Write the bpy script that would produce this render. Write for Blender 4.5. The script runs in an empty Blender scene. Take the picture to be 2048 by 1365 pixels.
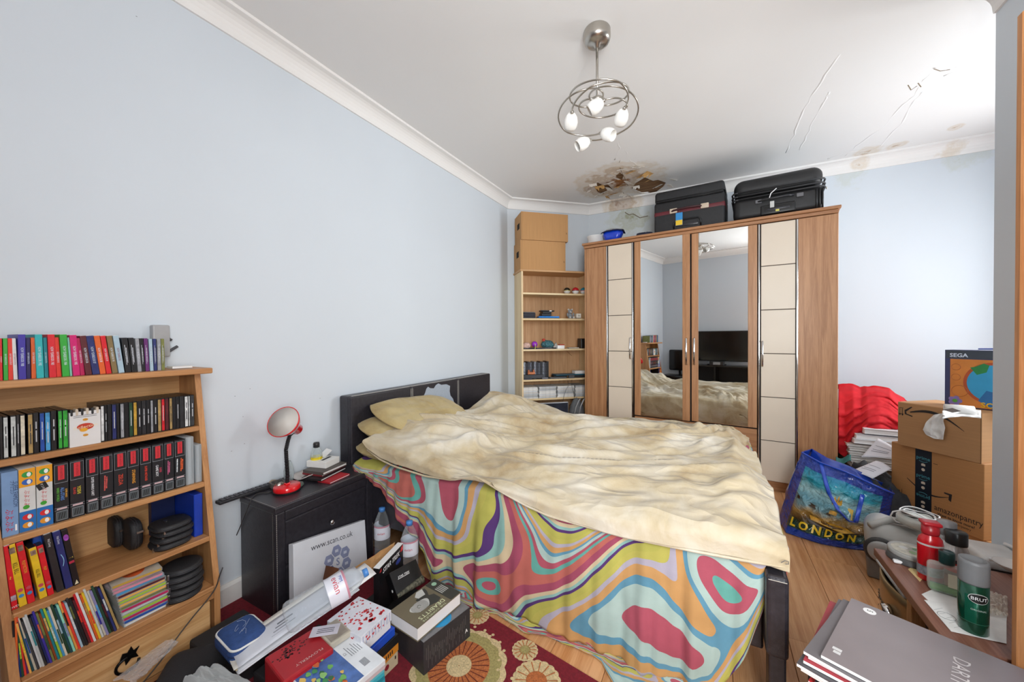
import bpy, bmesh, math, random
from mathutils import Vector, Matrix, noise
from mathutils.geometry import tessellate_polygon
random.seed(7)
V = Vector
SC = bpy.context.scene
COL = SC.collection

# ------------------------------------------------------------------ camera, world, lights, exposure
F_PX, CAM_H = 745.0, 1.25
YAW, PITCH, ROLL = (math.radians(a) for a in (28.11, .65, -.35))
cam_rot = Matrix.Rotation(YAW, 3, 'Z') @ Matrix.Rotation(math.pi/2 - PITCH, 3, 'X') @ Matrix.Rotation(ROLL, 3, 'Z')
cam_d = bpy.data.cameras.new('camera'); cam_d.sensor_width = 36; cam_d.lens = F_PX/2048*36
cam_d.clip_start = .02; cam_d.clip_end = 60
cam = bpy.data.objects.new('camera', cam_d); COL.objects.link(cam)
cam.matrix_world = Matrix.Translation((0, 0, CAM_H)) @ cam_rot.to_4x4()
SC.camera = cam
SC.view_settings.view_transform = 'Standard'; SC.view_settings.look = 'None'
SC.view_settings.gamma = 1; SC.view_settings.use_curve_mapping = False
SC.view_settings.exposure = 0.52
wd = bpy.data.worlds.new('sky'); SC.world = wd; wd.use_nodes = True
wn = wd.node_tree.nodes; bg = wn['Background']; bg.inputs[0].default_value = (.80, .90, 1, 1); bg.inputs[1].default_value = 1.2

def area(name, loc, aim, sx, sy, power, col):
    l = bpy.data.lights.new(name, 'AREA'); l.shape = 'RECTANGLE'; l.size = sx; l.size_y = sy; l.energy = power; l.color = col
    o = bpy.data.objects.new(name, l); COL.objects.link(o); o.location = loc
    o.rotation_euler = (V(aim) - V(loc)).to_track_quat('-Z', 'Y').to_euler(); return o
area('window_daylight_alcove', (2.46, 3.20, 1.58), (-1.9, 1.6, 1.45), 1.15, 1.45, 50, (1, .985, .97))
area('window_daylight_rear', (.56, -.60, 1.60), (-1.3, 2.0, 1.45), .95, 1.45, 88, (1, .99, .975))  # added lamp behind the viewer, brightens the table, bed front and left wall

# ------------------------------------------------------------------ helpers
def ray(u, v): return cam_rot @ V(((u-1024)/F_PX, (682.5-v)/F_PX, -1))
def P(u, v, x=None, y=None, z=None):
    """the point of the room seen at (u, v) that lies on the plane x=, y= or z="""
    d = ray(u, v)
    t = x/d.x if x is not None else y/d.y if y is not None else (z-CAM_H)/d.z
    return V((0, 0, CAM_H)) + d*t
def PP(u, v, p, n):
    d = ray(u, v); o = V((0, 0, CAM_H)); return o + d*((V(p)-o).dot(n)/d.dot(n))
def lin(c):
    if isinstance(c, str): c = [int(c[i:i+2], 16)/255 for i in (0, 2, 4)]
    return tuple(x/12.92 if x <= .04045 else ((x+.055)/1.055)**2.4 for x in c) + (1,)
MATS = {}
def base(name):
    m = bpy.data.materials.new(name); m.use_nodes = True; nt = m.node_tree
    return m, nt, nt.nodes['Principled BSDF']
def nd(nt, t, **k):
    n = nt.nodes.new(t)
    for a, b in k.items():
        if a in n.inputs: n.inputs[a].default_value = b
        else: setattr(n, a, b)
    return n
def M(col, rough=.55, metal=0, var=.10, scale=14, bump=0, bscale=120, name=None, coat=0, sub=0, spec=.5, stretch=None, aniso=0):
    key = name or f'{col}_{rough}_{metal}_{var}_{scale}_{bump}_{bscale}_{coat}_{spec}_{stretch}'
    if key in MATS: return MATS[key]
    m, nt, b = base('mat_'+str(key)); L = nt.links.new
    tc = nd(nt, 'ShaderNodeTexCoord'); mp = nd(nt, 'ShaderNodeMapping'); L(tc.outputs['Object'], mp.inputs[0])
    if stretch: mp.inputs['Scale'].default_value = stretch
    n = nd(nt, 'ShaderNodeTexNoise', Scale=scale, Detail=4.0); L(mp.outputs[0], n.inputs['Vector'])
    c = lin(col); r = nd(nt, 'ShaderNodeValToRGB'); L(n.outputs['Fac'], r.inputs[0])
    r.color_ramp.elements[0].position = .3; r.color_ramp.elements[1].position = .7
    r.color_ramp.elements[0].color = tuple(max(0, x*(1-var)) for x in c[:3])+(1,)
    r.color_ramp.elements[1].color = tuple(min(1, x*(1+var)) for x in c[:3])+(1,)
    L(r.outputs[0], b.inputs['Base Color'])
    b.inputs['Roughness'].default_value = rough; b.inputs['Metallic'].default_value = metal
    b.inputs['Coat Weight'].default_value = coat; b.inputs['Specular IOR Level'].default_value = spec
    if bump:
        n2 = nd(nt, 'ShaderNodeTexNoise', Scale=bscale, Detail=3.0); L(mp.outputs[0], n2.inputs['Vector'])
        bp = nd(nt, 'ShaderNodeBump', Strength=min(1, bump), Distance=.004); L(n2.outputs['Fac'], bp.inputs['Height']); L(bp.outputs[0], b.inputs['Normal'])
    MATS[key] = m; return m
def WOOD(c1, c2, axis='Z', scale=9, rough=.5, name=None, rnd=0):
    key = name or f'wood{c1}{c2}{axis}{scale}'
    if key in MATS: return MATS[key]
    m, nt, b = base('mat_'+key); L = nt.links.new
    tc = nd(nt, 'ShaderNodeTexCoord'); mp = nd(nt, 'ShaderNodeMapping'); L(tc.outputs['Object'], mp.inputs[0])
    mp.inputs['Scale'].default_value = {'X': (.4, 10, 10), 'Y': (10, .4, 10), 'Z': (10, 10, .4)}[axis]
    vec = mp.outputs[0]
    if rnd:
        oi = nd(nt, 'ShaderNodeObjectInfo'); va = nd(nt, 'ShaderNodeVectorMath', operation='ADD'); sc = nd(nt, 'ShaderNodeMath', operation='MULTIPLY'); sc.inputs[1].default_value = 37
        L(oi.outputs['Random'], sc.inputs[0]); L(mp.outputs[0], va.inputs[0]); L(sc.outputs[0], va.inputs[1]); vec = va.outputs[0]
    n = nd(nt, 'ShaderNodeTexNoise', Scale=scale*.35, Detail=6.0, Roughness=.62, Distortion=.6); L(vec, n.inputs['Vector'])
    n3 = nd(nt, 'ShaderNodeTexNoise', Scale=scale*3, Detail=2.0); L(vec, n3.inputs['Vector'])
    ad = nd(nt, 'ShaderNodeMath', operation='MULTIPLY_ADD'); ad.inputs[1].default_value = .35; L(n3.outputs['Fac'], ad.inputs[0]); L(n.outputs['Fac'], ad.inputs[2])
    r = nd(nt, 'ShaderNodeValToRGB'); L(ad.outputs[0], r.inputs[0])
    r.color_ramp.elements[0].position = .52; r.color_ramp.elements[1].position = .82
    r.color_ramp.elements[0].color = lin(c1); r.color_ramp.elements[1].color = lin(c2)
    out = r.outputs[0]
    if rnd:
        hs = nd(nt, 'ShaderNodeHueSaturation'); mr = nd(nt, 'ShaderNodeMapRange'); mr.inputs[3].default_value = 1-rnd; mr.inputs[4].default_value = 1+rnd
        L(oi.outputs['Random'], mr.inputs[0]); L(mr.outputs[0], hs.inputs['Value']); L(out, hs.inputs['Color']); out = hs.outputs[0]
    L(out, b.inputs['Base Color']); b.inputs['Roughness'].default_value = rough
    bp = nd(nt, 'ShaderNodeBump', Strength=.15, Distance=.002); L(n3.outputs['Fac'], bp.inputs['Height']); L(bp.outputs[0], b.inputs['Normal'])
    MATS[key] = m; return m
def GLASS(col='f4fbff', alpha=.12, rough=.05, name=None, edge=.75):
    """thin clear plastic or glass: mostly transparent, with a glossy skin that grows at grazing angles"""
    key = name or f'glass{col}{alpha}{rough}'
    if key in MATS: return MATS[key]
    m, nt, b = base('mat_'+key); L = nt.links.new
    b.inputs['Base Color'].default_value = lin(col); b.inputs['Roughness'].default_value = rough
    tr = nd(nt, 'ShaderNodeBsdfTransparent'); tr.inputs[0].default_value = tuple(.6+.4*x for x in lin(col)[:3])+(1,)
    mx = nd(nt, 'ShaderNodeMixShader'); lw = nd(nt, 'ShaderNodeLayerWeight', Blend=.35)
    mr = nd(nt, 'ShaderNodeMapRange'); mr.inputs[3].default_value = alpha; mr.inputs[4].default_value = edge
    L(lw.outputs['Facing'], mr.inputs[0]); L(mr.outputs[0], mx.inputs[0]); L(tr.outputs[0], mx.inputs[1]); L(b.outputs[0], mx.inputs[2])
    L(mx.outputs[0], nt.nodes['Material Output'].inputs[0]); MATS[key] = m; return m
def PM(o):
    m = Matrix.LocRotScale(o.location, o.rotation_euler, o.scale)
    return PM(o.parent) @ m if o.parent else m
def tag(o, label=None, cat=None, group=None, kind=None):
    for k, v in (('label', label), ('category', cat), ('group', group), ('kind', kind)):
        if v: o[k] = v
    return o
def thing(name, label, cat, loc=(0, 0, 0), rz=0, group=None, kind=None, rot=None):
    o = bpy.data.objects.new(name, None); o.empty_display_size = .05; COL.objects.link(o); o.location = loc
    o.rotation_euler = rot if rot else (0, 0, rz); return tag(o, label, cat, group, kind)
def frame_rot(x, y):
    """euler of a frame whose local X runs along x and whose local Y lies towards y"""
    x = V(x).normalized(); z = x.cross(V(y)).normalized(); y = z.cross(x)
    return Matrix((x, y, z)).transposed().to_euler()
class MB:
    def __init__(s): s.v = []; s.f = []; s.mi = []; s.uv = {}
    def add(s, vs, fs, mi=0):
        b = len(s.v); s.v += [V(p) for p in vs]; s.f += [tuple(b+i for i in f) for f in fs]; s.mi += [mi]*len(fs); return b
    def box(s, a, b, mi=0):
        (x0, y0, z0), (x1, y1, z1) = a, b
        s.add([(x0,y0,z0),(x1,y0,z0),(x1,y1,z0),(x0,y1,z0),(x0,y0,z1),(x1,y0,z1),(x1,y1,z1),(x0,y1,z1)],
              [(0,3,2,1),(4,5,6,7),(0,1,5,4),(1,2,6,5),(2,3,7,6),(3,0,4,7)], mi); return s
    def quad(s, *p, mi=0): s.add(p, [tuple(range(len(p)))], mi); return s
    def rbox(s, a, b, r=.005, seg=2, mi=0):
        bm = bmesh.new(); a = V(a); b = V(b); bmesh.ops.create_cube(bm, size=1)
        for v in bm.verts: v.co = V(((a.x+b.x)/2+v.co.x*(b.x-a.x), (a.y+b.y)/2+v.co.y*(b.y-a.y), (a.z+b.z)/2+v.co.z*(b.z-a.z)))
        r = min(r, .49*min(abs(b-a) if False else [abs(b[i]-a[i]) for i in range(3)]))
        bmesh.ops.bevel(bm, geom=bm.edges[:], offset=r, segments=seg, affect='EDGES', profile=.5)
        bm.verts.index_update(); s.add([v.co.copy() for v in bm.verts], [tuple(v.index for v in f.verts) for f in bm.faces], mi); bm.free(); return s
    def prism(s, poly, d, mi=0):
        """poly: closed list of points, swept by the vector d"""
        n = len(poly); d = V(d); p = [V(q) for q in poly]
        s.add(p+[q+d for q in p], [tuple(reversed(range(n))), tuple(range(n, 2*n))]+[(i, (i+1) % n, (i+1) % n+n, i+n) for i in range(n)], mi); return s
    def tube(s, path, r, seg=8, mi=0, closed=False, cap=True):
        p = [V(q) for q in path]; n = len(p); rr = r if isinstance(r, (list, tuple)) else [r]*n; rings = []; up = V((0, 0, 1)); pv = None
        for i in range(n):
            t = (p[(i+1) % n]-p[i-1] if closed else p[min(i+1, n-1)]-p[max(i-1, 0)])
            t = t.normalized() if t.length > 1e-9 else V((0, 0, 1))
            if pv is None: a = t.cross(up if abs(t.z) < .95 else V((1, 0, 0))).normalized()
            else: a = (pv-t*pv.dot(t)); a = a.normalized() if a.length > 1e-6 else t.orthogonal().normalized()
            pv = a; c = t.cross(a); rings.append([p[i]+(a*math.cos(2*math.pi*k/seg)+c*math.sin(2*math.pi*k/seg))*rr[i] for k in range(seg)])
        vs = [q for g in rings for q in g]; fs = []
        for i in range(n if closed else n-1):
            j = (i+1) % n
            for k in range(seg): fs.append((i*seg+k, i*seg+(k+1) % seg, j*seg+(k+1) % seg, j*seg+k))
        if cap and not closed: fs += [tuple(reversed(range(seg))), tuple(range((n-1)*seg, n*seg))]
        s.add(vs, fs, mi); return s
    def lathe(s, prof, seg=24, c=(0, 0, 0), ax=(0, 0, 1), mi=0, sx=1, sy=1):
        """prof: (radius, height) pairs about the axis ax through c"""
        c = V(c); z = V(ax).normalized(); x = z.orthogonal().normalized() if abs(z.z) < .999 else V((1, 0, 0)); y = z.cross(x); vs = []; fs = []
        for r, h in prof: vs += [c+z*h+(x*math.cos(2*math.pi*k/seg)*sx+y*math.sin(2*math.pi*k/seg)*sy)*max(r, 1e-5) for k in range(seg)]
        for i in range(len(prof)-1):
            for k in range(seg): fs.append((i*seg+k, i*seg+(k+1) % seg, (i+1)*seg+(k+1) % seg, (i+1)*seg+k))
        if len(prof) == 2: s.add(vs, fs, mi); return s
        if prof[0][0] > 1e-4: fs.append(tuple(reversed(range(seg))))
        if prof[-1][0] > 1e-4: fs.append(tuple(range((len(prof)-1)*seg, len(prof)*seg)))
        s.add(vs, fs, mi); return s
    def grid(s, fn, nu, nv, mi=0):
        """fn(u, v) with u, v in 0..1; the mesh gets the same u, v as its UV map"""
        b = len(s.v)
        for j in range(nv+1):
            for i in range(nu+1): s.uv[len(s.v)] = (i/nu, j/nv); s.v.append(V(fn(i/nu, j/nv)))
        for j in range(nv):
            for i in range(nu): a = b+j*(nu+1)+i; s.f.append((a, a+1, a+nu+2, a+nu+1)); s.mi.append(mi)
        return s
    def build(s, name, mat, parent=None, world=False, smooth=False, solid=0, sub=0, offset=0, bevel=0):
        me = bpy.data.meshes.new(name); vs = s.v
        if world and parent: im = PM(parent).inverted(); vs = [im @ p for p in vs]
        me.from_pydata([tuple(p) for p in vs], [], s.f); ms = mat if isinstance(mat, (list, tuple)) else [mat]
        for m in ms: me.materials.append(m)
        if len(ms) > 1:
            for p, i in zip(me.polygons, s.mi): p.material_index = i
        if s.uv:
            ul = me.uv_layers.new(name='UVMap')
            for l in me.loops: ul.data[l.index].uv = s.uv.get(l.vertex_index, (0, 0))
        if smooth:
            for p in me.polygons: p.use_smooth = True
        me.update(); o = bpy.data.objects.new(name, me); COL.objects.link(o)
        if parent: o.parent = parent
        if bevel: b = o.modifiers.new('edge', 'BEVEL'); b.width = bevel; b.segments = 2; b.limit_method = 'ANGLE'
        if solid: m = o.modifiers.new('thickness', 'SOLIDIFY'); m.thickness = solid; m.offset = offset
        if sub: m = o.modifiers.new('smoothing', 'SUBSURF'); m.levels = sub; m.render_levels = sub
        return o
    def solo(s, name, mat, label, cat, loc=None, group=None, kind=None, **k):
        """a thing that is one mesh; its vertices are in room coordinates, its origin is put at the middle of its base"""
        lo = [min(p[i] for p in s.v) for i in range(3)]; hi = [max(p[i] for p in s.v) for i in range(3)]
        c = V(loc) if loc is not None else V(((lo[0]+hi[0])/2, (lo[1]+hi[1])/2, lo[2]))
        s.v = [p-c for p in s.v]; o = s.build(name, mat, **k); o.location = c; return tag(o, label, cat, group, kind)
def xf(mb, m):
    mb.v = [m @ p for p in mb.v]; return mb
def text(parent, s, size, o, x, y, mat, name='lettering', align='CENTER', lift=.0006, sx=1.0, shear=0, bold=0):
    """flat lettering lying on the plane of x and y through o (the parent's own coordinates)"""
    cu = bpy.data.curves.new(name, 'FONT'); cu.body = s; cu.size = size; cu.align_x = align; cu.align_y = 'CENTER'; cu.resolution_u = 2; cu.shear = shear; cu.offset = bold
    t = bpy.data.objects.new(name, cu); me = bpy.data.meshes.new_from_object(t); bpy.data.objects.remove(t); bpy.data.curves.remove(cu)
    x = V(x).normalized(); y = V(y); y = (y-x*y.dot(x)).normalized(); n = x.cross(y); o = V(o)
    for v in me.vertices: v.co = o+x*v.co.x*sx+y*v.co.y+n*lift
    me.name = name; me.materials.clear(); me.materials.append(mat); ob = bpy.data.objects.new(name, me); COL.objects.link(ob); ob.parent = parent; return ob
def copy_tree(o, parent=None):
    c = o.copy(); COL.objects.link(c); c.parent = parent
    for ch in [q for q in list(bpy.data.objects) if q.parent == o]: copy_tree(ch, c)
    return c
def fbm(p, o=4): return noise.fractal(p, 1.0, 2.0, o)
ORD = ['', 'first', 'second', 'third', 'fourth', 'fifth', 'sixth', 'seventh', 'eighth', 'ninth', 'tenth', 'eleventh', 'twelfth', 'thirteenth', 'fourteenth', 'fifteenth', 'sixteenth', 'seventeenth', 'eighteenth', 'nineteenth']
def ordinal(n):
    if n < 20: return ORD[n]
    t = {2: 'twent', 3: 'thirt', 4: 'fort', 5: 'fift'}[n//10]
    return t+'ieth' if n % 10 == 0 else t+'y-'+ORD[n % 10]
def lerp(a, b, t): return a+(b-a)*t
def smooth01(t): t = max(0, min(1, t)); return t*t*(3-2*t)
def poly_at(pts, t):
    """piecewise-linear lookup in sorted (t, value) pairs"""
    if t <= pts[0][0]: return pts[0][1]
    for (a, va), (b, vb) in zip(pts, pts[1:]):
        if t <= b: return va+(vb-va)*(t-a)/(b-a)
    return pts[-1][1]
def box3(A, B, C, zt, h):
    """a box whose top has the corner A and runs to B and towards C (points of the picture, seen at the height zt): base corner, z-turn, width, depth, height"""
    a, b, c = P(*A, z=zt), P(*B, z=zt), P(*C, z=zt); x = (b-a); w = x.length; x.normalize(); y = V((-x.y, x.x, 0)); d = (c-a).dot(y)
    if d < 0: a, x, y = b, -x, -y; d = -d if False else (c-a).dot(y)
    return V((a.x, a.y, zt-h)), math.atan2(x.y, x.x), w, d, h

BLACK = M('17171a', .5); WHITE = M('eeeeec', .5, var=.03); CHROME = M('d8d8d8', .12, 1, var=.02); STEEL = M('b9b4ac', .28, 1, var=.05)
INK = M('1b1b1f', .6, var=.02); PAPER = M('ecebea', .7, var=.03, scale=5); CARD = M('c69a63', .8, var=.06, scale=3, bump=.08, stretch=(1, 1, 30))

# ------------------------------------------------------------------ the room
ZC = 2.78                                                            # ceiling height
XL, YB, XR, YR, XA, YF = -2.0, 4.31, 1.118, 2.494, 2.30, -.42         # wall planes: left, back, right, return of the right wall, alcove, behind the viewer
CA, CB = V((-2.0, 3.65, 0)), V((-1.27, 4.31, 0))                      # the canted corner wall
def stain_mat(name, col, spots, rough=.7, bump=.12, bscale=35, dark='8a5a2c', mid='cdb48c', streak=None):
    """a painted surface with water stains: spots = (centre, radius, strength)"""
    m, nt, b = base(name); L = nt.links.new
    tc = nd(nt, 'ShaderNodeTexCoord'); n = nd(nt, 'ShaderNodeTexNoise', Scale=6.0, Detail=8.0, Roughness=.65); L(tc.outputs['Object'], n.inputs['Vector'])
    n0 = nd(nt, 'ShaderNodeTexNoise', Scale=1.3, Detail=3.0); L(tc.outputs['Object'], n0.inputs['Vector'])
    r0 = nd(nt, 'ShaderNodeValToRGB'); c = lin(col); L(n0.outputs['Fac'], r0.inputs[0])
    r0.color_ramp.elements[0].color = tuple(x*.96 for x in c[:3])+(1,); r0.color_ramp.elements[1].color = tuple(min(1, x*1.03) for x in c[:3])+(1,)
    out = r0.outputs[0]; tot = None
    for cc, rad, st in spots:
        d = nd(nt, 'ShaderNodeVectorMath', operation='DISTANCE'); L(tc.outputs['Object'], d.inputs[0]); d.inputs[1].default_value = cc
        mr = nd(nt, 'ShaderNodeMapRange'); L(d.outputs['Value'], mr.inputs[0]); mr.inputs[1].default_value = 0; mr.inputs[2].default_value = rad; mr.inputs[3].default_value = st; mr.inputs[4].default_value = 0
        if tot is None: tot = mr.outputs[0]
        else:
            mx = nd(nt, 'ShaderNodeMath', operation='MAXIMUM'); L(tot, mx.inputs[0]); L(mr.outputs[0], mx.inputs[1]); tot = mx.outputs[0]
    if tot is not None:
        ml = nd(nt, 'ShaderNodeMath', operation='MULTIPLY'); L(tot, ml.inputs[0]); L(n.outputs['Fac'], ml.inputs[1])
        r = nd(nt, 'ShaderNodeValToRGB'); L(ml.outputs[0], r.inputs[0]); e = r.color_ramp.elements
        e[0].position = .20; e[0].color = (0, 0, 0, 1); e[1].position = .27; e[1].color = (.4,)*3+(1,)
        for p, q in ((.33, .22), (.40, .75), (.47, .45), (.60, 1)): x = e.new(p); x.color = (q, q, q, 1)
        rc = nd(nt, 'ShaderNodeValToRGB'); L(ml.outputs[0], rc.inputs[0]); rc.color_ramp.elements[0].position = .28; rc.color_ramp.elements[0].color = lin(mid); rc.color_ramp.elements[1].position = .6; rc.color_ramp.elements[1].color = lin(dark)
        mx = nd(nt, 'ShaderNodeMix', data_type='RGBA'); L(r.outputs[0], mx.inputs['Factor']); L(out, mx.inputs[6]); L(rc.outputs[0], mx.inputs[7]); out = mx.outputs[2]
    L(out, b.inputs['Base Color']); b.inputs['Roughness'].default_value = rough
    n2 = nd(nt, 'ShaderNodeTexNoise', Scale=bscale, Detail=4.0); L(tc.outputs['Object'], n2.inputs['Vector'])
    bp = nd(nt, 'ShaderNodeBump', Strength=bump, Distance=.004); L(n2.outputs['Fac'], bp.inputs['Height']); L(bp.outputs[0], b.inputs['Normal'])
    return m
hole_c = P(1240, 362, z=ZC); gut_c = P(1735, 303, z=ZC)
WALLC = 'd4dce4'
wall_mat = stain_mat('wall_paint', WALLC, [], rough=.55, bump=.05)
wall_back_mat = stain_mat('wall_paint_damp', WALLC, [((P(1262, 440, y=YB)), .46, 1.05), (P(1700, 350, y=YB), .30, .75), (P(1930, 310, y=YB), .30, .75)], rough=.55, bump=.05, dark='9a9a78', mid='c3c8b8')
ceil_mat = stain_mat('ceiling_paint', 'ecebea', [(hole_c, .66, 1.22), (P(1200, 378, z=ZC), .40, 1.15), (P(1290, 372, z=ZC), .34, 1.1), (gut_c, .22, .82), (P(1790, 292, z=ZC), .16, .8), (P(1910, 255, z=ZC), .12, .72)], rough=.75, bump=.06)
trim_mat = stain_mat('cornice_paint', 'efedeb', [(P(1245, 408, y=YB), .34, 1.15), (P(1900, 300, y=YB-.02), .24, .62), (P(1720, 330, y=YB-.02), .20, .62)], rough=.6, bump=.03)
def struct(o): return tag(o, kind='structure')
struct(MB().box((XL-.1, YF-.1, 0), (XL, CA.y+.08, ZC+.2)).build('wall_left', wall_mat))
dv = (CB-CA).normalized(); nv = V((dv.y, -dv.x, 0))
struct(MB().prism([CA-dv*.06, CB+dv*.06, CB+dv*.06-nv*.1, CA-dv*.06-nv*.1], (0, 0, ZC+.2)).build('wall_corner', wall_mat))
struct(MB().box((CB.x-.06, YB, 0), (XA+.1, YB+.1, ZC+.2)).build('wall_back', wall_back_mat))
def holed_wall(name, x0, x1, y0, y1, h):
    a, b, c, d = h; m = MB(); m.box((x0, y0, 0), (x1, a, ZC+.2)); m.box((x0, b, 0), (x1, y1, ZC+.2)); m.box((x0, a, 0), (x1, b, c)); m.box((x0, a, d), (x1, b, ZC+.2))
    return struct(m.build(name, wall_mat))
W1 = (2.62, 3.78, .85, 2.32); W2 = (.10, 1.02, .85, 2.32)  # the second opening, in the rear wall, is invented to let light in
holed_wall('wall_alcove', XA, XA+.1, YR-.1, YB, W1)
struct(MB().box((XR, YF-.1, 0), (XR+.1, YR, ZC+.2)).build('wall_right', wall_mat))
struct(MB().box((XR+.1, YR-.1, 0), (XA, YR, ZC+.2)).build('wall_return', wall_mat))
m = MB(); m.box((XL, YF-.1, 0), (W2[0], YF, ZC+.2)); m.box((W2[1], YF-.1, 0), (XR, YF, ZC+.2)); m.box((W2[0], YF-.1, 0), (W2[1], YF, W2[2])); m.box((W2[0], YF-.1, W2[3]), (W2[1], YF, ZC+.2)); struct(m.build('wall_front', wall_mat))
upvc = M('f2f2f0', .35, var=.02); pane_m = GLASS('f4fbff', .04, .02, name='window_pane')
for i, (org, ax_, out, h) in enumerate(((V((XA, 0, 0)), V((0, 1, 0)), V((1, 0, 0)), W1), (V((0, YF, 0)), V((1, 0, 0)), V((0, -1, 0)), W2))):
    a, b, c, d = h; mid = (a+b)/2; w = struct(thing(f'window_{i+1}', None, None, org+ax_*mid+out*.05+V((0, 0, c))))
    def wbox(a0, a1, o0, o1, z0, z1, nm, mt):
        p, q = org+ax_*a0+out*o0, org+ax_*a1+out*o1; MB().box((min(p.x, q.x), min(p.y, q.y), z0), (max(p.x, q.x), max(p.y, q.y), z1)).build(nm, mt, w, world=True)
    for q in ((a, a+.05, c, d), (b-.05, b, c, d), (a+.05, b-.05, c, c+.05), (a+.05, b-.05, d-.05, d), (mid-.025, mid+.025, c+.05, d-.05)): wbox(q[0], q[1], .02, .07, q[2], q[3], 'window_frame', upvc)
    for q in ((a+.05, mid-.025), (mid+.025, b-.05)): wbox(q[0], q[1], .042, .048, c+.05, d-.05, 'pane', pane_m)
    wbox(a-.04, b+.04, -.06, .02, c-.03, c, 'window_sill', upvc)
# ceiling with the plaster fallen out in two places
def pxpoly(pts, z): return [P(u, v, z=z) for u, v in pts]
holes = [pxpoly([(1262, 378), (1272, 366), (1290, 355), (1306, 362), (1316, 360), (1333, 366), (1326, 376), (1306, 391), (1296, 386), (1284, 387)], ZC),
         pxpoly([(1190, 377), (1195, 365), (1206, 371), (1216, 369), (1226, 380), (1214, 383), (1206, 390), (1196, 387)], ZC),
         pxpoly([(1231, 352), (1240, 345), (1248, 352), (1243, 362), (1234, 361)], ZC)]
outer = [V((XL-.1, YF-.1, ZC)), V((XA+.1, YF-.1, ZC)), V((XA+.1, YB+.1, ZC)), V((XL-.1, YB+.1, ZC))]
tri = tessellate_polygon([outer]+holes); m = MB(); m.add(outer+[p for h in holes for p in h], [tuple(t) for t in tri])
for h in holes: k = len(h); m.add(h+[p+V((0, 0, .012)) for p in h], [(i, (i+1) % k, (i+1) % k+k, i+k) for i in range(k)])
ceiling = struct(m.build('ceiling', ceil_mat))
me = ceiling.data
for p in me.polygons:
    if abs(p.normal.z) > .9 and p.normal.z > 0: p.flip()
void_m = M('2a1c12', .95); lath_m = WOOD('6b4a30', '94704c', 'X', 8, .85)
for h in holes:
    lo = [min(p[i] for p in h) for i in (0, 1)]; hi = [max(p[i] for p in h) for i in (0, 1)]
    MB().box((lo[0]-.03, lo[1]-.03, ZC+.06), (hi[0]+.03, hi[1]+.03, ZC+.09)).build('void_backing', void_m, ceiling)
    y = lo[1]-.01
    while y < hi[1]+.02:
        MB().box((lo[0]-.03, y, ZC+.014), (hi[0]+.03, y+.026, ZC+.021)).build('lath', lath_m, ceiling); y += .034
MB().box((XL-.1, YF-.1, ZC+.2), (XA+.1, YB+.1, ZC+.24)).build('roof_slab', void_m, ceiling)  # unseen slab added over the ceiling to stop sky light leaking in
# curled flakes of paint round the holes
flk = M('efe9e0', .7, var=.08, scale=25); flk2 = M('c89d62', .8, var=.3, scale=30)
rg = random.Random(3)
for i, (u, v, s) in enumerate([(1198, 372, .05), (1214, 378, .05), (1222, 366, .045), (1240, 372, .05), (1252, 365, .05), (1205, 386, .06), (1228, 388, .05), (1250, 388, .05), (1262, 392, .045), (1285, 352, .05), (1318, 372, .05), (1336, 372, .05), (1296, 362, .03), (1185, 368, .04), (1244, 340, .05), (1262, 345, .05), (1345, 360, .04), (1275, 335, .06), (1300, 345, .05), (1232, 358, .04), (1180, 382, .03), (1212, 394, .04), (1272, 372, .035), (1222, 350, .04)]):
    c = P(u, v, z=ZC); a = rg.uniform(0, 6.28); cu = rg.uniform(.5, 1.0); k = 7; f = MB(); s *= 1.25
    ex = V((math.cos(a), math.sin(a), 0)); ey = V((-ex.y, ex.x, 0))
    jag = [rg.uniform(.5, 1.1) for _ in range(k+1)]
    f.grid(lambda q, w: c+ex*(q-.1)*s*jag[int(w*k)]+ey*(w-.5)*s*1.5+V((0, 0, -.001-cu*s*.55*max(0, q*jag[int(w*k)])**2)), 5, k)
    f.build('paint_flake', flk if i % 3 else flk2, ceiling, solid=.0008)
# ridges of old filler and lifted paint on the ceiling
for pts in ([(1572, 306), (1588, 270), (1602, 232), (1622, 195), (1650, 150), (1690, 95)], [(1600, 300), (1618, 262), (1634, 226), (1652, 196), (1662, 180)],
            [(1690, 312), (1722, 285), (1766, 256), (1800, 215), (1832, 190), (1842, 165), (1868, 140)], [(1712, 318), (1760, 292), (1800, 250), (1826, 205), (1850, 178)],
            [(1866, 136), (1895, 140), (1930, 130), (1985, 118)], [(1886, 152), (1930, 138), (1985, 126)], [(1655, 318), (1690, 306), (1735, 300), (1780, 290), (1840, 283)], [(1238, 325), (1250, 300), (1262, 322), (1280, 336)], [(1230, 320), (1240, 296), (1232, 280)]):
    pp = [P(u, v, z=ZC) for u, v in pts]; fine = []
    for a, b in zip(pp, pp[1:]):
        for k in range(4): fine.append(a.lerp(b, k/4)+V((rg.uniform(-.006, .006), rg.uniform(-.006, .006), .0105)))
    MB().tube(fine, [.0125*rg.uniform(.86, 1.05) for _ in fine], 12).build('plaster_ridge', ceil_mat, ceiling, smooth=True)
crack_m = M('7a6a55', .9)
for pts in ([(1240, 335), (1243, 344), (1249, 355), (1256, 372)], [(1246, 385), (1253, 395), (1262, 402)], [(1816, 170), (1822, 180), (1834, 172)], [(1836, 166), (1842, 174)], [(1868, 138), (1880, 142), (1900, 139)]):
    MB().tube([P(u, v, z=ZC) for u, v in pts], .0025, 4).build('crack', crack_m, ceiling)
MB().tube([P(u, v, y=YB-.001) for u, v in ((1250, 425), (1258, 430), (1266, 428), (1280, 436), (1296, 432))], .004, 4).build('crack', crack_m, ceiling)
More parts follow.
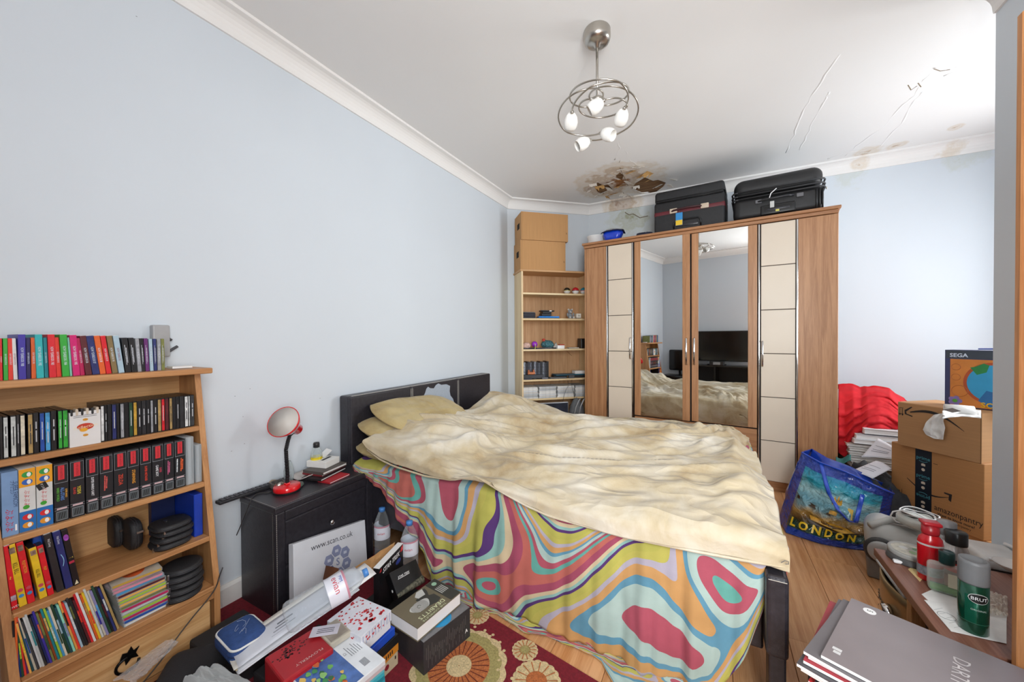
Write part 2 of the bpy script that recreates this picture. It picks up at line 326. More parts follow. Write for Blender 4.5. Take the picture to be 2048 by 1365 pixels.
# coved cornice, one run for each wall
prof = [(0, -.105), (.010, -.105), (.012, -.094)]
for k in range(7): a = k/6*math.pi/2; prof.append((.012+.063*(1-math.cos(a)), -.094+.078*math.sin(a)))
prof += [(.084, -.014), (.086, 0), (0, 0)]
def cornice(name, a, b, n, ma=0, mb_=0):
    """ma, mb_: how much the run grows along its direction per unit of projection (mitres)"""
    a, b, n = V(a), V(b), V(n); d = (b-a).normalized(); k = len(prof); vs = [a+n*q-d*ma*q+V((0, 0, ZC+h)) for q, h in prof]+[b+n*q+d*mb_*q+V((0, 0, ZC+h)) for q, h in prof]
    m = MB(); m.add(vs, [(i, (i+1) % k, (i+1) % k+k, i+k) for i in range(k)]+[tuple(range(k)), tuple(reversed(range(k, 2*k)))]); return struct(m.build(name, trim_mat))
angA = math.atan2(dv.y, dv.x); t1 = math.tan((math.pi/2-angA)/2); t2 = math.tan(angA/2)
cornice('trim_1', (XL, YF, 0), CA, (1, 0, 0), 0, -t1)
cornice('trim_2', CA, CB, nv, -t1, -t2)
cornice('trim_3', CB, (XA, YB, 0), (0, -1, 0), -t2, 0)
cornice('trim_4', (XR, YF, 0), (XR, YR-.004, 0), (-1, 0, 0))
cornice('trim_5', (XL, YF, 0), (XR, YF, 0), (0, 1, 0))
bb = M('e4e2df', .45, var=.03)
struct(MB().prism([(XL, YF, 0), (XL+.015, YF, 0), (XL+.015, YF, .09), (XL+.006, YF, .105), (XL, YF, .105)], (0, CA.y-YF, 0)).build('baseboard_left', bb))
struct(MB().prism([(CB.x, YB, 0), (CB.x, YB-.015, 0), (CB.x, YB-.015, .09), (CB.x, YB, .105)], (XA-CB.x, 0, 0)).build('baseboard_back', bb))
struct(MB().prism([(XR, YF, 0), (XR-.015, YF, 0), (XR-.015, YF, .09), (XR, YF, .105)], (0, YR-YF, 0)).build('baseboard_right', bb))
# scuffs and specks on the long wall
sc_m = M('8a9096', .9)
for u, v in ((273, 33), (470, 793), (486, 834), (489, 888), (500, 778), (640, 797), (463, 903)): MB().rbox(P(u, v, x=XL)-V((0, .0022, .0012)), P(u, v, x=XL)+V((.0008, .0022, .0012)), .0003, 1).build('scuff', sc_m, bpy.data.objects['wall_left'])
# floor of laminate planks, 21 cm wide, laid along the room
floor = struct(MB().box((XL-.1, YF-.1, -.06), (XA+.1, YB+.1, -.012)).build('floor', M('6b4a30', .8)))
plank_m = WOOD('c08452', 'dda878', 'Y', 9, .36, name='oak_laminate', rnd=.07)
pmesh = MB().rbox((-.1042, 0, -.012), (.1042, 1.2, 0), .0012, 1).build('plank', plank_m, floor).data
bpy.data.objects.remove(bpy.data.objects['plank'])
k0 = int((XL-.28)/.21)-1
for k in range(k0, 11):
    x = .28+.21*k+.105
    if x < XL-.1 or x > XA+.1: continue
    y = YF-.1-[0, .45, .85, .25, .65][k % 5]
    while y < YB:
        if y+1.2 > YF and not (x > XR+.2 and y+1.2 < YR-.1):
            o = bpy.data.objects.new('plank', pmesh); COL.objects.link(o); o.parent = floor; o.location = (x, y, 0)
        y += 1.2

# ------------------------------------------------------------------ wardrobe
WP = V((-1.152, 3.742, 0)); WA = math.atan2(3.563-3.742, .833+1.152); WW = 1.99; WD = .50; WH = 2.2
wdir = V((math.cos(WA), math.sin(WA), 0)); wnor = V((wdir.y, -wdir.x, 0))
def wl(u, v):
    """a point of the wardrobe's front in its own coordinates (x along, z up)"""
    q = PP(u, v, WP, wnor)-WP; return q.dot(wdir), q.z
wx = lambda u: wl(u, 700)[0]
ward = thing('wardrobe', 'wide walnut wardrobe with two mirror doors and cream tiled panels under suitcases', 'wardrobe', WP, WA)
walnut = WOOD('a06f49', 'bd8c63', 'Z', 10, .40); walnut_x = WOOD('9a6843', 'b6845b', 'X', 10, .40)
cream = M('dfd0bd', .34, var=.03, scale=3, spec=.4); mirror_m = M('f2f5f5', .012, 1, var=.0, name='mirror_silver'); dark_gap = M('2b2420', .8)
MB().box((.02, .02, .07), (WW-.02, WD, WH-.04)).build('carcass', dark_gap, ward)
for x0, x1 in ((0, .02), (WW-.02, WW)): MB().box((x0, .012, 0), (x1, WD, WH-.04)).build('side_panel', walnut, ward)
MB().box((-.012, -.03, WH-.022), (WW+.012, WD+.01, WH)).build('cornice_board', walnut_x, ward, bevel=.004)
MB().box((0, -.012, WH-.05), (WW, WD, WH-.024)).build('top_rail', walnut_x, ward, bevel=.002)
MB().box((.01, .015, 0), (WW-.01, .04, .075)).build('plinth', walnut_x, ward)
ZT = WH-.055; ZB = .08
def chrome_strip(x): MB().rbox((x-.006, -.010, ZB), (x+.006, .014, ZT), .003, 2).build('chrome_strip', CHROME, ward, smooth=True)
xs = {k: wx(u) for k, u in dict(a0=1174, a1=1213, t0=1217, t1=1264, b0=1269.5, m0=1282, m1=1366, b1=1380.5, c0=1383.5, n0=1397, n1=1496, c1=1514, s0=1521.5, s1=1591, w0=1596, w1=1676).items()}
for x0, x1 in ((xs['a0'], xs['a1']), (xs['w0'], xs['w1'])): MB().rbox((x0, -.006, ZB), (x1, .014, ZT), .002, 1).build('wood_door', walnut, ward)
grooves = [wl(1557, y)[1] for y in (530.5, 619.5, 708, 796, 884)]
for x0, x1, left in ((xs['t0'], xs['t1'], True), (xs['s0'], xs['s1'], False)):
    door = MB().box((x0, .002, ZB), (x1, .014, ZT)).build('tiled_door', M('6d6259', .6), ward)
    zs = [ZT]+grooves+[ZB]
    for z1, z0 in zip(zs, zs[1:]): MB().rbox((x0+.002, -.006, z0+.0035), (x1-.002, .004, z1-.0035), .0015, 2).build('cream_tile', cream, door)
    hx = x1-.012 if left else x0+.012; zc = wl(1260 if left else 1524, 697 if left else 708)[1]
    h = MB(); h.tube([(hx, -.008, zc-.10), (hx, -.030, zc-.098), (hx, -.034, zc), (hx, -.030, zc+.098), (hx, -.008, zc+.10)], .0065, 8).build('handle', CHROME, door, smooth=True)
for x in (xs['a1']+.008, xs['t1']+.008, (xs['c1']+xs['s0'])/2, xs['s1']+.009): chrome_strip(x)
zdb = wl(1392, 843)[1]
for x0, x1, p0, p1, ang, hs in ((xs['b0'], xs['b1'], xs['m0'], xs['m1'], -math.radians(2.6), 1), (xs['c0'], xs['c1'], xs['n0'], xs['n1'], -math.radians(.6), -1)):
    o = (x0, -.010, 0); sh = V((x0, 0, 0))
    door = MB().rbox(V((x0, 0, zdb))-sh, V((p0, .018, ZT))-sh, .002, 1).rbox(V((p1, 0, zdb))-sh, V((x1, .018, ZT))-sh, .002, 1).box(V((p0, .006, zdb))-sh, V((p1, .016, ZT))-sh).build('mirror_door', walnut, ward)
    door.location = o; door.rotation_euler = (0, 0, ang)
    MB().box(V((p0+.0005, .003, zdb+.004))-sh, V((p1-.0005, .0058, ZT-.002))-sh).build('mirror', mirror_m, door)
    hx = (p1+x1)/2+.006-x0 if hs > 0 else (x0+p0)/2-.004-x0; zc = wl(1373 if hs > 0 else 1388, 703)[1]
    MB().tube([(hx, 0, zc-.115), (hx, -.024, zc-.113), (hx, -.028, zc), (hx, -.024, zc+.113), (hx, 0, zc+.115)], .0075, 8).build('handle', CHROME, door, smooth=True)
dr = MB().rbox((xs['b0'], -.012, ZB), (xs['c1'], .012, zdb-.012), .002, 1).build('drawer_front', walnut_x, ward)

# ------------------------------------------------------------------ tall shelf unit across the canted corner
SD = .30; S0 = CA+dv*.075+nv*SD; SW = .79
shelf = thing('shelf_unit', 'tall beech shelf unit standing across the corner beside the wardrobe', 'shelf', S0, angA)
beech = WOOD('dcc092', 'f0dab0', 'X', 8, .5); beech_z = WOOD('d6b98c', 'eed6ae', 'Z', 8, .5); beech_back = WOOD('b98c60', 'cfa57c', 'Z', 9, .6)
SZ = [.05, .593, .796, 1.117, 1.443, 1.713]; STOP = 1.955
def sp(u, v, dep): q = PP(u, v, S0-nv*dep, nv)-S0; return V((q.dot(dv), dep, q.z))
for x0, x1 in ((0, .018), (SW-.018, SW)): MB().box((x0, 0, 0), (x1, SD-.01, STOP-.02)).build('side_panel', beech_z, shelf)
MB().box((.018, SD-.02, .02), (SW-.018, SD-.012, STOP-.02)).build('back_panel', beech_back, shelf)
MB().rbox((-.012, -.008, STOP-.02), (SW+.005, SD-.005, STOP), .003, 1).build('top_board', WOOD('b98d5c', 'cfa376', 'X', 8, .5), shelf)
for z in SZ: MB().box((.018, .004, z-.018), (SW-.018, SD-.02, z)).build('shelf_board', beech, shelf)

# ------------------------------------------------------------------ bed
hide = M('2c2a30', .33, var=.22, scale=60, bump=.25, bscale=260, name='black_leather', spec=.45); thread = M('cfc8bd', .7)
HB = -1.88; bed = thing('bed', 'double bed with black stitched leather headboard, peeling in one patch', 'bed', (-.9, 2.25, 0))
y0, y1 = 1.490, 3.072
MB().rbox((-1.985, y0, .02), (HB-.018, y1, .90), .012, 3).build('headboard', hide, bed, world=True, smooth=False)
ys = [y0, P(824, 820, x=HB).y, P(916.5, 800, x=HB).y, y1]
for a, b in zip(ys, ys[1:]): MB().rbox((HB-.03, a+.002, .20), (HB, b-.002, .898), .010, 3).build('headboard_panel', hide, bed, world=True)
for y in ys[1:3]:
    for s in (-.008, .008): MB().box((HB, y+s-.001, .3), (HB+.0015, y+s+.001, .885)).build('stitching', thread, bed, world=True)
MB().box((HB-.02, y0+.02, .8985), (HB-.018, y1-.02, .9005)).build('stitching', thread, bed, world=True)
pp = [(660+x/6.0235, 730+y/6.0235) for x, y in ((1115, 520), (1115, 430), (1120, 390), (1145, 340), (1160, 290), (1180, 265), (1205, 282), (1250, 285), (1275, 245), (1305, 225), (1340, 242), (1400, 235), (1445, 255), (1440, 320), (1450, 370), (1480, 410), (1500, 470), (1522, 540), (1480, 640), (1200, 640))]
MB().prism([P(u, v, x=HB+.0006) for u, v in pp], (.0012, 0, 0)).build('peeled_patch', M('a3acb8', .85, var=.06, scale=90, bump=.2), bed, world=True)
MB().rbox((.152, 1.392, .245), (.212, 3.03, .50), .012, 3).build('footboard', hide, bed, world=True)
MB().box((.158, 1.3915, .488), (.206, 1.3925, .4895)).build('stitching', thread, bed, world=True)
for a, b in (((.160, 1.40), (.206, 1.47)), ((.160, 2.95), (.206, 3.02)), ((-1.97, 1.49), (-1.90, 1.55)), ((-1.97, 3.0), (-1.90, 3.06))): MB().rbox((a[0], a[1], 0), (b[0], b[1], .26), .006, 2).build('leg', hide, bed, world=True)
for a, b in ((1.475, 1.515), (2.985, 3.02)): MB().rbox((HB-.01, a, .20), (.155, b, .42), .008, 2).build('side_rail', hide, bed, world=True)
MB().rbox((HB, 1.515, .26), (.15, 2.985, .30), .004, 1).build('slat_base', M('6a5240', .7), bed, world=True)
MB().rbox((HB+.003, 1.50, .30), (.148, 2.99, .51), .05, 4).build('mattress', M('d9d4c8', .9, bump=.1), bed, world=True, smooth=True)

# ------------------------------------------------------------------ bedside cabinet
NX, NY0, NY1, NZ = -1.693, .945, 1.485, .5
night = thing('bedside_cabinet', 'black leather bedside cabinet with white stitching and round chrome knobs', 'cabinet', ((NX-1.98)/2, (NY0+NY1)/2, 0))
MB().rbox((-1.98, NY0, .0), (NX-.012, NY1, NZ-.004), .006, 2).build('body', hide, night, world=True)
MB().rbox((-1.98, NY0-.003, NZ-.03), (NX+.004, NY1+.001, NZ), .006, 2).build('top', hide, night, world=True)
for a, b in ((NY0, NY0+.045), (NY1-.045, NY1)): MB().rbox((NX-.02, a, .01), (NX, b, NZ-.03), .005, 2).build('front_edge', hide, night, world=True)
MB().rbox((NX-.02, NY0+.045, NZ-.075), (NX, NY1-.045, NZ-.03), .005, 2).build('front_edge', hide, night, world=True)
for z0, z1 in ((.222, .422), (.015, .215)):
    d = MB().rbox((NX-.03, NY0+.048, z0), (NX-.006, NY1-.048, z1), .009, 3).build('drawer', hide, night, world=True)
    kc = V((NX-.006, (NY0+NY1)/2, (z0+z1)/2))
    MB().lathe([(.006, 0), (.005, .010), (.008, .014), (.0135, .018), (.0135, .022), (.009, .027), (.0, .028)], 18, kc, (1, 0, 0)).build('knob', CHROME, d, world=True, smooth=True)
def dashes(a, b, w, parent, n, step=.009):
    a, b = V(a), V(b); d = b-a; L = d.length; d.normalize(); s = n.cross(d)*w*.5; m = MB(); t = 0
    while t < L-.006: p, q = a+d*t, a+d*(t+.006); m.quad(p-s, p+s, q+s, q-s); t += step
    return m.build('stitching', thread, parent, world=True)
for dx in (-.012, .0025): dashes((NX-.006+dx if dx < 0 else NX+.0005, NY0-.0006 if dx < 0 else NY0+.006, .02), (NX-.006+dx if dx < 0 else NX+.0005, NY0-.0006 if dx < 0 else NY0+.006, NZ-.01), .0016, night, V((0, -1, 0)) if dx < 0 else V((1, 0, 0)))
for y in (NY0+.004,): dashes((-1.97, y, NZ+.0006), (NX, y, NZ+.0006), .0016, night, V((0, 0, 1)))
dashes((NX-.004, NY0+.01, NZ+.0006), (NX-.004, NY1-.01, NZ+.0006), .0016, night, V((0, 0, 1)))
dashes((NX+.0006, NY1-.006, .02), (NX+.0006, NY1-.006, NZ-.02), .0016, night, V((1, 0, 0)))

# ------------------------------------------------------------------ low bookcase with a sloping front
BY0, BY1 = .262, .722; BZ = [.901, .682, .474, .288]; BTOP = 1.132
pine = WOOD('aa7446', 'c99461', 'Y', 9, .45); pine_z = WOOD('ac7648', 'c89360', 'Z', 9, .45); pine_back = WOOD('b78450', 'd2a470', 'Y', 8, .5)
bc = thing('bookcase', 'low pine bookcase with sloping front full of discs and comics against the blue wall', 'bookcase', (-1.86, (BY0+BY1)/2, 0))
def bfx(z): return lerp(-1.706, -1.806, (z-.288)/(.901-.288))           # x of the sloping front at the height z
for a, b, at, bt_ in ((BY0-.018, BY0, .205, .223), (BY1, BY1+.02, BY1, BY1+.02)):
    pr = [(-1.985, 0), (bfx(.288)-.004, 0), (bfx(.288)-.004, .275), (bfx(BTOP-.02)-.004, BTOP-.022), (-1.985, BTOP-.022)]; yz = lambda lo, hi, z: lerp(lo, hi, max(0, (z-.25)/(BTOP-.25)))
    k = len(pr); MB().add([(x, yz(a, at, z), z) for x, z in pr]+[(x, yz(b, bt_, z), z) for x, z in pr], []) if False else None
    m = MB(); m.add([(x, yz(a, at, z), z) for x, z in pr]+[(x, yz(b, bt_, z), z) for x, z in pr], [tuple(range(k)), tuple(reversed(range(k, 2*k)))]+[(i, i+k, (i+1) % k+k, (i+1) % k) for i in range(k)]); m.build('side_panel', pine_z, bc, world=True)
MB().box((-1.988, .215, .02), (-1.978, BY1, BTOP-.022)).build('back_panel', pine_back, bc, world=True)
MB().rbox((-1.985, BY0-.10, BTOP-.022), (-1.775, BY1+.035, BTOP), .004, 2).build('top_board', pine, bc, world=True)
for z in BZ: MB().rbox((-1.978, lerp(BY0, .223, max(0, (z-.25)/.88)), z-.02), (bfx(z), BY1, z), .003, 1).build('shelf_board', pine, bc, world=True)
MB().box((-1.978, BY0, .05), (-1.72, BY1, .07)).build('bottom_board', pine, bc, world=True)
MB().box((-1.74, BY0, .235), (-1.714, BY1, .268)).build('front_rail', pine, bc, world=True)
dr = MB().rbox((-1.74, BY0+.012, .075), (-1.712, BY1-.012, .233), .004, 2).build('drawer', WOOD('b9854f', 'dcb07c', 'Y', 5, .45), bc, world=True)
iron = M('141416', .35, .6, bump=.2)
hc = P(258, 1312, x=-1.708)
f = MB(); pl_ = [(-.5, 0), (-.35, .35), (-.1, .25), (.12, .55), (.25, .2), (.55, .3), (.35, 0), (.5, -.35), (.1, -.22), (-.2, -.5), (-.25, -.15)]
f.prism([hc+V((0, q*.045, r*.05)) for q, r in pl_], (.004, 0, 0)); f.build('handle_plate', iron, dr, world=True)
MB().tube([hc+V((.008, -.028*math.sin(a)-.006, -.022+.024*math.cos(a))) for a in [k*math.pi*2/20 for k in range(16)]], .0042, 8).build('ring_pull', iron, dr, world=True, smooth=True)

# ------------------------------------------------------------------ tall bookcase by the right wall: only its edge is in view
rb = thing('bookcase', 'tall orange pine bookcase at the edge of view near the table', 'bookcase', (.85, .98, 0))
pine2 = WOOD('b0713f', 'd79a66', 'Z', 7, .45)
RX, RY0, RY1, RH = .655, .58, 1.385, 2.02
for a, b in ((RY0, RY0+.02), (RY1-.02, RY1)): MB().rbox((RX, a, 0), (.99, b, RH), .002, 1).build('side_panel', pine2, rb, world=True)
MB().box((.98, RY0+.02, .02), (.99, RY1-.02, RH)).build('back_panel', pine_back, rb, world=True)
RBZ = [.06, .38, .645, .885, 1.13, 1.42, 1.72, RH]
for z in RBZ: MB().box((RX+.01, RY0+.02, z-.02), (.98, RY1-.02, z)).build('shelf_board', WOOD('b0713f', 'd79a66', 'Y', 7, .45), rb, world=True)
MB().rbox((RX+.012, 1.05, .6458), (.93, 1.36, .80), .003, 1).solo('box_file', M('e8bf2c', .5), 'yellow box file standing in the tall pine bookcase', 'box file')
MB().rbox((RX+.012, 1.07, .3808), (.93, 1.36, .60), .003, 1).solo('box_file', M('2f63b8', .5), 'blue box file on a low board of the tall pine bookcase', 'box file')

# ------------------------------------------------------------------ low table
TZ = .43; TX0, TY0, TX1, TY1 = .552, 1.405, 1.08, 1.91
tb = thing('side_table', 'low red-brown side table crowded with toiletries and papers', 'table', ((TX0+TX1)/2, (TY0+TY1)/2, 0))
mahog = WOOD('6f4436', '8f6452', 'Y', 6, .4); teak = WOOD('b68655', 'd8ae7c', 'Z', 7, .5)
MB().rbox((TX0, TY0, TZ-.028), (TX1, TY1, TZ), .003, 2).build('top', mahog, tb, world=True)
for x, y in ((TX0+.04, TY0+.17), (TX1-.08, TY0+.03), (TX0+.04, TY1-.19), (TX1-.08, TY1-.07)): MB().rbox((x, y, 0), (x+.035, y+.035, TZ-.028), .002, 1).build('leg', teak, tb, world=True)
MB().rbox((TX0+.03, TY0+.05, .115), (TX1-.04, TY1-.15, .13), .002, 1).build('lower_shelf', mahog, tb, world=True)

# ------------------------------------------------------------------ pendant light
LC = P(1194, 62, z=ZC); lamp = thing('pendant_light', 'brushed steel ceiling light with five curled arms and white glass shades', 'light', (LC.x, LC.y, 2.25))
lx, ly = LC.x, LC.y
MB().lathe([(.0, 0), (.064, 0), (.066, -.004), (.066, -.042), (.060, -.056), (.045, -.064), (.018, -.070), (.012, -.085), (.0, -.086)][::-1], 32, (lx, ly, ZC)).build('ceiling_rose', STEEL, lamp, world=True, smooth=True)
MB().tube([(lx, ly, ZC-.08), (lx, ly, 2.44)], .0065, 10).build('rod', STEEL, lamp, world=True, smooth=True)
MB().lathe([(.0, -.012), (.022, -.010), (.036, 0), (.036, .012), (.022, .022), (.008, .026), (.0, .026)], 24, (lx, ly, 2.425)).build('hub', STEEL, lamp, world=True, smooth=True)
opal = M('f4f2ee', .35, var=.02, name='opal_glass'); sh_px = [(1142, 236, 2.352, 1, 215), (1165, 278, 2.318, 1, 260), (1217, 260, 2.335, 1, 240), (1242, 228, 2.372, 1, 235), (1190, 207, 2.40, 1, 300)]
for i, (u, v, z, sg, sweep) in enumerate(sh_px):
    e = P(u, v, z=z); ph = math.atan2(e.y-ly, e.x-lx); e = e-V((-math.sin(ph), math.cos(ph), 0))*.042*(1 if i % 2 else -1); d = e-V((lx, ly, z)); r = max(.045, math.hypot(d.x, d.y)); ph = math.atan2(d.y, d.x); pts = []
    rm = .205 if i < 4 else .16
    for k in range(41):
        t = k/40; a = ph-math.radians(sweep)*(1-t)*(1 if i % 2 else -1)
        rad = lerp(.025, rm, math.sin(min(1, t*1.35)*math.pi/2)) if t < .74 else lerp(rm, r, (t-.74)/.26)
        pts.append(V((lx+rad*math.cos(a), ly+rad*math.sin(a), lerp(2.425, z, smooth01(t))+.018*math.sin(t*math.pi))))
    MB().tube(pts, .0042, 8).build('arm', STEEL, lamp, world=True, smooth=True)
    ax = (pts[-1]-pts[-4]).normalized()
    MB().lathe([(.007, -.012), (.009, -.004), (.009, .006)], 14, pts[-1], ax).build('lamp_holder', STEEL, lamp, world=True, smooth=True)
    ax = (ax+V((0, 0, -.45))).normalized()
    MB().lathe([(r*1.3, h*1.3) for r, h in ((.006, .002), (.015, .005), (.023, .018), (.027, .034), (.026, .048), (.022, .060), (.021, .060), (.025, .046), (.025, .034), (.020, .018), (.0, .008))], 20, pts[-1], ax).build('shade', opal, lamp, world=True, smooth=True)

# ------------------------------------------------------------------ bedding
def swirl_mat(name, scale=1.0):
    """printed cotton with wavy bands of colour, mapped by the cloth's own UV"""
    m, nt, b = base(name); L = nt.links.new
    uv = nd(nt, 'ShaderNodeUVMap'); mp = nd(nt, 'ShaderNodeMapping'); L(uv.outputs[0], mp.inputs[0]); mp.inputs['Scale'].default_value = (2.7*scale, .95*scale, 1)
    n = nd(nt, 'ShaderNodeTexNoise', Scale=.95, Detail=.6, Roughness=.35, Distortion=.75); L(mp.outputs[0], n.inputs['Vector'])
    mu = nd(nt, 'ShaderNodeMath', operation='MULTIPLY'); mu.inputs[1].default_value = 4.6; L(n.outputs['Fac'], mu.inputs[0])
    fr = nd(nt, 'ShaderNodeMath', operation='FRACT'); L(mu.outputs[0], fr.inputs[0])
    r = nd(nt, 'ShaderNodeValToRGB'); L(fr.outputs[0], r.inputs[0]); r.color_ramp.interpolation = 'CONSTANT'
    bands = [(0, 'c3be38'), (.11, '58287c'), (.165, '8fc6bd'), (.225, 'dfc79a'), (.30, 'b0305c'), (.43, 'cb5440'), (.56, '58b3a6'), (.625, 'bc3556'), (.685, 'b4d2cb'), (.755, '4f9cbd'), (.80, 'd89a3e'), (.87, 'bcb4c8'), (.925, 'c9c03a')]
    e = r.color_ramp.elements; e[0].color = lin(bands[0][1]); e[1].position = bands[1][0]; e[1].color = lin(bands[1][1])
    for p, c in bands[2:]: q = e.new(p); q.color = lin(c)
    n2 = nd(nt, 'ShaderNodeTexNoise', Scale=7.0, Detail=3.0); L(mp.outputs[0], n2.inputs['Vector'])
    hs = nd(nt, 'ShaderNodeHueSaturation'); hs.inputs['Saturation'].default_value = .84; mr = nd(nt, 'ShaderNodeMapRange'); mr.inputs[3].default_value = .62; mr.inputs[4].default_value = .92
    L(n2.outputs['Fac'], mr.inputs[0]); L(mr.outputs[0], hs.inputs['Value']); L(r.outputs[0], hs.inputs['Color']); L(hs.outputs[0], b.inputs['Base Color'])
    b.inputs['Roughness'].default_value = .85; b.inputs['Specular IOR Level'].default_value = .2
    w = nd(nt, 'ShaderNodeTexNoise', Scale=220.0, Detail=1.0); L(uv.outputs[0], w.inputs['Vector']); bp = nd(nt, 'ShaderNodeBump', Strength=.15, Distance=.002); L(w.outputs['Fac'], bp.inputs['Height']); L(bp.outputs[0], b.inputs['Normal'])
    return m
swirl = swirl_mat('swirl_cotton')
sheet = thing('bed_sheet', 'bed sheet printed with wavy multicoloured bands hanging to the floor', 'bed sheet', (-.8, 1.44, 0))
SBOT = [(-1.80, .50), (-1.60, .44), (-1.50, .37), (-1.44, .30), (-1.35, .24), (-1.27, .17), (-1.21, .035), (-1.10, .012), (-.9, .02), (-.7, .03), (-.5, .02), (-.3, .012), (-.1, .01), (.0, .012), (.06, .10), (.11, .22), (.145, .34), (.16, .42)]
def sheet_side(u, v):
    x = lerp(-1.80, .158, u); zb = poly_at(SBOT, x); top = .555
    if v < .12: t = v/.12; y = lerp(1.56, 1.450, t); z = top-.02*t*t
    else:
        t = (v-.12)/.88; z = lerp(top-.02, zb, t)
        amp = (.25+.75*t)*(.6+.6*noise.noise((x*2.2, 0, 8)))
        f = .017*math.sin(x*31+2.5*math.sin(x*6)+.8*t)*amp+.011*math.sin(x*64+1.3+2*t+2*math.sin(x*9))*amp+.006*math.sin(x*110+3*math.sin(x*4))*amp+.018*noise.noise((x*5, z*3, 4))*t
        y = 1.450-.022*t+f-.012*math.sin(t*math.pi)
        if zb < .06 and t > .8: y -= .012*(t-.8)/.2*math.sin(x*19)
    y = min(y, 1.474) if v > .2 else y
    return (x+.008*noise.noise((x*8, v*6, 1))*min(1, v*3), y, max(.004, z))
MB().grid(sheet_side, 190, 46).build('side_drape', swirl, sheet, world=True, smooth=True, solid=.002, offset=-1)
# the spare hem crumpled on the boards
def hem(u, v):
    x = lerp(-1.2, .0, u); out = poly_at([(-1.2, .05), (-1.05, .03), (-.95, .05), (-.85, .02), (-.7, .055), (-.6, .03), (-.45, .03), (-.36, .05), (-.30, .13), (-.24, .17), (-.14, .09), (-.05, .03), (0, .02)], x)
    lift = poly_at([(-1.2, .03), (-.9, .035), (-.75, .05), (-.6, .045), (-.45, .04), (-.3, .02), (0, .02)], x)
    y = 1.445-v*out+.012*noise.noise((x*14, v*3, 7)); z = .006+lift*(1-v)**1.5*(.6+.5*noise.noise((x*17, v*4, 2)))+.010*abs(noise.noise((x*22, v*5, 3)))*(1-v*.6)
    return (x+.02*noise.noise((x*9, v*2, 5)), y, max(.004, z))
MB().grid(hem, 130, 10).build('floor_hem', swirl, sheet, world=True, smooth=True, solid=.002)
def foot(u, v):
    y = lerp(1.50, 3.02, u); zb = .44+.03*math.sin(y*6)+.02*noise.noise((y*6, 0, 2))
    if v < .3: x = lerp(.10, .226, v/.3); z = .560-.01*(v/.3)**2
    else: t = (v-.3)/.7; z = lerp(.55, zb, t); x = .222+.006*math.sin(y*24)*t+.004
    return (x, y, z)
MB().grid(foot, 60, 12).build('foot_drape', swirl_mat('swirl_cotton_foot', .8), sheet, world=True, smooth=True, solid=.002)

def fabric_mat(name, a, b_, c, sc=3.0, bump=.40):
    m, nt, b = base(name); L = nt.links.new; tc = nd(nt, 'ShaderNodeTexCoord')
    n = nd(nt, 'ShaderNodeTexNoise', Scale=sc, Detail=7.0, Roughness=.6, Distortion=.4); L(tc.outputs['Object'], n.inputs['Vector'])
    r = nd(nt, 'ShaderNodeValToRGB'); L(n.outputs['Fac'], r.inputs[0]); e = r.color_ramp.elements; e[0].position = .30; e[0].color = lin(a); e[1].position = .72; e[1].color = lin(c); q = e.new(.48); q.color = lin(b_)
    L(r.outputs[0], b.inputs['Base Color']); b.inputs['Roughness'].default_value = .8; b.inputs['Specular IOR Level'].default_value = .25; b.inputs['Sheen Weight'].default_value = .15
    n2 = nd(nt, 'ShaderNodeTexNoise', Scale=9.0, Detail=4.0, Distortion=1.4); L(tc.outputs['Object'], n2.inputs['Vector'])
    bp = nd(nt, 'ShaderNodeBump', Strength=bump, Distance=.012); L(n2.outputs['Fac'], bp.inputs['Height'])
    mp = nd(nt, 'ShaderNodeMapping'); mp.inputs['Rotation'].default_value = (0, 0, .5); mp.inputs['Scale'].default_value = (2.2, 6.5, 4); L(tc.outputs['Object'], mp.inputs[0])
    n3 = nd(nt, 'ShaderNodeTexNoise', Scale=1.1, Detail=1.5, Distortion=.9); L(mp.outputs[0], n3.inputs['Vector']); su = nd(nt, 'ShaderNodeMath', operation='SUBTRACT'); su.inputs[1].default_value = .5; L(n3.outputs['Fac'], su.inputs[0]); ab = nd(nt, 'ShaderNodeMath', operation='ABSOLUTE'); L(su.outputs[0], ab.inputs[0])
    mr = nd(nt, 'ShaderNodeMapRange'); mr.inputs[2].default_value = .14; mr.inputs[3].default_value = 1; mr.inputs[4].default_value = 0; L(ab.outputs[0], mr.inputs[0])
    b2 = nd(nt, 'ShaderNodeBump', Strength=min(1, bump*1.3), Distance=.016); L(mr.outputs[0], b2.inputs['Height']); L(bp.outputs[0], b2.inputs['Normal']); L(b2.outputs[0], b.inputs['Normal']); return m
duvet_m = fabric_mat('duvet_cotton', 'a38962', 'c3b497', 'dbd5c9')
NEAR = [(-1.70, .665), (-1.66, .640), (-1.56, .600), (-1.456, .580), (-1.25, .565), (-1.084, .575), (-.955, .615), (-.90, .600), (-.823, .572), (-.70, .535), (-.586, .512), (-.284, .502), (-.033, .512), (.10, .52), (.23, .532)]
def ridge(p, s=1): n_ = noise.noise(p); return 1-math.sqrt(n_*n_+.006)*2
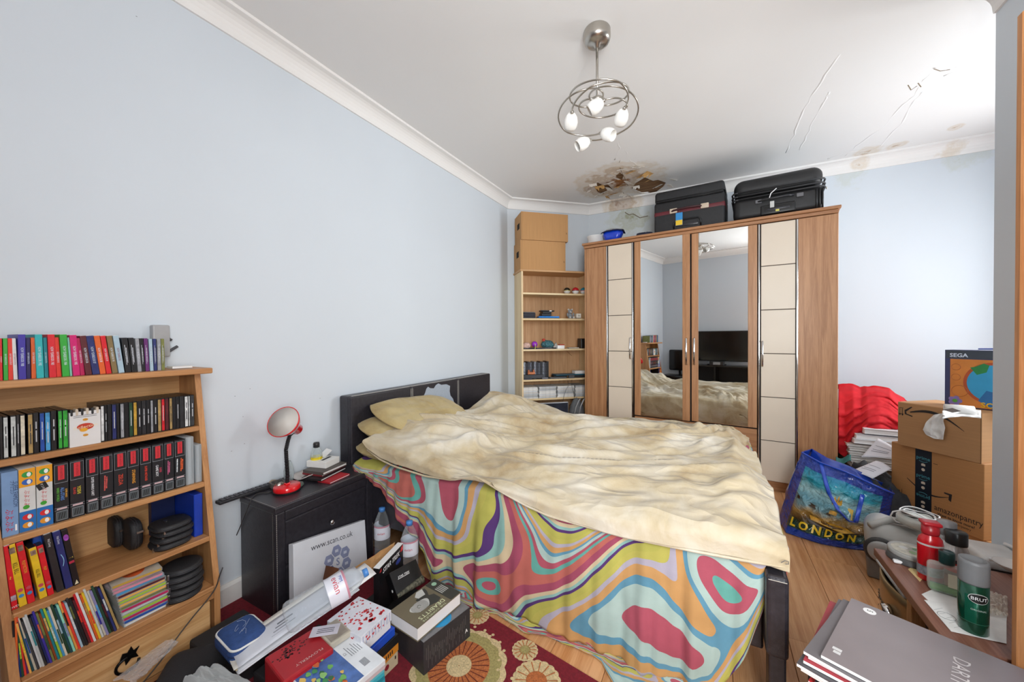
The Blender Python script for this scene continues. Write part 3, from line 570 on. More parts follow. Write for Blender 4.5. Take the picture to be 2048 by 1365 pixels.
def duvet(u, v):
    x = lerp(-1.70, .218, u); yfar = 3.03+.03*noise.noise((x*4, 9, 0)); ynear = 1.432
    xs_ = x
    # cross-section: far hang, top, rolled near edge and its hang
    hp = smooth01((-.95-x)/.55)                                           # rise over the pillows
    top = .625+.085*hp+.03*math.sin(x*2.2+1)*.4
    if v < .10: t = v/.10; y = yfar+.015*math.sin(t*3); z = lerp(.36, top-.03, t); a = .3
    elif v < .86:
        t = (v-.10)/.76; y = lerp(yfar, 1.50, t); z = top-.035*(2*t-1)**4-.02*(1-t)*(1-hp); a = min(1, t*6, (1-t)*5+.35)
    else:
        t = (v-.86)/.14; zb = poly_at(NEAR, x); ang = t*math.pi/2; zt = top-.035
        y = 1.50-.078*math.sin(min(1, t*1.6)*math.pi/2); z = lerp(zt, zb, t**1.35); a = .35*(1-t)+.05
    # head end: fold hollows between the sleeper's side and the wall side
    if hp > 0:
        yy = (y-2.25)/.8; z += .07*hp*math.exp(-((y-2.72)/.22)**2)*smooth01((-1.2-x)/.3)-.055*hp*math.exp(-((y-2.38)/.20)**2)*smooth01((-1.25-x)/.3)
        z += .045*hp*math.exp(-((y-1.75)/.25)**2)
    wx_, wy_ = x+.12*noise.noise((x*2.1, y*2.1, 3)), y+.12*noise.noise((x*2.3, y*2.3, 8))
    def crease(p): n_ = noise.noise(p); return max(0, 1.17-math.sqrt(n_*n_+.004)*2.9)**1.6
    fa = .55+.5*noise.noise((x*.9, y*.9, 5)); ca, sa = math.cos(fa), math.sin(fa); p_, q_ = wx_*ca+wy_*sa, wy_*ca-wx_*sa       # folds run with the slowly turning angle fa
    k = .020*ridge((p_*1.6, q_*3.6, 1.5))+.036*crease((p_*1.1, q_*3.4, 4.4))+.024*crease((p_*2.0+3, q_*6.5, 7.7))+.011*crease((p_*4.0, q_*10, 3.1))+.016*crease((q_*2.2, p_*5.0, 9.3))*max(0, noise.noise((x*1.5, y*1.5, 6))*2)+.003*noise.noise((wx_*18, wy_*16, 3))
    k += .035*math.exp(-((y-1.72-.12*math.sin(x*2.5))/.05)**2)*smooth01((x+1.0)/.5)*.6    # the long fold near the edge
    z += (k-.030)*a*1.1
    if x > .10 and v > .05: z -= .06*smooth01((x-.10)/.13)*(1 if v < .86 else .3); 
    if v > .86: y += .010*math.sin(x*9+1)*(v-.86)/.14+.006*noise.noise((x*13, 3, 2))
    return (x+.05*noise.noise((y*2.4, 4, 1))*max(0, 1-u/.12)+.02*noise.noise((y*5, 2, 2))*max(0, (u-.9)*10), y, max(z, .538 if 1.5 < y < 2.99 and x < .14 else z))
dv_o = MB().grid(duvet, 330, 250).solo('duvet', duvet_m, 'rumpled cream duvet spread across the double bed', 'duvet', smooth=True, solid=.010, offset=-1)
# hem of the duvet on its near edge, and the tie at its corner
hem_pts = [V((x, 1.418, poly_at(NEAR, x)-.004)) for x in [lerp(-1.66, .212, k/60) for k in range(61)]]
MB().tube(hem_pts, .005, 6).build('piped_hem', duvet_m, dv_o, world=True, smooth=True)
MB().tube([P(u, v, y=1.40) for u, v in ((1562, 1126), (1570, 1122), (1577, 1124), (1577, 1129), (1571, 1129))], .0014, 5).build('corner_tie', M('6b6660', .7), dv_o, world=True)

pillow_m = fabric_mat('pillow_cotton', '9c8558', 'b39f70', 'c4b388', 4.0, .22)
def pillow(name, c, sx, sy, t, rot, label, bend=0, seed=0):
    m = MB(); n = 26
    def f(sgn):
        def g(u, v):
            a, b = 2*u-1, 2*v-1; ax, bx = abs(a), abs(b)
            pinch = 1-.10*(ax*bx)**2; prof = max(0, (1-ax**3.2))**.55*max(0, (1-bx**3.2))**.55
            w = .012*noise.noise((a*3+seed, b*3, 1))+.006*noise.noise((a*9+seed, b*5, 3))
            return (a*sx/2*(1-.05*bx*bx)*pinch, b*sy/2*(1-.05*ax*ax)*pinch, sgn*(t/2*prof+.004)+w*prof+bend*a*a)
        return g
    m.grid(f(1), n, n); top = len(m.v); m.grid(f(-1), n, n)
    for i in range(len(m.f)//2, len(m.f)): m.f[i] = tuple(reversed(m.f[i]))
    o = thing(name, label, 'pillow', c, rot=rot); cover = m.build('cushion', pillow_m, o, smooth=True)
    ring = [V(f(1)(q, 0)) for q in [k/12 for k in range(13)]]+[V(f(1)(1, k/12)) for k in range(1, 13)]+[V(f(1)(1-k/12, 1)) for k in range(1, 13)]+[V(f(1)(0, 1-k/12)) for k in range(1, 12)]
    MB().tube([p-V((0, 0, .004)) for p in ring], .005, 6, closed=True).build('seam', pillow_m, o, smooth=True); return o
pillow('pillow', (-1.715, 1.82, .590), .34, .72, .11, (0, math.radians(4), 0), 'khaki pillow at the bottom of the pile by the headboard', seed=5)
pillow('pillow', (-1.735, 1.85, .680), .34, .74, .11, (math.radians(-3), math.radians(14), math.radians(1)), 'creased khaki pillow wedged between two others by the headboard', seed=2)
pillow('pillow', (-1.715, 1.93, .752), .36, .74, .085, (math.radians(-3.5), math.radians(22), math.radians(-2)), 'flat khaki pillow lying on top of the pile against the headboard', seed=9)

# ------------------------------------------------------------------ on the bedside cabinet
N = lambda u, v, z=NZ: P(u, v, z=z)
red = M('e21a22', .22, var=.05, coat=.5, name='red_enamel')
c = N(574, 982); lampd = thing('desk_lamp', 'red desk lamp with black gooseneck on the bedside cabinet', 'lamp', (c.x, c.y, NZ))
MB().lathe([(.058, 0), (.060, .002), (.060, .006), (.058, .007)], 36).build('rubber_foot', BLACK, lampd, smooth=False)
MB().lathe([(.0, .007), (.0585, .007), (.0590, .012), (.0585, .026), (.055, .030), (.0, .031)], 36).build('base', red, lampd, smooth=True)
MB().rbox((-.012, -.010, .03), (.012, .012, .040), .004, 2).build('switch', red, lampd)
q = lambda u, v: PP(u, v, c, V((.88, .47, 0)))-V((c.x, c.y, NZ)) if False else P(u, v, x=c.x)-V((c.x, c.y, NZ))
gn = [q(574, 978), q(575, 950), q(573, 920), q(572, 900), q(576, 882), q(580, 870)]; fine = []
for i in range(len(gn)-1):
    for k in range(10): fine.append(gn[i].lerp(gn[i+1], k/10))
fine.append(gn[-1])
MB().tube(fine, [.0082+.0012*(i % 2) for i in range(len(fine))], 12).build('gooseneck', M('2a2a2e', .35, .5), lampd, smooth=False)
hd = q(583, 853); ax = V((.34, -.70, .46)).normalized()
MB().lathe([(r*1.22, h*1.22) for r, h in ((.0, -.052), (.018, -.050), (.022, -.045), (.022, -.012), (.026, -.004), (.046, .020), (.060, .052), (.062, .060), (.060, .0605), (.057, .052), (.043, .022), (.022, -.002), (.0, -.004))], 32, hd, ax).build('shade', [red], lampd, smooth=True)
MB().lathe([(r*1.22, h*1.22) for r, h in ((.0, -.003), (.0215, -.0018), (.0425, .0225), (.0565, .0525), (.0590, .060))], 32, hd, ax).build('reflector', M('cfcac4', .5, var=.03), lampd, smooth=True)
MB().lathe([(.008, -.004), (.012, .008), (.021, .022), (.024, .036), (.018, .048), (.0, .053)], 20, hd, ax).build('bulb', M('d9d7d2', .25, var=.02), lampd, smooth=True)
MB().tube([gn[-1], hd-ax*.03+V((0, 0, -.012))], .010, 10).build('elbow', BLACK, lampd, smooth=True)
cord = [N(556, 975, NZ+.004), N(540, 985, NZ+.004), N(518, 987, NZ+.005), N(505, 995, NZ+.004), N(499, 1008, NZ+.001), P(490, 1030, y=NY0-.006), P(478, 1060, y=NY0-.006), P(462, 1095, y=NY0-.010), P(448, 1130, y=NY0-.02), P(440, 1150, x=-1.72), P(432, 1175, x=-1.685), P(415, 1200, x=-1.675), P(385, 1236, x=-1.67), P(355, 1275, x=-1.66), P(325, 1318, x=-1.65), P(298, 1352, x=-1.64), P(270, 1385, x=-1.63), P(240, 1425, x=-1.62)]
sm = []
for i in range(len(cord)-1):
    a, b_, d, e = cord[max(0, i-1)], cord[i], cord[i+1], cord[min(len(cord)-1, i+2)]
    for k in range(5):
        t = k/5; sm.append(.5*((2*b_)+(d-a)*t+(2*a-5*b_+4*d-e)*t*t+(3*b_-a-3*d+e)*t**3))
MB().tube(sm, .0022, 6).build('power_cord', M('3a3634', .5), lampd, world=True, smooth=True)

# keyboard lying along the back of the cabinet and over its edge
a, b_ = N(434, 1003, .512), N(545, 950, .512); ang = math.atan2((b_-a).y, (b_-a).x)
kb = thing('keyboard', 'slim black keyboard lying along the wall behind the desk lamp', 'keyboard', (-1.985, .845, NZ+.001), math.pi/2)
MB().rbox((0, -.045, 0), (.40, -.001, .014), .004, 2).build('case', M('26262a', .5), kb)
km = M('3c3c42', .45)
for i in range(20):
    for j in range(2): MB().rbox((.012+i*.019, -.040+j*.019, .014), (.028+i*.019, -.024+j*.019, .018), .0015, 1).build('key', km, kb)
# bottle with a yellow label at the back
c = V((-1.925, 1.30, NZ)); bt = thing('drink_bottle', 'small clear bottle with black cap and yellow fruit label by headboard', 'bottle', c)
MB().lathe([(.0, .0), (.026, .0), (.029, .004), (.029, .100), (.027, .118), (.018, .138), (.013, .146), (.013, .15)], 24).build('bottle', GLASS('e8f2f4', .18, .04), bt, smooth=True)
MB().lathe([(.0295, .056), (.0295, .096)], 24).build('label', M('e2c22a', .45, var=.5, scale=40), bt, smooth=True)
MB().lathe([(.0, .0), (.027, .0), (.027, .06), (.0, .06)], 20, (0, 0, .004)).build('drink', GLASS('d8d3c0', .35, .05), bt, smooth=True)
MB().lathe([(.016, .146), (.0165, .165), (.014, .172), (.0, .174)], 20).build('cap', M('2a2a2d', .4), bt, smooth=True)
# small clear measuring cup near the lamp, and a glass tube of a bottle behind it
MB().lathe([(.0, 0), (.022, 0), (.024, .06), (.016, .095), (.010, .11), (.009, .11), (.015, .095), (.022, .06), (.020, .003), (.0, .003)], 20, (-1.94, 1.155, NZ)).solo('plastic_bottle', GLASS('dfe8ea', .22, .15), 'cloudy empty plastic bottle against the wall behind the red lamp', 'bottle', smooth=True)
def stackbox(name, A, B, C, zt, h, mat, label, cat, r=.0015, page=None):
    p, rz, w, d, h = box3(A, B, C, zt, h); o = MB().rbox((0, 0, 0), (w, d, h), r, 2).build(name, mat); o.location = p; o.rotation_euler = (0, 0, rz); return tag(o, label, cat), w, d
def book(name, A, B, C, zt, h, cover, label, cat='book', page=PAPER, spine='x0'):
    p, rz, w, d, h = box3(A, B, C, zt, h); o = thing(name, label, cat, p, rz); t = min(.0025, h*.18)
    MB().box((0, 0, 0), (w, d, t)).build('cover', cover, o); MB().box((0, 0, h-t), (w, d, h)).build('cover', cover, o)
    e = .003; MB().box((e, e, t), (w-e, d-e, h-t)).build('pages', page, o)
    s = {'x0': ((0, 0, t), (t, d, h-t)), 'y0': ((0, 0, t), (w, t, h-t)), 'y1': ((0, d-t, t), (w, d, h-t)), 'x1': ((w-t, 0, t), (w, d, h-t))}[spine]
    MB().box(*s).build('spine', cover, o); return o, w, d, h
book('notebook', (660, 966), (700, 948), (646, 957), NZ+.009, .008, M('b8232d', .55), 'thin red spotted notebook at the bottom of the bedside pile', page=PAPER)
book('notebook', (642, 960), (692, 935), (616, 950), NZ+.020, .010, M('2a2426', .5), 'black notebook above the red one in the bedside pile')
book('paperback', (644, 951), (692, 929), (612, 943), NZ+.030, .009, M('8a2a30', .5), 'dark red paperback in the middle of the bedside pile')
book('paperback', (646, 946), (694, 925), (612, 938), NZ+.046, .015, M('56504c', .5), 'thick grey-brown paperback below the white carton by the bed')
p, rz, w, d, _ = box3((652, 938), (679, 925), (621, 931), NZ+.0468, 0); o = MB().rbox((0, 0, 0), (w, d, .034), .0015, 2).build('medicine_carton', M('f0efec', .5, var=.03)); o.location = p; o.rotation_euler = (0, 0, rz); tag(o, 'white medicine carton on top of the bedside pile of books', 'box')
[MB().box((w*.2, d*q, .0341), (w*.85, d*(q+.12), .0346)).build('print_line', INK, o) for q in (.3, .6)]
MB().prism([(-.002, 0, .0), (.055, 0, .0), (.05, .05, .026), (.0, .05, .03)], (0, 0, .002)).solo('leaflet', PAPER, 'folded white leaflet leaning on the medicine carton', 'paper', loc=(0, 0, 0)).location = N(640, 915, NZ+.0815)+V((-.02, .005, .001))
# tangled watch, pebble and tag round the lamp foot
wt = thing('wrist_watch', 'grey wrist watch with ridged strap coiled behind the red lamp', 'watch', (-1.90, 1.075, NZ))
strap = M('5d5b58', .5, .3)
for k in range(16):
    a = k/16*2*math.pi*.86; r = .034; cc = V((r*math.cos(a), r*math.sin(a)*.8, .024)); m = MB().rbox((-.0035, -.006, -.012), (.0035, .006, .012), .002, 1); xf(m, Matrix.Translation(cc) @ Matrix.Rotation(a, 4, 'Z')); m.build('strap_link', strap, wt)
MB().lathe([(.0, 0), (.018, 0), (.020, .004), (.018, .009), (.0, .010)], 20, (.034, -.006, .024), (1, -.1, .2)).build('watch_face', STEEL, wt, smooth=True)
wb = thing('wallet', 'open grey fabric glasses case behind the gooseneck lamp', 'case', (-1.905, 1.215, NZ), .2)
MB().grid(lambda u, v: (.05*(u-.5)*2, .085*(v-.5), .012+.05*abs(u-.5)**1.5+.004*noise.noise((u*5, v*5, 1))), 10, 10).build('shell', M('b9b3b0', .7), wb, smooth=True, solid=.004)
m = MB(); m.lathe([(.0, 0), (.018, .001), (.027, .010), (.026, .018), (.015, .026), (.0, .028)], 14, sx=1.1, sy=.7); m.v = [p*(1+.22*noise.noise(p*40)) for p in m.v]
o = m.build('pebble', M('b5a48c', .8, var=.3, scale=50), smooth=True); o.location = N(549, 972, NZ+.002); tag(o, 'rough beige pebble beside the foot of the red lamp', 'stone')
tg = thing('key_tag', 'white paper key tag on a wire loop beside the lamp', 'tag', N(598, 957, NZ+.004), .6)
MB().rbox((-.018, -.012, 0), (.018, .012, .0015), .001, 1).build('tag', M('d9d4cf', .6), tg); MB().tube([(.018+.014*math.sin(a), .016*math.cos(a)*.6, .003+.010*math.sin(a)) for a in [k*math.pi/8 for k in range(17)]], .0009, 5).build('wire_loop', STEEL, tg)
MB().box((-.013, -.004, .0015), (.010, .004, .0018)).build('print_line', INK, tg)
MB().lathe([(.0, 0), (.025, 0), (.03, .006), (.028, .016), (.012, .022), (.0, .022)], 20, (-1.845, 1.14, NZ)).solo('tin', M('58655e', .5), 'small grey-green round tin between lamp and watch', 'tin', smooth=True)

# ------------------------------------------------------------------ on and in the low bookcase
CN = {'red': 'd8202c', 'green': '35a83a', 'orange-red': 'e23a2a', 'white': 'dfe0e0', 'violet': '3d31a0', 'dark navy': '241b58', 'orange': 'e2642a', 'cyan': '2bb0b4', 'teal': '15848e', 'magenta': 'cf1670', 'crimson': 'c01e5a', 'maroon': '5c2228',
      'navy': '28316e', 'tan': 'b0925c', 'brown': '84704a', 'pale blue': 'aac4d4', 'black': '1c1c20', 'grey': '9a9ca2', 'purple': '6a2a72', 'gold': 'c49a3a', 'blue': '1f4fa8', 'sky blue': '4a9fd6', 'cream': 'd8d0bc', 'silver': 'c8cccb',
      'dark grey': '3c3e42', 'dark green': '264a34', 'yellow': 'e6bd2a', 'pink': 'd88a9c', 'lime': 'a8c83a', 'light orange': 'f0b45a', 'olive': '7c8044', 'lilac': '8a86b4', 'charcoal': '2c2c30', 'mint': '8fd8c4', 'dark teal': '1c4a54', 'rust': 'a04a20'}
WT = M('f2f2f2', .5, var=.01)
def spine_text(o, s, sz, w, h, mat, zc=None, sx=1.0, y=0):
    text(o, s, sz, (0, w/2+y, zc if zc else h*.5), (0, 0, -1), (0, 1, 0), mat, sx=sx)
def upright(name, u0, u1, v, xf, z, h, dep, mat, label, cat, group, tilt=0, kids=True, gap=.0004):
    """a book or case standing on a shelf, its spine on the plane x = xf between the picture columns u0 and u1"""
    ya, yb = P(u0, v, x=xf).y, P(u1, v, x=xf).y; w = max(.004, yb-ya-gap); o = thing(name, label, cat, (xf, ya, z), rot=(math.radians(tilt), 0, 0), group=group)
    return o, w
Z1 = 4.876
top_row = [(0, 28, 'red', .122, 0, 'NOW YEARBOOK EXTRA 79'), (35, 82, 'green', .122, 0, 'NOW YEARBOOK EXTRA 80'), (82, 130, 'orange-red', .122, 0, 'NOW YEARBOOK EXTRA 79'), (132, 175, 'white', .122, 1, 'NOW YEARBOOK EXTRA'), (182, 258, 'violet', .134, 0, 'NOW YEARBOOK 1980'),
           (260, 302, 'dark navy', .124, 0, 'NOW YEARBOOK EXTRA'), (307, 354, 'orange', .124, 0, 'NOW YEARBOOK 1981'), (358, 433, 'cyan', .134, 1, 'NOW YEARBOOK 1982'), (437, 476, 'teal', .124, 1, 'NOW YEARBOOK EXTRA'), (482, 553, 'red', .134, 1, 'NOW YEARBOOK 1983'),
           (555, 602, 'orange-red', .124, 2, 'NOW YEARBOOK 83'), (610, 682, 'green', .134, 2, 'NOW YEARBOOK 1984'), (684, 707, 'mint', .124, 2, ''), (715, 785, 'magenta', .132, 3, 'NOW YEARBOOK 1985'), (787, 830, 'crimson', .122, 4, 'NOW YEARBOOK EXTRA'),
           (838, 900, 'maroon', .130, 5.5, 'NOW YEARBOOK 86'), (905, 975, 'navy', .130, 6, 'NOW YEARBOOK 87'), (978, 1035, 'orange', .130, 6, 'NOW YEARBOOK 88'), (1040, 1090, 'red', .130, 6, 'NOW YEARBOOK 89'), (1098, 1152, 'brown', .130, 6, 'NOW YEARBOOK 90'),
           (1160, 1217, 'pale blue', .130, 6, 'NOW YEARBOOK'), (1226, 1284, 'black', .122, 4.5, '-'), (1290, 1342, 'black', .122, 4, '-'), (1346, 1384, 'grey', .120, 3, '-'), (1386, 1420, 'black', .120, 2.5, '-'),
           (1423, 1460, 'purple', .120, 2, '-'), (1466, 1500, 'pale blue', .118, 1.5, '-'), (1505, 1534, 'navy', .118, 1, '-'), (1540, 1575, 'grey', .118, .5, '-'), (1578, 1610, 'olive', .118, .5, '-')]
for i, (u0, u1, cn, h, tilt, s) in enumerate(top_row):
    xf = -1.812 if h > .128 else -1.818
    o, w = upright('disc_book', u0/Z1, u1/Z1, 748-.04*u0/Z1, xf, BTOP, h, .13, None, f'{cn} disc set, {ordinal(i+1)} from the near end of the row on the bookcase top', 'disc set', 'disc sets on the bookcase top', tilt)
    m = M(CN[cn], .4, var=.25 if cn in ('grey', 'olive', 'navy') else .05, scale=60)
    MB().box((-.13, 0, 0), (0, w, h)).build('case', m, o, bevel=.0008)
    MB().box((-.128, .001, h), (-.002, w-.001, h+.0006)).build('page_block', PAPER if h > .128 else m, o)
    if s == '-': [MB().box((0, w*(.32+.2*q), h*(.22+.06*q)), (.0004, w*(.44+.2*q), h*(.80-.08*q))).build('print_line', M('b8bcc4', .5, var=.5, scale=300), o) for q in range(2)]
    elif s: spine_text(o, s, min(w*.62, .0095), w, h, M('d8e6f0', .5) if cn != 'white' and cn != 'pale blue' else M('8a2c4a', .5), sx=.62 if len(s) < 20 else .5)
# small grey plug-in fitting with two black hooks on the wall above
hk = thing('wall_hook', 'grey plastic wall fitting with two black hooks above the disc sets', 'hook', P(318, 690, x=XL+.001))
MB().rbox(P(299, 715, x=XL)+V((0, 0, 0)), P(333, 651, x=XL)+V((.035, 0, 0)), .006, 2).build('housing', M('a8a8aa', .4), hk, world=True)
for pts in ([(332, 676), (338, 678), (343, 681)], [(332, 704), (337, 704), (348, 697), (355, 693)]): MB().tube([P(u, v, x=XL+.02) for u, v in pts], .0055, 10).build('hook', M('4a4a50', .4), hk, world=True, smooth=True)
MB().rbox(P(345, 737, x=-1.85)*1, P(373, 731, x=-1.90)+V((0, 0, .002)), .0005, 1).solo('folded_card', PAPER, 'flat white card on the empty end of the bookcase top', 'card', loc=None).location.z = BTOP+.001
# the row of compact discs
cds = [(0, 30, 'black', ''), (33, 84, 'silver', '-'), (105, 162, 'silver', '-'), (164, 196, 'charcoal', ''), (200, 250, 'cream', ''), (274, 326, 'tan', ''), (329, 382, 'black', '-'), (390, 440, 'blue', ''), (443, 496, 'sky blue', '-'), (500, 556, 'black', '-'), (570, 613, 'green', '-'), (616, 668, 'green', '-'),
       (988, 1021, 'white', ''), (1025, 1052, 'black', '-'), (1055, 1092, 'black', ''), (1097, 1141, 'navy', '-'), (1144, 1171, 'black', ''), (1178, 1216, 'grey', ''), (1219, 1260, 'black', ''), (1264, 1302, 'dark green', ''), (1306, 1342, 'gold', ''), (1345, 1386, 'black', ''), (1389, 1430, 'charcoal', '-'), (1434, 1470, 'black', ''), (1473, 1500, 'grey', ''), (1503, 1541, 'black', '-'), (1544, 1578, 'tan', ''), (1581, 1613, 'red', ''), (1617, 1652, 'maroon', ''), (1658, 1686, 'tan', ''), (1689, 1722, 'black', ''), (1725, 1756, 'black', ''), (1760, 1802, 'charcoal', ''), (1807, 1840, 'white', ''), (1843, 1860, 'silver', ''), (1864, 1900, 'dark grey', '')]
clear = GLASS('e9f1f4', .16, .06, name='clear_case'); black_tray = M('1a1a1d', .35)
n = 0
for i, (u0, u1, cn, s) in enumerate(cds):
    o, w = upright('disc_case', u0/Z1, u1/Z1, 880, -1.822, BZ[0], .125, .14, None, f'{cn} disc case, {ordinal(i+1)} from the near end of the upper shelf', 'disc case', 'disc cases on the upper shelf', 0)
    MB().box((-.139, 0, 0), (-.0012, w, .125)).build('case', black_tray, o, bevel=.0006)
    MB().box((-.0012, .0008, .004), (-.0002, w-.0008, .121)).build('spine_card', M(CN[cn], .35, var=.35, scale=45), o)
    if s or i % 2: [MB().box((-.0002, w*.40, z_), (.0002, w*.62, z_+l_)).build('print_line', M('c4c6ca' if cn not in ('silver', 'cream', 'white', 'tan', 'gold') else '3a3a3e', .5), o) for z_, l_ in ((.028+.004*(i % 4), .035), (.076-.003*(i % 3), .022))]
# boxed set turned face out, with the caps of a ring binding along its top
ya, yb = P(680/Z1, 880, x=-1.818).y, P(984/Z1, 880, x=-1.818).y
o = thing('box_set', 'white disc set facing outwards with a red and gold emblem and lettering', 'disc set', (-1.818, ya, BZ[0]))
MB().box((-.02, 0, 0), (0, yb-ya, .112)).build('front_card', M('e3e1e0', .4, var=.03), o)
for k in range(6): MB().rbox((-.03, (k+.12)*(yb-ya)/6, .10), (.001, (k+.75)*(yb-ya)/6, .122), .003, 2).build('inner_case', M('d8c8b4' if k % 2 else '2a2a2c', .4), o)
el = lambda cy, cz, a, b_: [(.0004, cy+a*math.cos(t), cz+b_*math.sin(t)) for t in [k*math.pi/12 for k in range(24)]]
cy = (yb-ya)/2
MB().prism(el(cy, .062, .019, .011), (.0006, 0, 0)).build('emblem', M('c63a22', .4), o); MB().prism(el(cy-.004, .052, .009, .006), (.0009, 0, 0)).build('emblem', M('e8a428', .4), o)
for zz in (.085, .034): MB().prism(el(cy, zz, .006, .004), (.0006, 0, 0)).build('emblem', M('d8962c', .4), o)
text(o, 'Collection', .013, (.0016, cy, .062), (0, 1, .12), (0, 0, 1), M('f6e6c0', .5)); [MB().box((.0, cy-.026, z_), (.0004, cy+.026, z_+.0016)).build('print_line', M('77777c', .5, var=.6, scale=300), o) for z_ in (.094, .099)]
# cartridge game boxes
def el2(o, cy, cz, a, b_, mat, x=.0004, name='printed_oval'): MB().prism(el(cy, cz, a, b_), (.0005, 0, 0)).build(name, mat, o)
yel = M('f0a51e', .45); sky = M('4b86c8', .45); blu = M('1f6fb8', .45)
u = lambda a: a/Z1
o, w = upright('game_box', u(14), u(180), 1000, -1.788, BZ[1], .186, .13, None, 'pale blue game box with red lettering at the near end of its shelf', 'game box', 'boxed games')
MB().box((-.13, 0, 0), (0, w, .186)).build('carton', M('7d9fcb', .5), o, bevel=.0006)
text(o, 'SUPER FAMICOM', .0115, (0, w*.82, .118), (0, 0, -1), (0, 1, 0), M('1c2f5a', .5), sx=.85); text(o, 'ファミコン', .008, (0, w*.62, .14), (0, 0, -1), (0, 1, 0), M('1c2f5a', .5))
text(o, 'ぷよぷよ', .017, (0, w*.42, .045), (0, 0, -1), (0, 1, 0), M('cf1f2b', .5)); MB().box((0, w*.78, .012), (.0006, w*.9, .03)).build('print_patch', WT, o)
for k, (a, b_, wd_) in enumerate(((186, 351, 'yellow, white and blue game box with round spots beside the pale blue one'), (356, 516, 'yellow, white and blue game box with a black square sticker'))):
    o, w = upright('game_box', u(a), u(b_), 1000-16*k, -1.789, BZ[1], .186, .13, None, wd_, 'game box', 'boxed games')
    MB().box((-.13, 0, 0), (0, w, .186)).build('carton', M('dcdcda', .5), o, bevel=.0006); MB().box((0, 0, .132), (.0004, w, .1855)).build('print_band', yel, o); MB().box((0, 0, .0005), (.0004, w, .060)).build('print_band', blu, o)
    for cz, cc in ((.168, '2f9a48'), (.146, '2f62b8'), (.042, 'd8262c'), (.018, 'e89a2a')):
        el2(o, w*.5, cz, w*.33, .0085, M(cc, .45), name='printed_spot'); MB().prism([(x+.0006, y, z) for x, y, z in el(w*.6, cz, w*.13, .0065)], (.0004, 0, 0)).build('printed_spot', WT, o)
    text(o, 'ぷよぷよ', .012, (0, w*.45, .098), (0, 0, -1), (0, 1, 0), M('cf1f2b', .5)); MB().prism([(x, y, z) for x, y, z in el(w*.42, .072, w*.2, .006)], (.0006, 0, 0)).build('printed_spot', M('3fa32e', .5), o)
    if k:
        st = MB().box((.0006, -.010, -.010), (.0012, .010, .010)).build('sticker', BLACK, o); st.location = (0, w*.35, .124); st.rotation_euler = (math.radians(20), 0, 0); text(st, 'テンX', .0065, (.0012, 0, 0), (0, 0, -1), (0, 1, 0), WT)
gb = [(526, 671, [('SUPER MARIO', .0055, 'd8a03a', .82), ('ALL-STARS', .0105, '5a8ad0', .55), ('MARIO WORLD', .0075, '58a838', .25)], 'blue and gold'), (682, 826, [('YOSHI', .011, 'd8c83a', .6), ('ISLAND', .008, 'c23a30', .3)], 'yellow and red'), (838, 966, [('SUPER MARIO KART', .0085, 'd8dade', .5)], 'plain white'), (972, 1106, [('=', .040, 'c2504a', .5)], 'faded red'), (1112, 1241, [('ZELDA', .015, 'd8452e', .5)], 'bold orange-red'), (1246, 1361, [('STARWING', .0115, 'e8a02c', .5)], 'yellow to orange'), (1368, 1481, [('SUPER METROID', .009, 'd8402a', .5)], 'red and orange'), (1488, 1601, [('SUPER', .008, 'c8405a', .7), ('GAME BOY', .0105, 'dfe2e6', .4)], 'pink and white'), (1607, 1701, [('=', .036, 'c05a80', .5)], 'mauve'), (1708, 1811, [('=', .026, 'd85a2a', .72), ('-', .030, 'cfe0ee', .35)], 'orange and pale blue')]
redp = M('d8303a', .5, var=.05); silv = M('9aa0a6', .45); pinkp = M('d8b4b8', .5)
for i, (a, b_, tx, des) in enumerate(gb):
    o, w = upright('game_box', u(a), u(b_), 970, -1.787, BZ[1], .186, .128, None, f'black game box with {des} lettering, {ordinal(i+1)} of the matching boxes', 'game box', 'boxed games')
    h = .183; MB().box((-.128, 0, 0), (0, w, h)).build('carton', M('202126', .4), o, bevel=.0006)
    MB().box((0, w*.28, h-.052), (.0005, w*.72, h-.008)).build('red_panel', redp, o); text(o, 'SUPER NINTENDO', .0078, (.0006, w*.5, h-.030), (0, 0, -1), (0, 1, 0), M('8a1c26', .5), sx=.6)
    for q in ((w*.04, h-.006, w*.96, h-.0052), (w*.04, h-.062, w*.96, h-.0608), (w*.04, h-.062, w*.06, h-.006), (w*.94, h-.062, w*.96, h-.006), (0, .037, w, .0378), (0, .044, w, .0448)): MB().box((0, q[0], q[1]), (.0005, q[2], q[3])).build('printed_line', silv, o)
    MB().rbox((0, w*.16, .0385), (.0007, w*.86, .043), .0003, 1).build('printed_bar', pinkp, o)
    MB().box((0, w*.14, .006), (.0005, w*.88, .032)).build('seal_panel', M('4a5256', .5), o)
    for q in ((w*.12, .005, w*.90, .0062), (w*.12, .0318, w*.90, .033), (w*.12, .005, w*.145, .033), (w*.875, .005, w*.90, .033)): MB().box((0, q[0], q[1]), (.0008, q[2], q[3])).build('printed_line', silv, o)
    for k in range(3): MB().prism([(.0006, w*(.25+.17*k), .010), (.0006, w*(.31+.17*k), .010), (.0006, w*(.41+.17*k), .028), (.0006, w*(.35+.17*k), .028)], (.0003, 0, 0)).build('printed_stripe', BLACK, o)
    for s, sz, cc, fy in tx:
      if s in '=-': [MB().prism([(.0002, w*fy-w*.20+w*.14*q, .062+.006*q), (.0002, w*fy-w*.10+w*.14*q, .062+.006*q), (.0002, w*fy-w*.06+w*.14*q, .112-.005*q), (.0002, w*fy-w*.16+w*.14*q, .112-.005*q)], (.0005, 0, 0)).build('printed_title', M(cc, .45, var=.5, scale=200), o) for q in range(2 if s == '=' else 1)]
      else: text(o, s, sz, (0, w*fy, .086), (0, 0, -1), (0, 1, 0), M(cc, .45, var=.2, scale=80), sx=.8, bold=.0002)
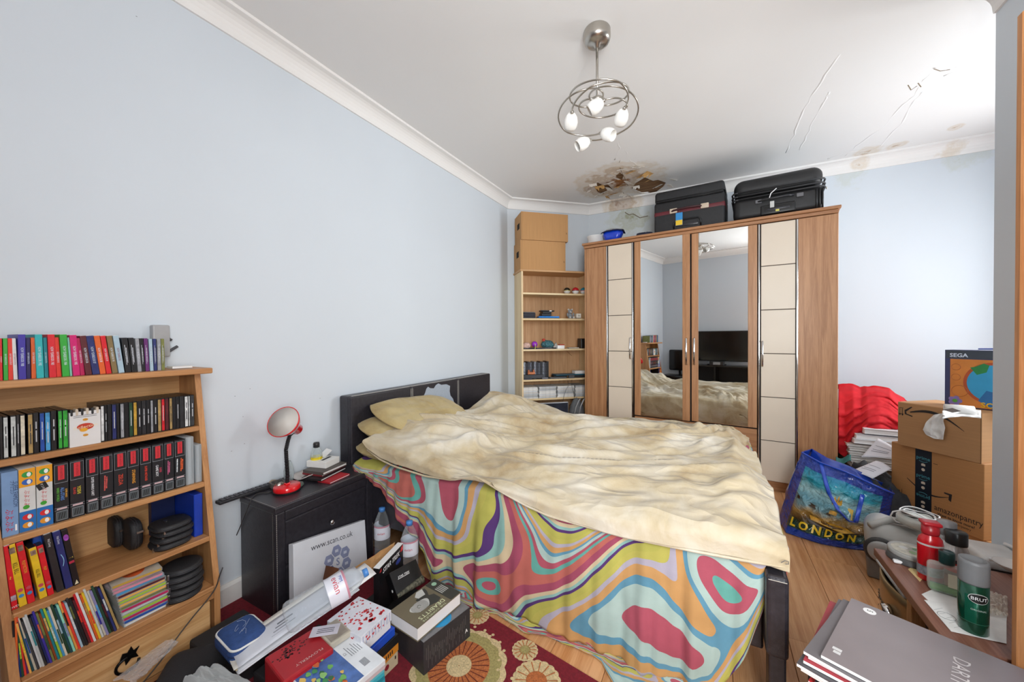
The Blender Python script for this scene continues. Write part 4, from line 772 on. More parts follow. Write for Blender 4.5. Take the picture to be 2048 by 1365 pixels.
for a, b_, h, wd_ in ((1816, 1896, .186, 'tall empty clear plastic case beside the black game boxes'), (1906, 1972, .150, 'short clear plastic case at the far end of the games shelf')):
    o, w = upright('plastic_case', u(a), u(b_), 940, -1.786, BZ[1], h, .12, None, wd_, 'plastic case', None); MB().rbox((-.12, 0, 0), (0, w, h), .003, 2).build('shell', GLASS('dfe6ea', .35, .15, name='frosted_case'), o); MB().box((-.118, w*.3, .002), (-.004, w*.7, h-.004)).build('insert', M('aeb4b8', .6), o)
# films
Z3 = 4.476
films = [(104, 164, 'red', .190, 3.5, [('~', .030, 'e8c23a', .5)], 'red film case with gold script at the near end of its shelf'), (175, 250, 'yellow', .190, 6, [('KILL BILL', .017, '1a1a1c', .62)], 'yellow film case with tall black title lettering, the taller of two'), (252, 320, 'red', .190, 6, [('PULP FICTION', .012, 'e8c23a', .6)], 'red film case with yellow block lettering between yellow ones'), (358, 430, 'yellow', .162, 7, [('KILL BILL', .013, '1a1a1c', .5)], 'yellow film case with black title, the shorter of two'), (432, 490, 'red', .162, 7, [('PULP', .010, 'e8c23a', .55)], 'short red film case beside the short yellow one'), (512, 582, 'charcoal', .190, 7.5, [('Walt Disney', .010, 'e4e4e6', .85)], 'charcoal film case with white script near its top'), (590, 660, 'navy', .190, 7.5, [('Walt Disney', .010, 'dfe6f2', .85)], 'deep blue film case with a pale swoosh beside the charcoal one'), (662, 722, 'black', .188, 7.5, [('T', .016, 'c8a84a', .5)], 'black film case with a purple disc, last of the films')]
wht = M('e6e6e8', .5)
for i, (a, b_, cn, h, tilt, tx, lab) in enumerate(films):
    v = 1060+(755-.37*(a-90))/Z3; o, w = upright('film_case', a/Z3, b_/Z3, v, -1.765, BZ[2], h, .135, None, lab, 'film case', 'films on the third shelf', tilt)
    MB().rbox((-.135, 0, 0), (0, w, h), .0015, 2).build('case', M(CN[cn], .3, var=.15, scale=30), o)
    MB().box((-.134, .001, h), (-.002, w-.001, h+.001)).build('case_edge', M('c9cdd2' if i in (0, 5, 6) else '2a2a2c', .35), o)
    for s, sz, cc, fz in tx: text(o, s, sz*.72, (.0004, w*.5, h*fz), (0, 0, -1), (0, 1, 0), M(cc, .5), sx=.7)
    if i in (1, 2, 3, 4):
        for fz, cc in ((.26, 'c8485a'), (.17, '3f88c0')): MB().prism(el(w*.5, h*fz, w*.34, .005), (.0006, 0, 0)).build('rating_spot', M(cc, .5), o)
        MB().box((0, w*.15, h*.86), (.0005, w*.85, h*.95)).build('print_picture', M('8a7060', .5, var=.6, scale=90), o)
    if i == 7: MB().prism(el(w*.5, h*.86, w*.40, .010), (.0006, 0, 0)).build('printed_disc', M('a04ab0', .4, var=.4, scale=90), o); MB().prism([(.0003, w*.2, .004), (.0003, w*.8, .004), (.0003, w*.6, .018)], (.0004, 0, 0)).build('printed_mark', M('e0d8b8', .5), o); MB().box((0, w*.1, h*.40), (.0006, w*.9, h*.44)).build('print_band', M('b82a44', .5), o)
    if i == 0: MB().box((0, w*.1, h*.14), (.0006, w*.95, h*.22)).build('print_picture', M('a89aa8', .5, var=.5, scale=90), o); text(o, 'DVD', .008, (.0003, w*.5, .008), (0, 1, 0), (0, 0, 1), wht)
    if i == 6: MB().tube([(.0004, w*(.35+.25*math.sin(t*3)), h*(.40+.2*t)) for t in [k/10 for k in range(11)]], .0009, 5).build('swoosh', M('9ad0f0', .4), o)
ya, yb = P(275/Z3, 1080, x=-1.80).y, P(420/Z3, 1085, x=-1.80).y
MB().rbox((-1.97, ya+.004, BZ[2]), (-1.80, ya+.035, BZ[2]+.188), .002, 1).solo('film_case', GLASS('2f62c8', .75, .1, name='blue_case'), 'translucent blue case pushed back behind the short yellow film', 'film case')
# round black zip cases
zipm = M('232326', .55, bump=.3, bscale=400); zipt = M('3a3a3e', .4)
def zip_case(loc, r, t, label, rot=(0, 0, 0), ang=0, square=.12):
    o = thing('disc_wallet', label, 'case', loc, rot=rot, group='round black zip cases')
    k = 36; ring = lambda rr: [(rr*(1+square*abs(math.sin(2*a))**2)*math.cos(a), rr*(1+square*abs(math.sin(2*a))**2)*math.sin(a)) for a in [i*2*math.pi/k for i in range(k)]]
    m = MB()
    lay = [(.0, 0), (.88, 0), (.97, t*.12), (1.0, t*.42), (1.0, t*.58), (.97, t*.88), (.85, t), (.0, t*1.04)]
    vs = []
    for q, h in lay: vs += [(x, y, h) for x, y in ring(max(q, .001)*r)]
    m.add(vs, [(i*k+j, i*k+(j+1) % k, (i+1)*k+(j+1) % k, (i+1)*k+j) for i in range(len(lay)-1) for j in range(k)]); m.build('shell', zipm, o, smooth=True)
    for h in (.40, .60): MB().tube([(x*1.005, y*1.005, t*h) for x, y in ring(r)], .0012, 5, closed=True).build('zip_tape', zipt, o)
    px, py = r*1.02*math.cos(ang), r*1.02*math.sin(ang)
    MB().rbox((-.003, -.004, -.018), (.003, .004, .004), .002, 1).build('zip_pull', STEEL, o).location = (px, py, t*.5)
    return o
c0 = P(344, 1088, z=BZ[2])
for k in range(4): zip_case((c0.x-.005+.003*(k % 2), c0.y+.004*(k % 3-1), BZ[2]+k*.0225+.0005), .056, .0218, f'round black zip case, {ordinal(k+1)} from the bottom of the short pile on the third shelf', ang=-1.2+.2*k)
MB().prism([(x, y, 0) for x, y in [(.012*math.cos(a), .006*math.sin(a)) for a in [i*math.pi/8 for i in range(16)]]], (0, 0, .0012)).build('badge', STEEL, [o for o in bpy.data.objects if o.name.startswith('disc_wallet') and not o.parent][-1]).location = (-.01, -.01, .0226)
for (uu, vv, th, lab) in ((252, 1098, .030, 'round black zip case standing on edge, nearer the films'), (287, 1102, .034, 'round black zip case standing on edge beside the pile of four')):
    q = P(uu, vv, z=BZ[2]); o = zip_case((q.x-.048, q.y, BZ[2]+.0605), .0535, th, lab, rot=(math.radians(90), 0, 0), ang=.25)
c1 = P(372, 1195, z=BZ[3])
for k in range(5): zip_case((c1.x-.03+.004*(k % 2), c1.y+.003*(k % 3-1), BZ[3]+k*.024+.0005), .060, .0232, f'round black zip case, {ordinal(k+1)} from the bottom of the tall pile on the lowest shelf', ang=-1.0, square=0)
MB().rbox((-1.97, BY1-.034, BZ[2]), (bfx(BZ[2])-.04, BY1-.006, BZ[2]+.165), .002, 1).solo('ring_binder', M('1c3fae', .35), 'bright blue folder upright beside the pile of zip cases', 'folder')
MB().rbox((-1.96, BY1-.11, BZ[2]), (-1.93, BY1-.037, BZ[2]+.175), .002, 1).solo('ring_binder', M('1a2550', .4), 'dark navy folder behind the pile of zip cases', 'folder')
# comics leaning on the lowest shelf
com = ['black', 'orange', 'blue', 'dark green', 'orange-red', 'purple', 'light orange', 'dark teal', 'cream', 'dark grey', 'white', 'silver', 'charcoal', 'navy', 'violet', 'olive', 'rust', 'teal', 'lime', 'sky blue', 'cream', 'dark green', 'dark teal', 'mint', 'light orange', 'orange-red', 'pale blue', 'charcoal', 'black', 'maroon', 'red', 'white', 'orange', 'yellow', 'silver', 'cream', 'lilac', 'dark green', 'black', 'navy', 'tan']
u_a, u_b = 128, 1075
for i, cn in enumerate(com):
    t = i/len(com); a = u_a+(u_b-u_a)*t; b_ = u_a+(u_b-u_a)*(i+1)/len(com); v = 1060+(1365-.42*(a-u_a))/Z3; h = .168+.008*math.sin(i*1.9)+(.006 if i > 29 else 0)
    o, w = upright('comic', a/Z3, b_/Z3, v, -1.732+.003*math.sin(i*2.3), BZ[3], h, .12, None, f'{cn} comic spine, {ordinal(i+1)} from the near end of the lowest shelf', 'comic', 'comics on the lowest shelf', min(9+4*t, math.degrees(math.asin(max(.01, min(.5, (P(a/Z3, v, x=-1.732).y-.257)/h))))))
    MB().box((-.12, 0, 0), (0, w*.93, h)).build('pages', M(CN[cn], .5, var=.12, scale=30), o)
    if i % 3 != 1: k = (i*7) % 5; MB().box((0, w*.15, h*(.25+.08*k)), (.0004, w*.8, h*(.55+.07*k))).build('spine_print', M(CN[com[(i*5+3) % len(com)]], .5, var=.4, scale=120), o)
# pile of disc cases lying flat
st = [('white', 'white'), ('blue', 'blue'), ('crimson', 'red'), ('lime', 'pale green'), ('silver', 'silver'), ('crimson', 'dark pink'), ('olive', 'sage green'), ('light orange', 'orange'), ('lime', 'bright lime'), ('light orange', 'peach'), ('maroon', 'deep red'), ('sky blue', 'sky blue'), ('pink', 'rose'), ('pink', 'dusty pink'), ('gold', 'tan')]
q0, q1 = P(1155/Z3, 1060+925/Z3, z=BZ[3]), P(1575/Z3, 1060+715/Z3, z=BZ[3])
for i, (cn, des) in enumerate(st):
    f = 1 if i < 13 else 0
    lean = -.0016*i; x1 = -1.722; ya = q0.y+lean-(.006 if i > 11 else 0); w = .125; rz = math.radians([2, -1, 1, 0, 2, -2, 1, -1, 0, 2, -1, 3, -4, 4, -6][i])
    o = thing('disc_case', f'{des} disc case, {ordinal(i+1)} from the bottom of the flat pile', 'disc case', (x1, ya, BZ[3]+.0005+i*.0103), rz, group='disc cases lying flat in a pile')
    MB().box((-.125, 0, 0), (0, w, .0100)).build('case', clear, o); MB().box((-.1235, .002, .0012), (-.001, w-.002, .0088)).build('inlay_card', M(CN[cn], .4, var=.2, scale=25), o)
    MB().box((-.0012, .004, .002), (.0003, w-.004, .0082)).build('spine_card', M(CN[cn], .4, var=.08), o)
    if i == 14: MB().prism([(-.06+.045*math.cos(a), .06+.03*math.sin(a), .0101) for a in [k*math.pi/12 for k in range(24)]], (0, 0, .0003)).build('printed_oval', M('c85a2a', .5, var=.3, scale=40), o)

# ------------------------------------------------------------------ on top of the wardrobe (its own coordinates: x along, y back, z up)
def wt_(u, v, dep): q = PP(u, v, WP-wnor*dep, wnor)-WP; return V((q.dot(wdir), dep, q.z))
def on_top(name, label, cat, x, y): o = thing(name, label, cat, WP+wdir*x-wnor*y+V((0, 0, WH)), WA); return o
nylon = M('1d1d20', .6, var=.2, scale=40, bump=.25, bscale=500); trimb = M('0f0f11', .35); redb = M('5e1a24', .55)
# soft black suitcase with a red band
a, b_ = wt_(1308, 440, .03), wt_(1450, 430, .03); w = b_.x-a.x; h = wt_(1380, 378, .03).z-WH; D = .40
s1 = on_top('suitcase', 'black fabric suitcase with a dark red band and a blue and yellow tag', 'suitcase', a.x, .03)
MB().rbox((0, 0, .004), (w, D, h*.80), .022, 4).build('body', nylon, s1, smooth=True); MB().rbox((.004, .004, h*.78), (w-.004, D-.004, h+.03), .028, 4).build('lid', nylon, s1, smooth=True)
for zz in (h*.79, h*.84): MB().tube([(.02, -.002, zz), (w-.02, -.002, zz), (w-.002, .02, zz), (w-.002, D-.03, zz)], .0035, 6).build('zip', trimb, s1, smooth=True)
MB().rbox((-.001, -.002, h*.42), (w+.002, D*.6, h*.58), .02, 3).build('band', redb, s1, smooth=True)
MB().tube([(w*.26, -.004, h*.5), (w*.30, -.022, h*.515), (w*.5, -.030, h*.53), (w*.66, -.022, h*.525), (w*.70, -.004, h*.52)], .009, 8).build('carry_handle', M('3a1218', .5), s1, smooth=True)
for fx in (.24, .68): MB().rbox((w*fx, -.016, h*.455), (w*(fx+.11), -.001, h*.575), .006, 3).build('handle_clip', M('cbb9a4', .35), s1, smooth=True)
tg = MB().rbox((w*.33, -.020, h*.12), (w*.43, -.017, h*.44), .002, 1).build('luggage_tag', M('2f86c4', .5), s1); MB().box((w*.332, -.0212, h*.125), (w*.428, -.020, h*.25)).build('tag_stripe', M('e2bd2a', .5), tg)
MB().tube([(w*.38, -.018, h*.44), (w*.38, -.018, h*.50)], .002, 5).build('tag_strap', M('7a4a30', .6), tg)
r0, r1 = w*.30, w*.68
MB().tube([(r0, -.004, h*.06), (r0, -.010, h*.20), (r0+.02, -.010, h*.26), (r1-.02, -.010, h*.26), (r1, -.010, h*.20), (r1, -.004, h*.06)], .007, 8).build('trolley_surround', trimb, s1, smooth=True)
MB().rbox((r0+.02, -.006, h*.10), (r1-.02, .002, h*.17), .003, 2).build('trolley_grip', M('2c2c30', .3), s1, smooth=True)
# moulded black suitcase
a2, b2 = wt_(1464, 430, .02), wt_(1652, 400, .02); w2 = b2.x-a2.x; h2 = wt_(1560, 350, .02).z-WH; D2 = .44
s2 = on_top('suitcase', 'moulded hard black suitcase with ribbed corners and a double zip', 'suitcase', a2.x, .02)
abs_ = M('1a1a1c', .42, var=.15, scale=30, bump=.3, bscale=350)
MB().rbox((.006, .006, .004), (w2-.006, D2, h2*.62), .055, 6).build('lower_shell', abs_, s2, smooth=True); MB().rbox((.010, .010, h2*.60), (w2-.010, D2-.004, h2*1.10), .070, 6).build('upper_shell', abs_, s2, smooth=True)
for zz in (.56, .64, .74):
    MB().tube([(.045, .0, h2*zz), (w2-.045, .0, h2*zz), (w2-.012, .014, h2*zz), (w2, .05, h2*zz), (w2, D2-.06, h2*zz)], .0065, 8).build('zip_ridge', M('2c2c2f', .5), s2, smooth=True)
    MB().tube([(.045, .0, h2*zz), (.014, .014, h2*zz), (.0, .05, h2*zz), (.0, D2-.06, h2*zz)], .0065, 8).build('zip_ridge', M('2c2c2f', .5), s2, smooth=True)
for k in range(3): MB().tube([(w2-.055+.019*k, .004+.004*k*k, h2*.05), (w2-.055+.019*k, .002+.004*k*k, h2*.50)], .006, 6).build('corner_rib', abs_, s2, smooth=True)
MB().rbox((w2*.33, -.012, h2*.06), (w2*.70, .004, h2*.30), .012, 4).build('trolley_surround', trimb, s2, smooth=True); MB().rbox((w2*.37, -.0135, h2*.11), (w2*.66, -.002, h2*.25), .008, 3).build('trolley_recess', M('08080a', .5), s2, smooth=True)
MB().rbox((w2*.40, -.0165, h2*.145), (w2*.64, -.008, h2*.20), .004, 2).build('trolley_grip', M('34343a', .3), s2, smooth=True)
MB().tube([(w2*.30, -.002, h2*.42), (w2*.36, -.022, h2*.43), (w2*.62, -.022, h2*.445), (w2*.68, -.002, h2*.45)], .008, 8).build('carry_handle', M('2a2a2e', .35), s2, smooth=True)
for fx in (.27, .71): MB().rbox((w2*fx, -.008, h2*.38), (w2*(fx+.07), .004, h2*.47), .003, 2).build('handle_mount', M('6a6a6e', .35), s2)
MB().tube([(w2*.42, -.022, h2*.43), (w2*.44, -.028, h2*.56), (w2*.50, -.028, h2*.66)], .0035, 5).build('tag_strip', WT, s2); MB().rbox((w2*.43, -.030, h2*.20), (w2*.475, -.0265, h2*.36), .002, 1).build('tag_strip', M('c9c9c6', .5), s2)
MB().rbox((w2*.49, -.018, h2*.10), (w2*.53, -.016, h2*.15), .001, 1).build('sticker', M('d8cf6a', .5), s2); MB().lathe([(.0, 0), (.008, .002), (.008, .008), (.0, .010)], 10, (w2, .02, h2*.5), (1, 0, 0)).build('stud', STEEL, s2, smooth=True)
for x, y in ((.07, .06), (w2-.07, .06), (.07, D2-.06), (w2-.07, D2-.06)): MB().lathe([(.0, 0), (.014, 0), (.014, .006), (.0, .006)], 12, (x, y, 0)).build('foot', trimb, s2)
# white tub, blue bag, dark cloth
t = on_top('plastic_tub', 'empty white plastic tub at the end of the wardrobe top', 'tub', wt_(1192, 480, .14).x, .14)
MB().lathe([(.0, .002), (.070, .0), (.078, .004), (.090, .085), (.094, .088), (.094, .094), (.090, .094), (.087, .088), (.075, .008), (.0, .006)], 28).build('tub', M('e9eaea', .4, var=.02), t, smooth=True)
o = on_top('zip_bag', 'shiny bright blue padded bag with a navy flap on the wardrobe', 'bag', wt_(1226, 465, .10).x, .10)
m = MB(); m.rbox((-.10, -.055, 0), (.10, .06, .12), .05, 5); m.v = [V((p.x*(.72+.28*smooth01(p.z/.09)), p.y, p.z))*1.0+V((.006, .004, .003))*noise.noise(p*25) for p in m.v]; m.build('pouch', M('1440c8', .25, var=.1, scale=30, coat=.3), o, smooth=True)
MB().grid(lambda u, v: (lerp(-.106, .106, u), lerp(-.062, .066, v), .104+.022*math.sin(v*math.pi)+.008*noise.noise((u*6, v*6, 2))-.016*abs(2*u-1)**3), 16, 10).build('flap', M('16204a', .5), o, smooth=True, solid=.006)
MB().tube([(-.05, -.058, .118), (0, -.063, .122), (.03, -.062, .119)], .002, 5).build('zip_pull', STEEL, o)
o = on_top('crumpled_cloth', 'crumpled dark navy cloth beside the black fabric suitcase', 'cloth', wt_(1290, 462, .10).x, .10)
m = MB(); m.lathe([(.0, .0), (.07, .0), (.085, .012), (.07, .040), (.035, .052), (.0, .05)], 30, sy=.6); m.v = [p+V((noise.noise(p*30), noise.noise(p*30+V((5, 0, 0))), .8*noise.noise(p*34+V((0, 9, 0)))))*.016*(p.z > .004) for p in m.v]; m.build('folds', M('23263a', .8, bump=.3), o, smooth=True)

# ------------------------------------------------------------------ on the tall shelf unit (its own coordinates: x along, y back, z up)
def on_shelf(name, label, cat, x, y, z, rz=0, group=None): return thing(name, label, cat, S0+dv*x-nv*y+V((0, 0, z)), angA+rz, group)
kraft = M('bb8d5c', .8, var=.06, scale=4, bump=.06, stretch=(30, 1, 1)); kraft_d = M('8a6438', .8)
for i, (u0, u1, vb, z0, dep, lab) in enumerate(((1041, 1131, 480, STOP+.001, .005, 'lower of the two brown cartons stacked on the shelf unit'), (1042.5, 1136, 424, None, .0, 'upper brown carton under the ceiling on the shelf unit'))):
    x0, x1 = sp(u0, vb+20, dep).x, sp(u1, vb+20, dep).x; z0 = z0 if z0 else zt_; zt_ = sp(1090, vb+2, dep).z
    o = on_shelf('carton', lab, 'box', x0, dep, z0, 0); h = zt_-z0-.002; dd_ = .27
    MB().box((0, 0, 0), (x1-x0, dd_, h)).build('body', kraft, o, bevel=.002)
    MB().box((.012, -.0006, .002), (.014, .0, h-.002)).build('fold_line', kraft_d, o); MB().rbox((-.0012, .07, h*.45), (.001, .16, h*.66), .0005, 1).build('hand_hole', M('1c140c', .9), o)
    for dz in (0, .010): MB().box((x1-x0-.022, -.0008, h*.28+dz), (x1-x0-.010, .0, h*.28+dz+.0025)).build('print_mark', INK, o)
    MB().box((x1-x0-.022, -.0008, h*.28), (x1-x0-.0195, .0, h*.34)).build('print_mark', INK, o)
# three two-tone balls
for i, (u, r, c1, c2, band, lab) in enumerate(((1134, .036, '2a2a24', 'd8d6d4', 'b8a830', 'dark ball with yellow marks, leftmost of the three balls'), (1151, .038, 'c4202a', 'e6e4e4', '1c1c1e', 'red and white ball in the middle of the three balls'), (1171, .038, '2a8aa0', 'e6e6e8', 'd8402a', 'white and teal ball partly behind the wardrobe edge'))):
    x = sp(u, 578, .06).x; x = min(x, SW-.06); o = on_shelf('toy_ball', lab, 'ball', x, .06, SZ[5], 0, 'balls on the shelf unit')
    pr = [(r*math.sin(a), r-r*math.cos(a)) for a in [k*math.pi/18 for k in range(19)]]
    MB().lathe(pr[:10], 24).build('lower_half', M(c2, .25, var=.02), o, smooth=True); MB().lathe(pr[9:], 24).build('upper_half', M(c1, .25, var=.05), o, smooth=True)
    MB().lathe([(r*.99, r-.0025), (r*1.015, r-.0025), (r*1.015, r+.0025), (r*.99, r+.0025)], 24).build('band', M(band, .4), o)
# second shelf
def flat(name, u0, u1, z, dep, d, h, mat, label, cat, rz=0, r=.003): 
    x0, x1 = sp(u0, 640, dep).x, sp(u1, 640, dep).x; x1 = min(x1, SW-.022); x0 = max(x0, .022); m = MB().rbox((x0, dep, z), (x1, dep+d, z+h), r, 2); o = m.build(name, mat); 
    c = V(((x0+x1)/2, dep+d/2, z)); 
    for v in o.data.vertices: v.co -= c
    o.location = S0+dv*c.x-nv*c.y+V((0, 0, z)); o.rotation_euler = (0, 0, angA+rz); return tag(o, label, cat)
dk = M('2b2d38', .45, var=.15)
for k in range(5): flat('game_console', 1044+k, 1071+.4*(k % 2), SZ[4]+.001+k*.0125, .03+.004*(k % 2), .13, .012, dk, f'slim dark blue-grey handheld, {ordinal(k+1)} up in its pile on the second board', 'handheld')
blk = M('17181a', .4); 
flat('black_box', 1080, 1107, SZ[4]+.001, .10, .12, .030, blk, 'wide black box under the other black boxes on the second board', 'box'); flat('black_box', 1084, 1103, SZ[4]+.032, .10, .10, .026, M('22262a', .4), 'grey-black box second up in the black pile', 'box'); flat('black_box', 1086, 1103, SZ[4]+.059, .10, .10, .020, M('1a2022', .4), 'black box third up in the black pile', 'box')
o = flat('black_box', 1082, 1109, SZ[4]+.080, .10, .07, .014, blk, 'flat black box with a white end label on top of the pile', 'box'); MB().box((.02, -.036, .002), (.045, -.0345, .012)).build('end_label', WT, o)
flat('handheld_console', 1078, 1119, SZ[4]+.008, .015, .07, .016, M('1b7fd8', .25, coat=.4), 'bright blue handheld console lying before the black boxes', 'handheld'); flat('tray', 1074, 1120, SZ[4]+.001, .01, .08, .006, M('5a5c60', .5), 'thin grey tray under the blue handheld console', 'tray')
flat('game_card_pack', 1046, 1070, SZ[4]+.0635, .02, .05, .004, M('8a8c90', .5), 'thin grey card lying on the pile of dark handhelds', 'card')
fur = M('9aa0a6', .95, var=.25, scale=120, bump=.8, bscale=700); fur2 = M('d9d4cc', .95, var=.15, scale=120, bump=.8, bscale=700)
x = sp(1141, 630, .05).x; o = on_shelf('teddy_bear', 'small grey teddy bear sitting on the second board', 'soft toy', x, .05, SZ[4], 0)
def ell(c, r, k=14): m = MB(); m.lathe([(math.sin(a), -math.cos(a)) for a in [i*math.pi/8 for i in range(9)]], k); m.v = [V((p.x*r[0]+c[0], p.y*r[1]+c[1], p.z*r[2]+c[2])) for p in m.v]; return m
ell((0, .012, .030), (.026, .022, .032)).build('body', fur, o, smooth=True); ell((0, .004, .080), (.026, .023, .024)).build('head', fur, o, smooth=True); ell((0, -.018, .074), (.013, .010, .010)).build('muzzle', fur2, o, smooth=True); ell((0, -.028, .077), (.004, .003, .003)).build('nose', BLACK, o, smooth=True)
for s in (-1, 1):
    ell((s*.022, .006, .102), (.010, .006, .010)).build('ear', fur2, o, smooth=True); ell((s*.009, -.017, .086), (.0025, .002, .0025), 8).build('eye', BLACK, o, smooth=True)
    ell((s*.034, -.002, .045), (.010, .010, .022)).build('arm', fur, o, smooth=True); ell((s*.020, -.024, .012), (.012, .022, .012)).build('leg', fur, o, smooth=True); ell((s*.021, -.045, .013), (.010, .004, .011)).build('paw', fur2, o, smooth=True)
x = sp(1153, 630, .05).x; o = on_shelf('date_cube', 'cream block calendar showing a number next to the bear', 'calendar', x, .05, SZ[4]); ww = min(.055, SW-.022-x)
MB().rbox((0, 0, 0), (ww, .05, .012), .002, 1).build('base', M('8a8078', .6), o); MB().rbox((0, 0, .012), (ww, .05, .058), .003, 2).build('cube', M('e2ddd2', .5), o); text(o, '16', .026, (ww*.5, -.0002, .035), (1, 0, 0), (0, 0, 1), INK)
# third shelf
x = sp(1069, 695, .05).x; o = on_shelf('purple_ball', 'bright purple ball on a short stick on the third board', 'ball', x, .05, SZ[3]); ell((0, 0, .052), (.032, .032, .032), 20).build('ball', M('9a2fc4', .3), o, smooth=True); MB().tube([(.0, -.034, .055), (-.004, -.040, .02), (-.006, -.04, .001)], .003, 6).build('stick', M('c8e060', .4), o)
x = sp(1053, 690, .05).x; o = on_shelf('soft_toy', 'pale pink speckled soft toy at the end of the third board', 'soft toy', x, .06, SZ[3]); m = ell((0, 0, .036), (.048, .04, .036), 18); m.v = [p+V((0, 0, .006))*noise.noise(p*60) for p in m.v]; m.build('body', M('d8b4a8', .9, var=.5, scale=150, bump=.6), o, smooth=True)
x = sp(1095, 690, .09).x; o = on_shelf('drawstring_bag', 'dark teal patterned cloth bag lying on the third board', 'bag', x, .09, SZ[3]); m = ell((0, 0, .046), (.075, .05, .046), 22); m.v = [p+V((.5, .3, 1))*.012*noise.noise(p*30) for p in m.v]; m.build('bag', M('3f6a72', .85, var=.9, scale=90, bump=.5), o, smooth=True); MB().lathe([(.012, 0), (.02, .02), (.008, .03)], 10, (-.05, -.02, .082)).build('tied_neck', M('c24a3a', .7), o)
x = sp(1112, 688, .06).x; MBt = MB().prism([(-.022, 0, .030), (.022, 0, .030), (0, 0, .068)], (0, .02, 0)); o = on_shelf('wooden_wedge', 'small grey triangular block on the third board', 'ornament', x, .06, SZ[3]); MBt.build('wedge', M('a8a49c', .6), o); MB().rbox((-.03, -.002, 0), (.05, .03, .014), .002, 1).build('base', M('3a3a3c', .5), o); MB().rbox((-.028, -.001, .0145), (.045, .028, .028), .002, 1).build('block', M('c8c4c0', .5), o)
o = flat('card_box', 1115, 1129, SZ[3]+.001, .02, .05, .036, WT, 'small white carton with a red lid edge on the third board', 'box'); 
o = flat('card_box', 1119, 1129, SZ[3]+.038, .03, .05, .008, M('c83a36', .5), 'thin red packet lying on the small white carton', 'packet')
flat('game_console', 1138, 1158, SZ[3]+.001, .03, .07, .012, M('b8b2a8', .5), 'pale grey handheld lying flat near the wardrobe', 'handheld')
rg = random.Random(11)
for k, (u, w_, cc, des) in enumerate(((1046, 14, '3a3c44', 'grey'), (1058, 16, '1e1f22', 'black'), (1072, 20, '2c2a3a', 'blue-black'), (1086, 18, '4a4c52', 'steel grey'), (1096, 16, '26282c', 'charcoal'))): flat('game_cartridge', u, u+w_, SZ[3]+.001, .005+.004*k, .045, .012+.003*(k % 2), M(cc, .45, var=.5, scale=80), f'{des} game cartridge, {ordinal(k+1)} along the front of the third board', 'cartridge', rz=rg.uniform(-.2, .2))
x = SW-.075; MB().rbox((-.022, 0, 0), (.03, .10, .11), .006, 2).build('speaker_tmp', blk)
o = bpy.data.objects['speaker_tmp']; o.name = 'speaker'; o.location = S0+dv*x-nv*.05+V((0, 0, SZ[3])); o.rotation_euler = (0, 0, angA); tag(o, 'tall black speaker half hidden by the wardrobe on the third board', 'speaker')
ln = MB().tube([sp(1133, 702, .0), sp(1137, 706, -.006), sp(1141, 710, -.008), sp(1144, 712, -.008)], .002, 5); o = on_shelf('pen', 'brown pen hanging over the edge of the third board', 'pen', 0, 0, 0); ln.v = [p for p in ln.v]; ln.build('barrel', M('6a4a34', .5), o)
# fourth shelf: sleeves, recorder, tablet, adaptors
slc = ['6a707c', '8d93a0', '2e3038', '3a3c46', '5a5e6a', '24252a', '7d828e', '34363e', '4c505a', '2a2b30', '6c707a', '30323a', '1c1d20']
for k, cc in enumerate(slc): flat('game_sleeve', 1042+k*4.25, 1042+k*4.25+4.0, SZ[2]+.001, .06, .13, .185-.006*(k % 3), M(cc, .35, var=.5, scale=60), f'grey game sleeve, {ordinal(k+1)} from the side panel on the fourth board', 'game sleeve', r=.001)
x = sp(1062, 745, .03).x; o = on_shelf('toy_figure', 'small orange-brown toy on the black recorder', 'toy', x, .03, SZ[2]+.052); m = MB().rbox((-.035, -.015, 0), (.045, .02, .03), .008, 2); m.v = [p+V((.2, .2, 1))*.012*noise.noise(p*60) for p in m.v]; m.build('body', M('c87a52', .6, var=.4, scale=60), o, smooth=True)
for s in (-.025, .03): MB().rbox((s-.008, -.008, .02), (s+.008, .01, .05), .004, 2).build('turret', M('b86a44', .6), o, smooth=True)
flat('recorder', 1047, 1087, SZ[2]+.012, .01, .05, .038, M('3c3e44', .5), 'dark grey rectangular recorder below the orange toy', 'recorder'); flat('game_controller', 1042, 1064, SZ[2]+.001, .0, .05, .010, M('4a4a58', .5), 'flat blue-grey controller at the end of the fourth board', 'controller'); flat('game_controller', 1084, 1096, SZ[2]+.001, .0, .05, .018, M('6a6a72', .5), 'small grey gadget beside the recorder on the fourth board', 'gadget')
flat('adaptor', 1100, 1133, SZ[2]+.001, .0, .05, .016, M('55585c', .5), 'long grey power adaptor on the fourth board', 'adaptor'); flat('adaptor', 1138, 1149, SZ[2]+.001, .0, .04, .034, M('4e5054', .5), 'square grey plug adaptor on the fourth board', 'adaptor')
flat('tablet', 1112, 1170, SZ[2]+.030, .03, .15, .010, M('155a72', .4), 'teal tablet case lying over the adaptors', 'tablet'); flat('gadget_box', 1108, 1134, SZ[2]+.001, .06, .10, .028, M('202226', .5), 'black box holding up the teal tablet', 'box'); flat('gadget_box', 1150, 1170, SZ[2]+.001, .05, .10, .028, M('26282c', .5), 'second black box under the wardrobe end of the tablet', 'box')
o = flat('card_box', 1150, 1170, SZ[2]+.041, .05, .09, .034, M('e0dedb', .5), 'white flat carton lying on the teal tablet', 'box')
MB().tube([sp(1136, 765, -.004)+V((0, 0, 0)), sp(1134, 790, -.008), sp(1128, 800, -.004)], .0018, 5).build('cable_tmp', blk); o = bpy.data.objects['cable_tmp']; o.name = 'cable'
def shelf_cable(pts, lab):
    o = on_shelf('cable', lab, 'cable', 0, 0, 0); MB().tube([sp(u, v, d) for u, v, d in pts], .0018, 5).build('strand', blk, o, smooth=True)
bpy.data.objects.remove(o)
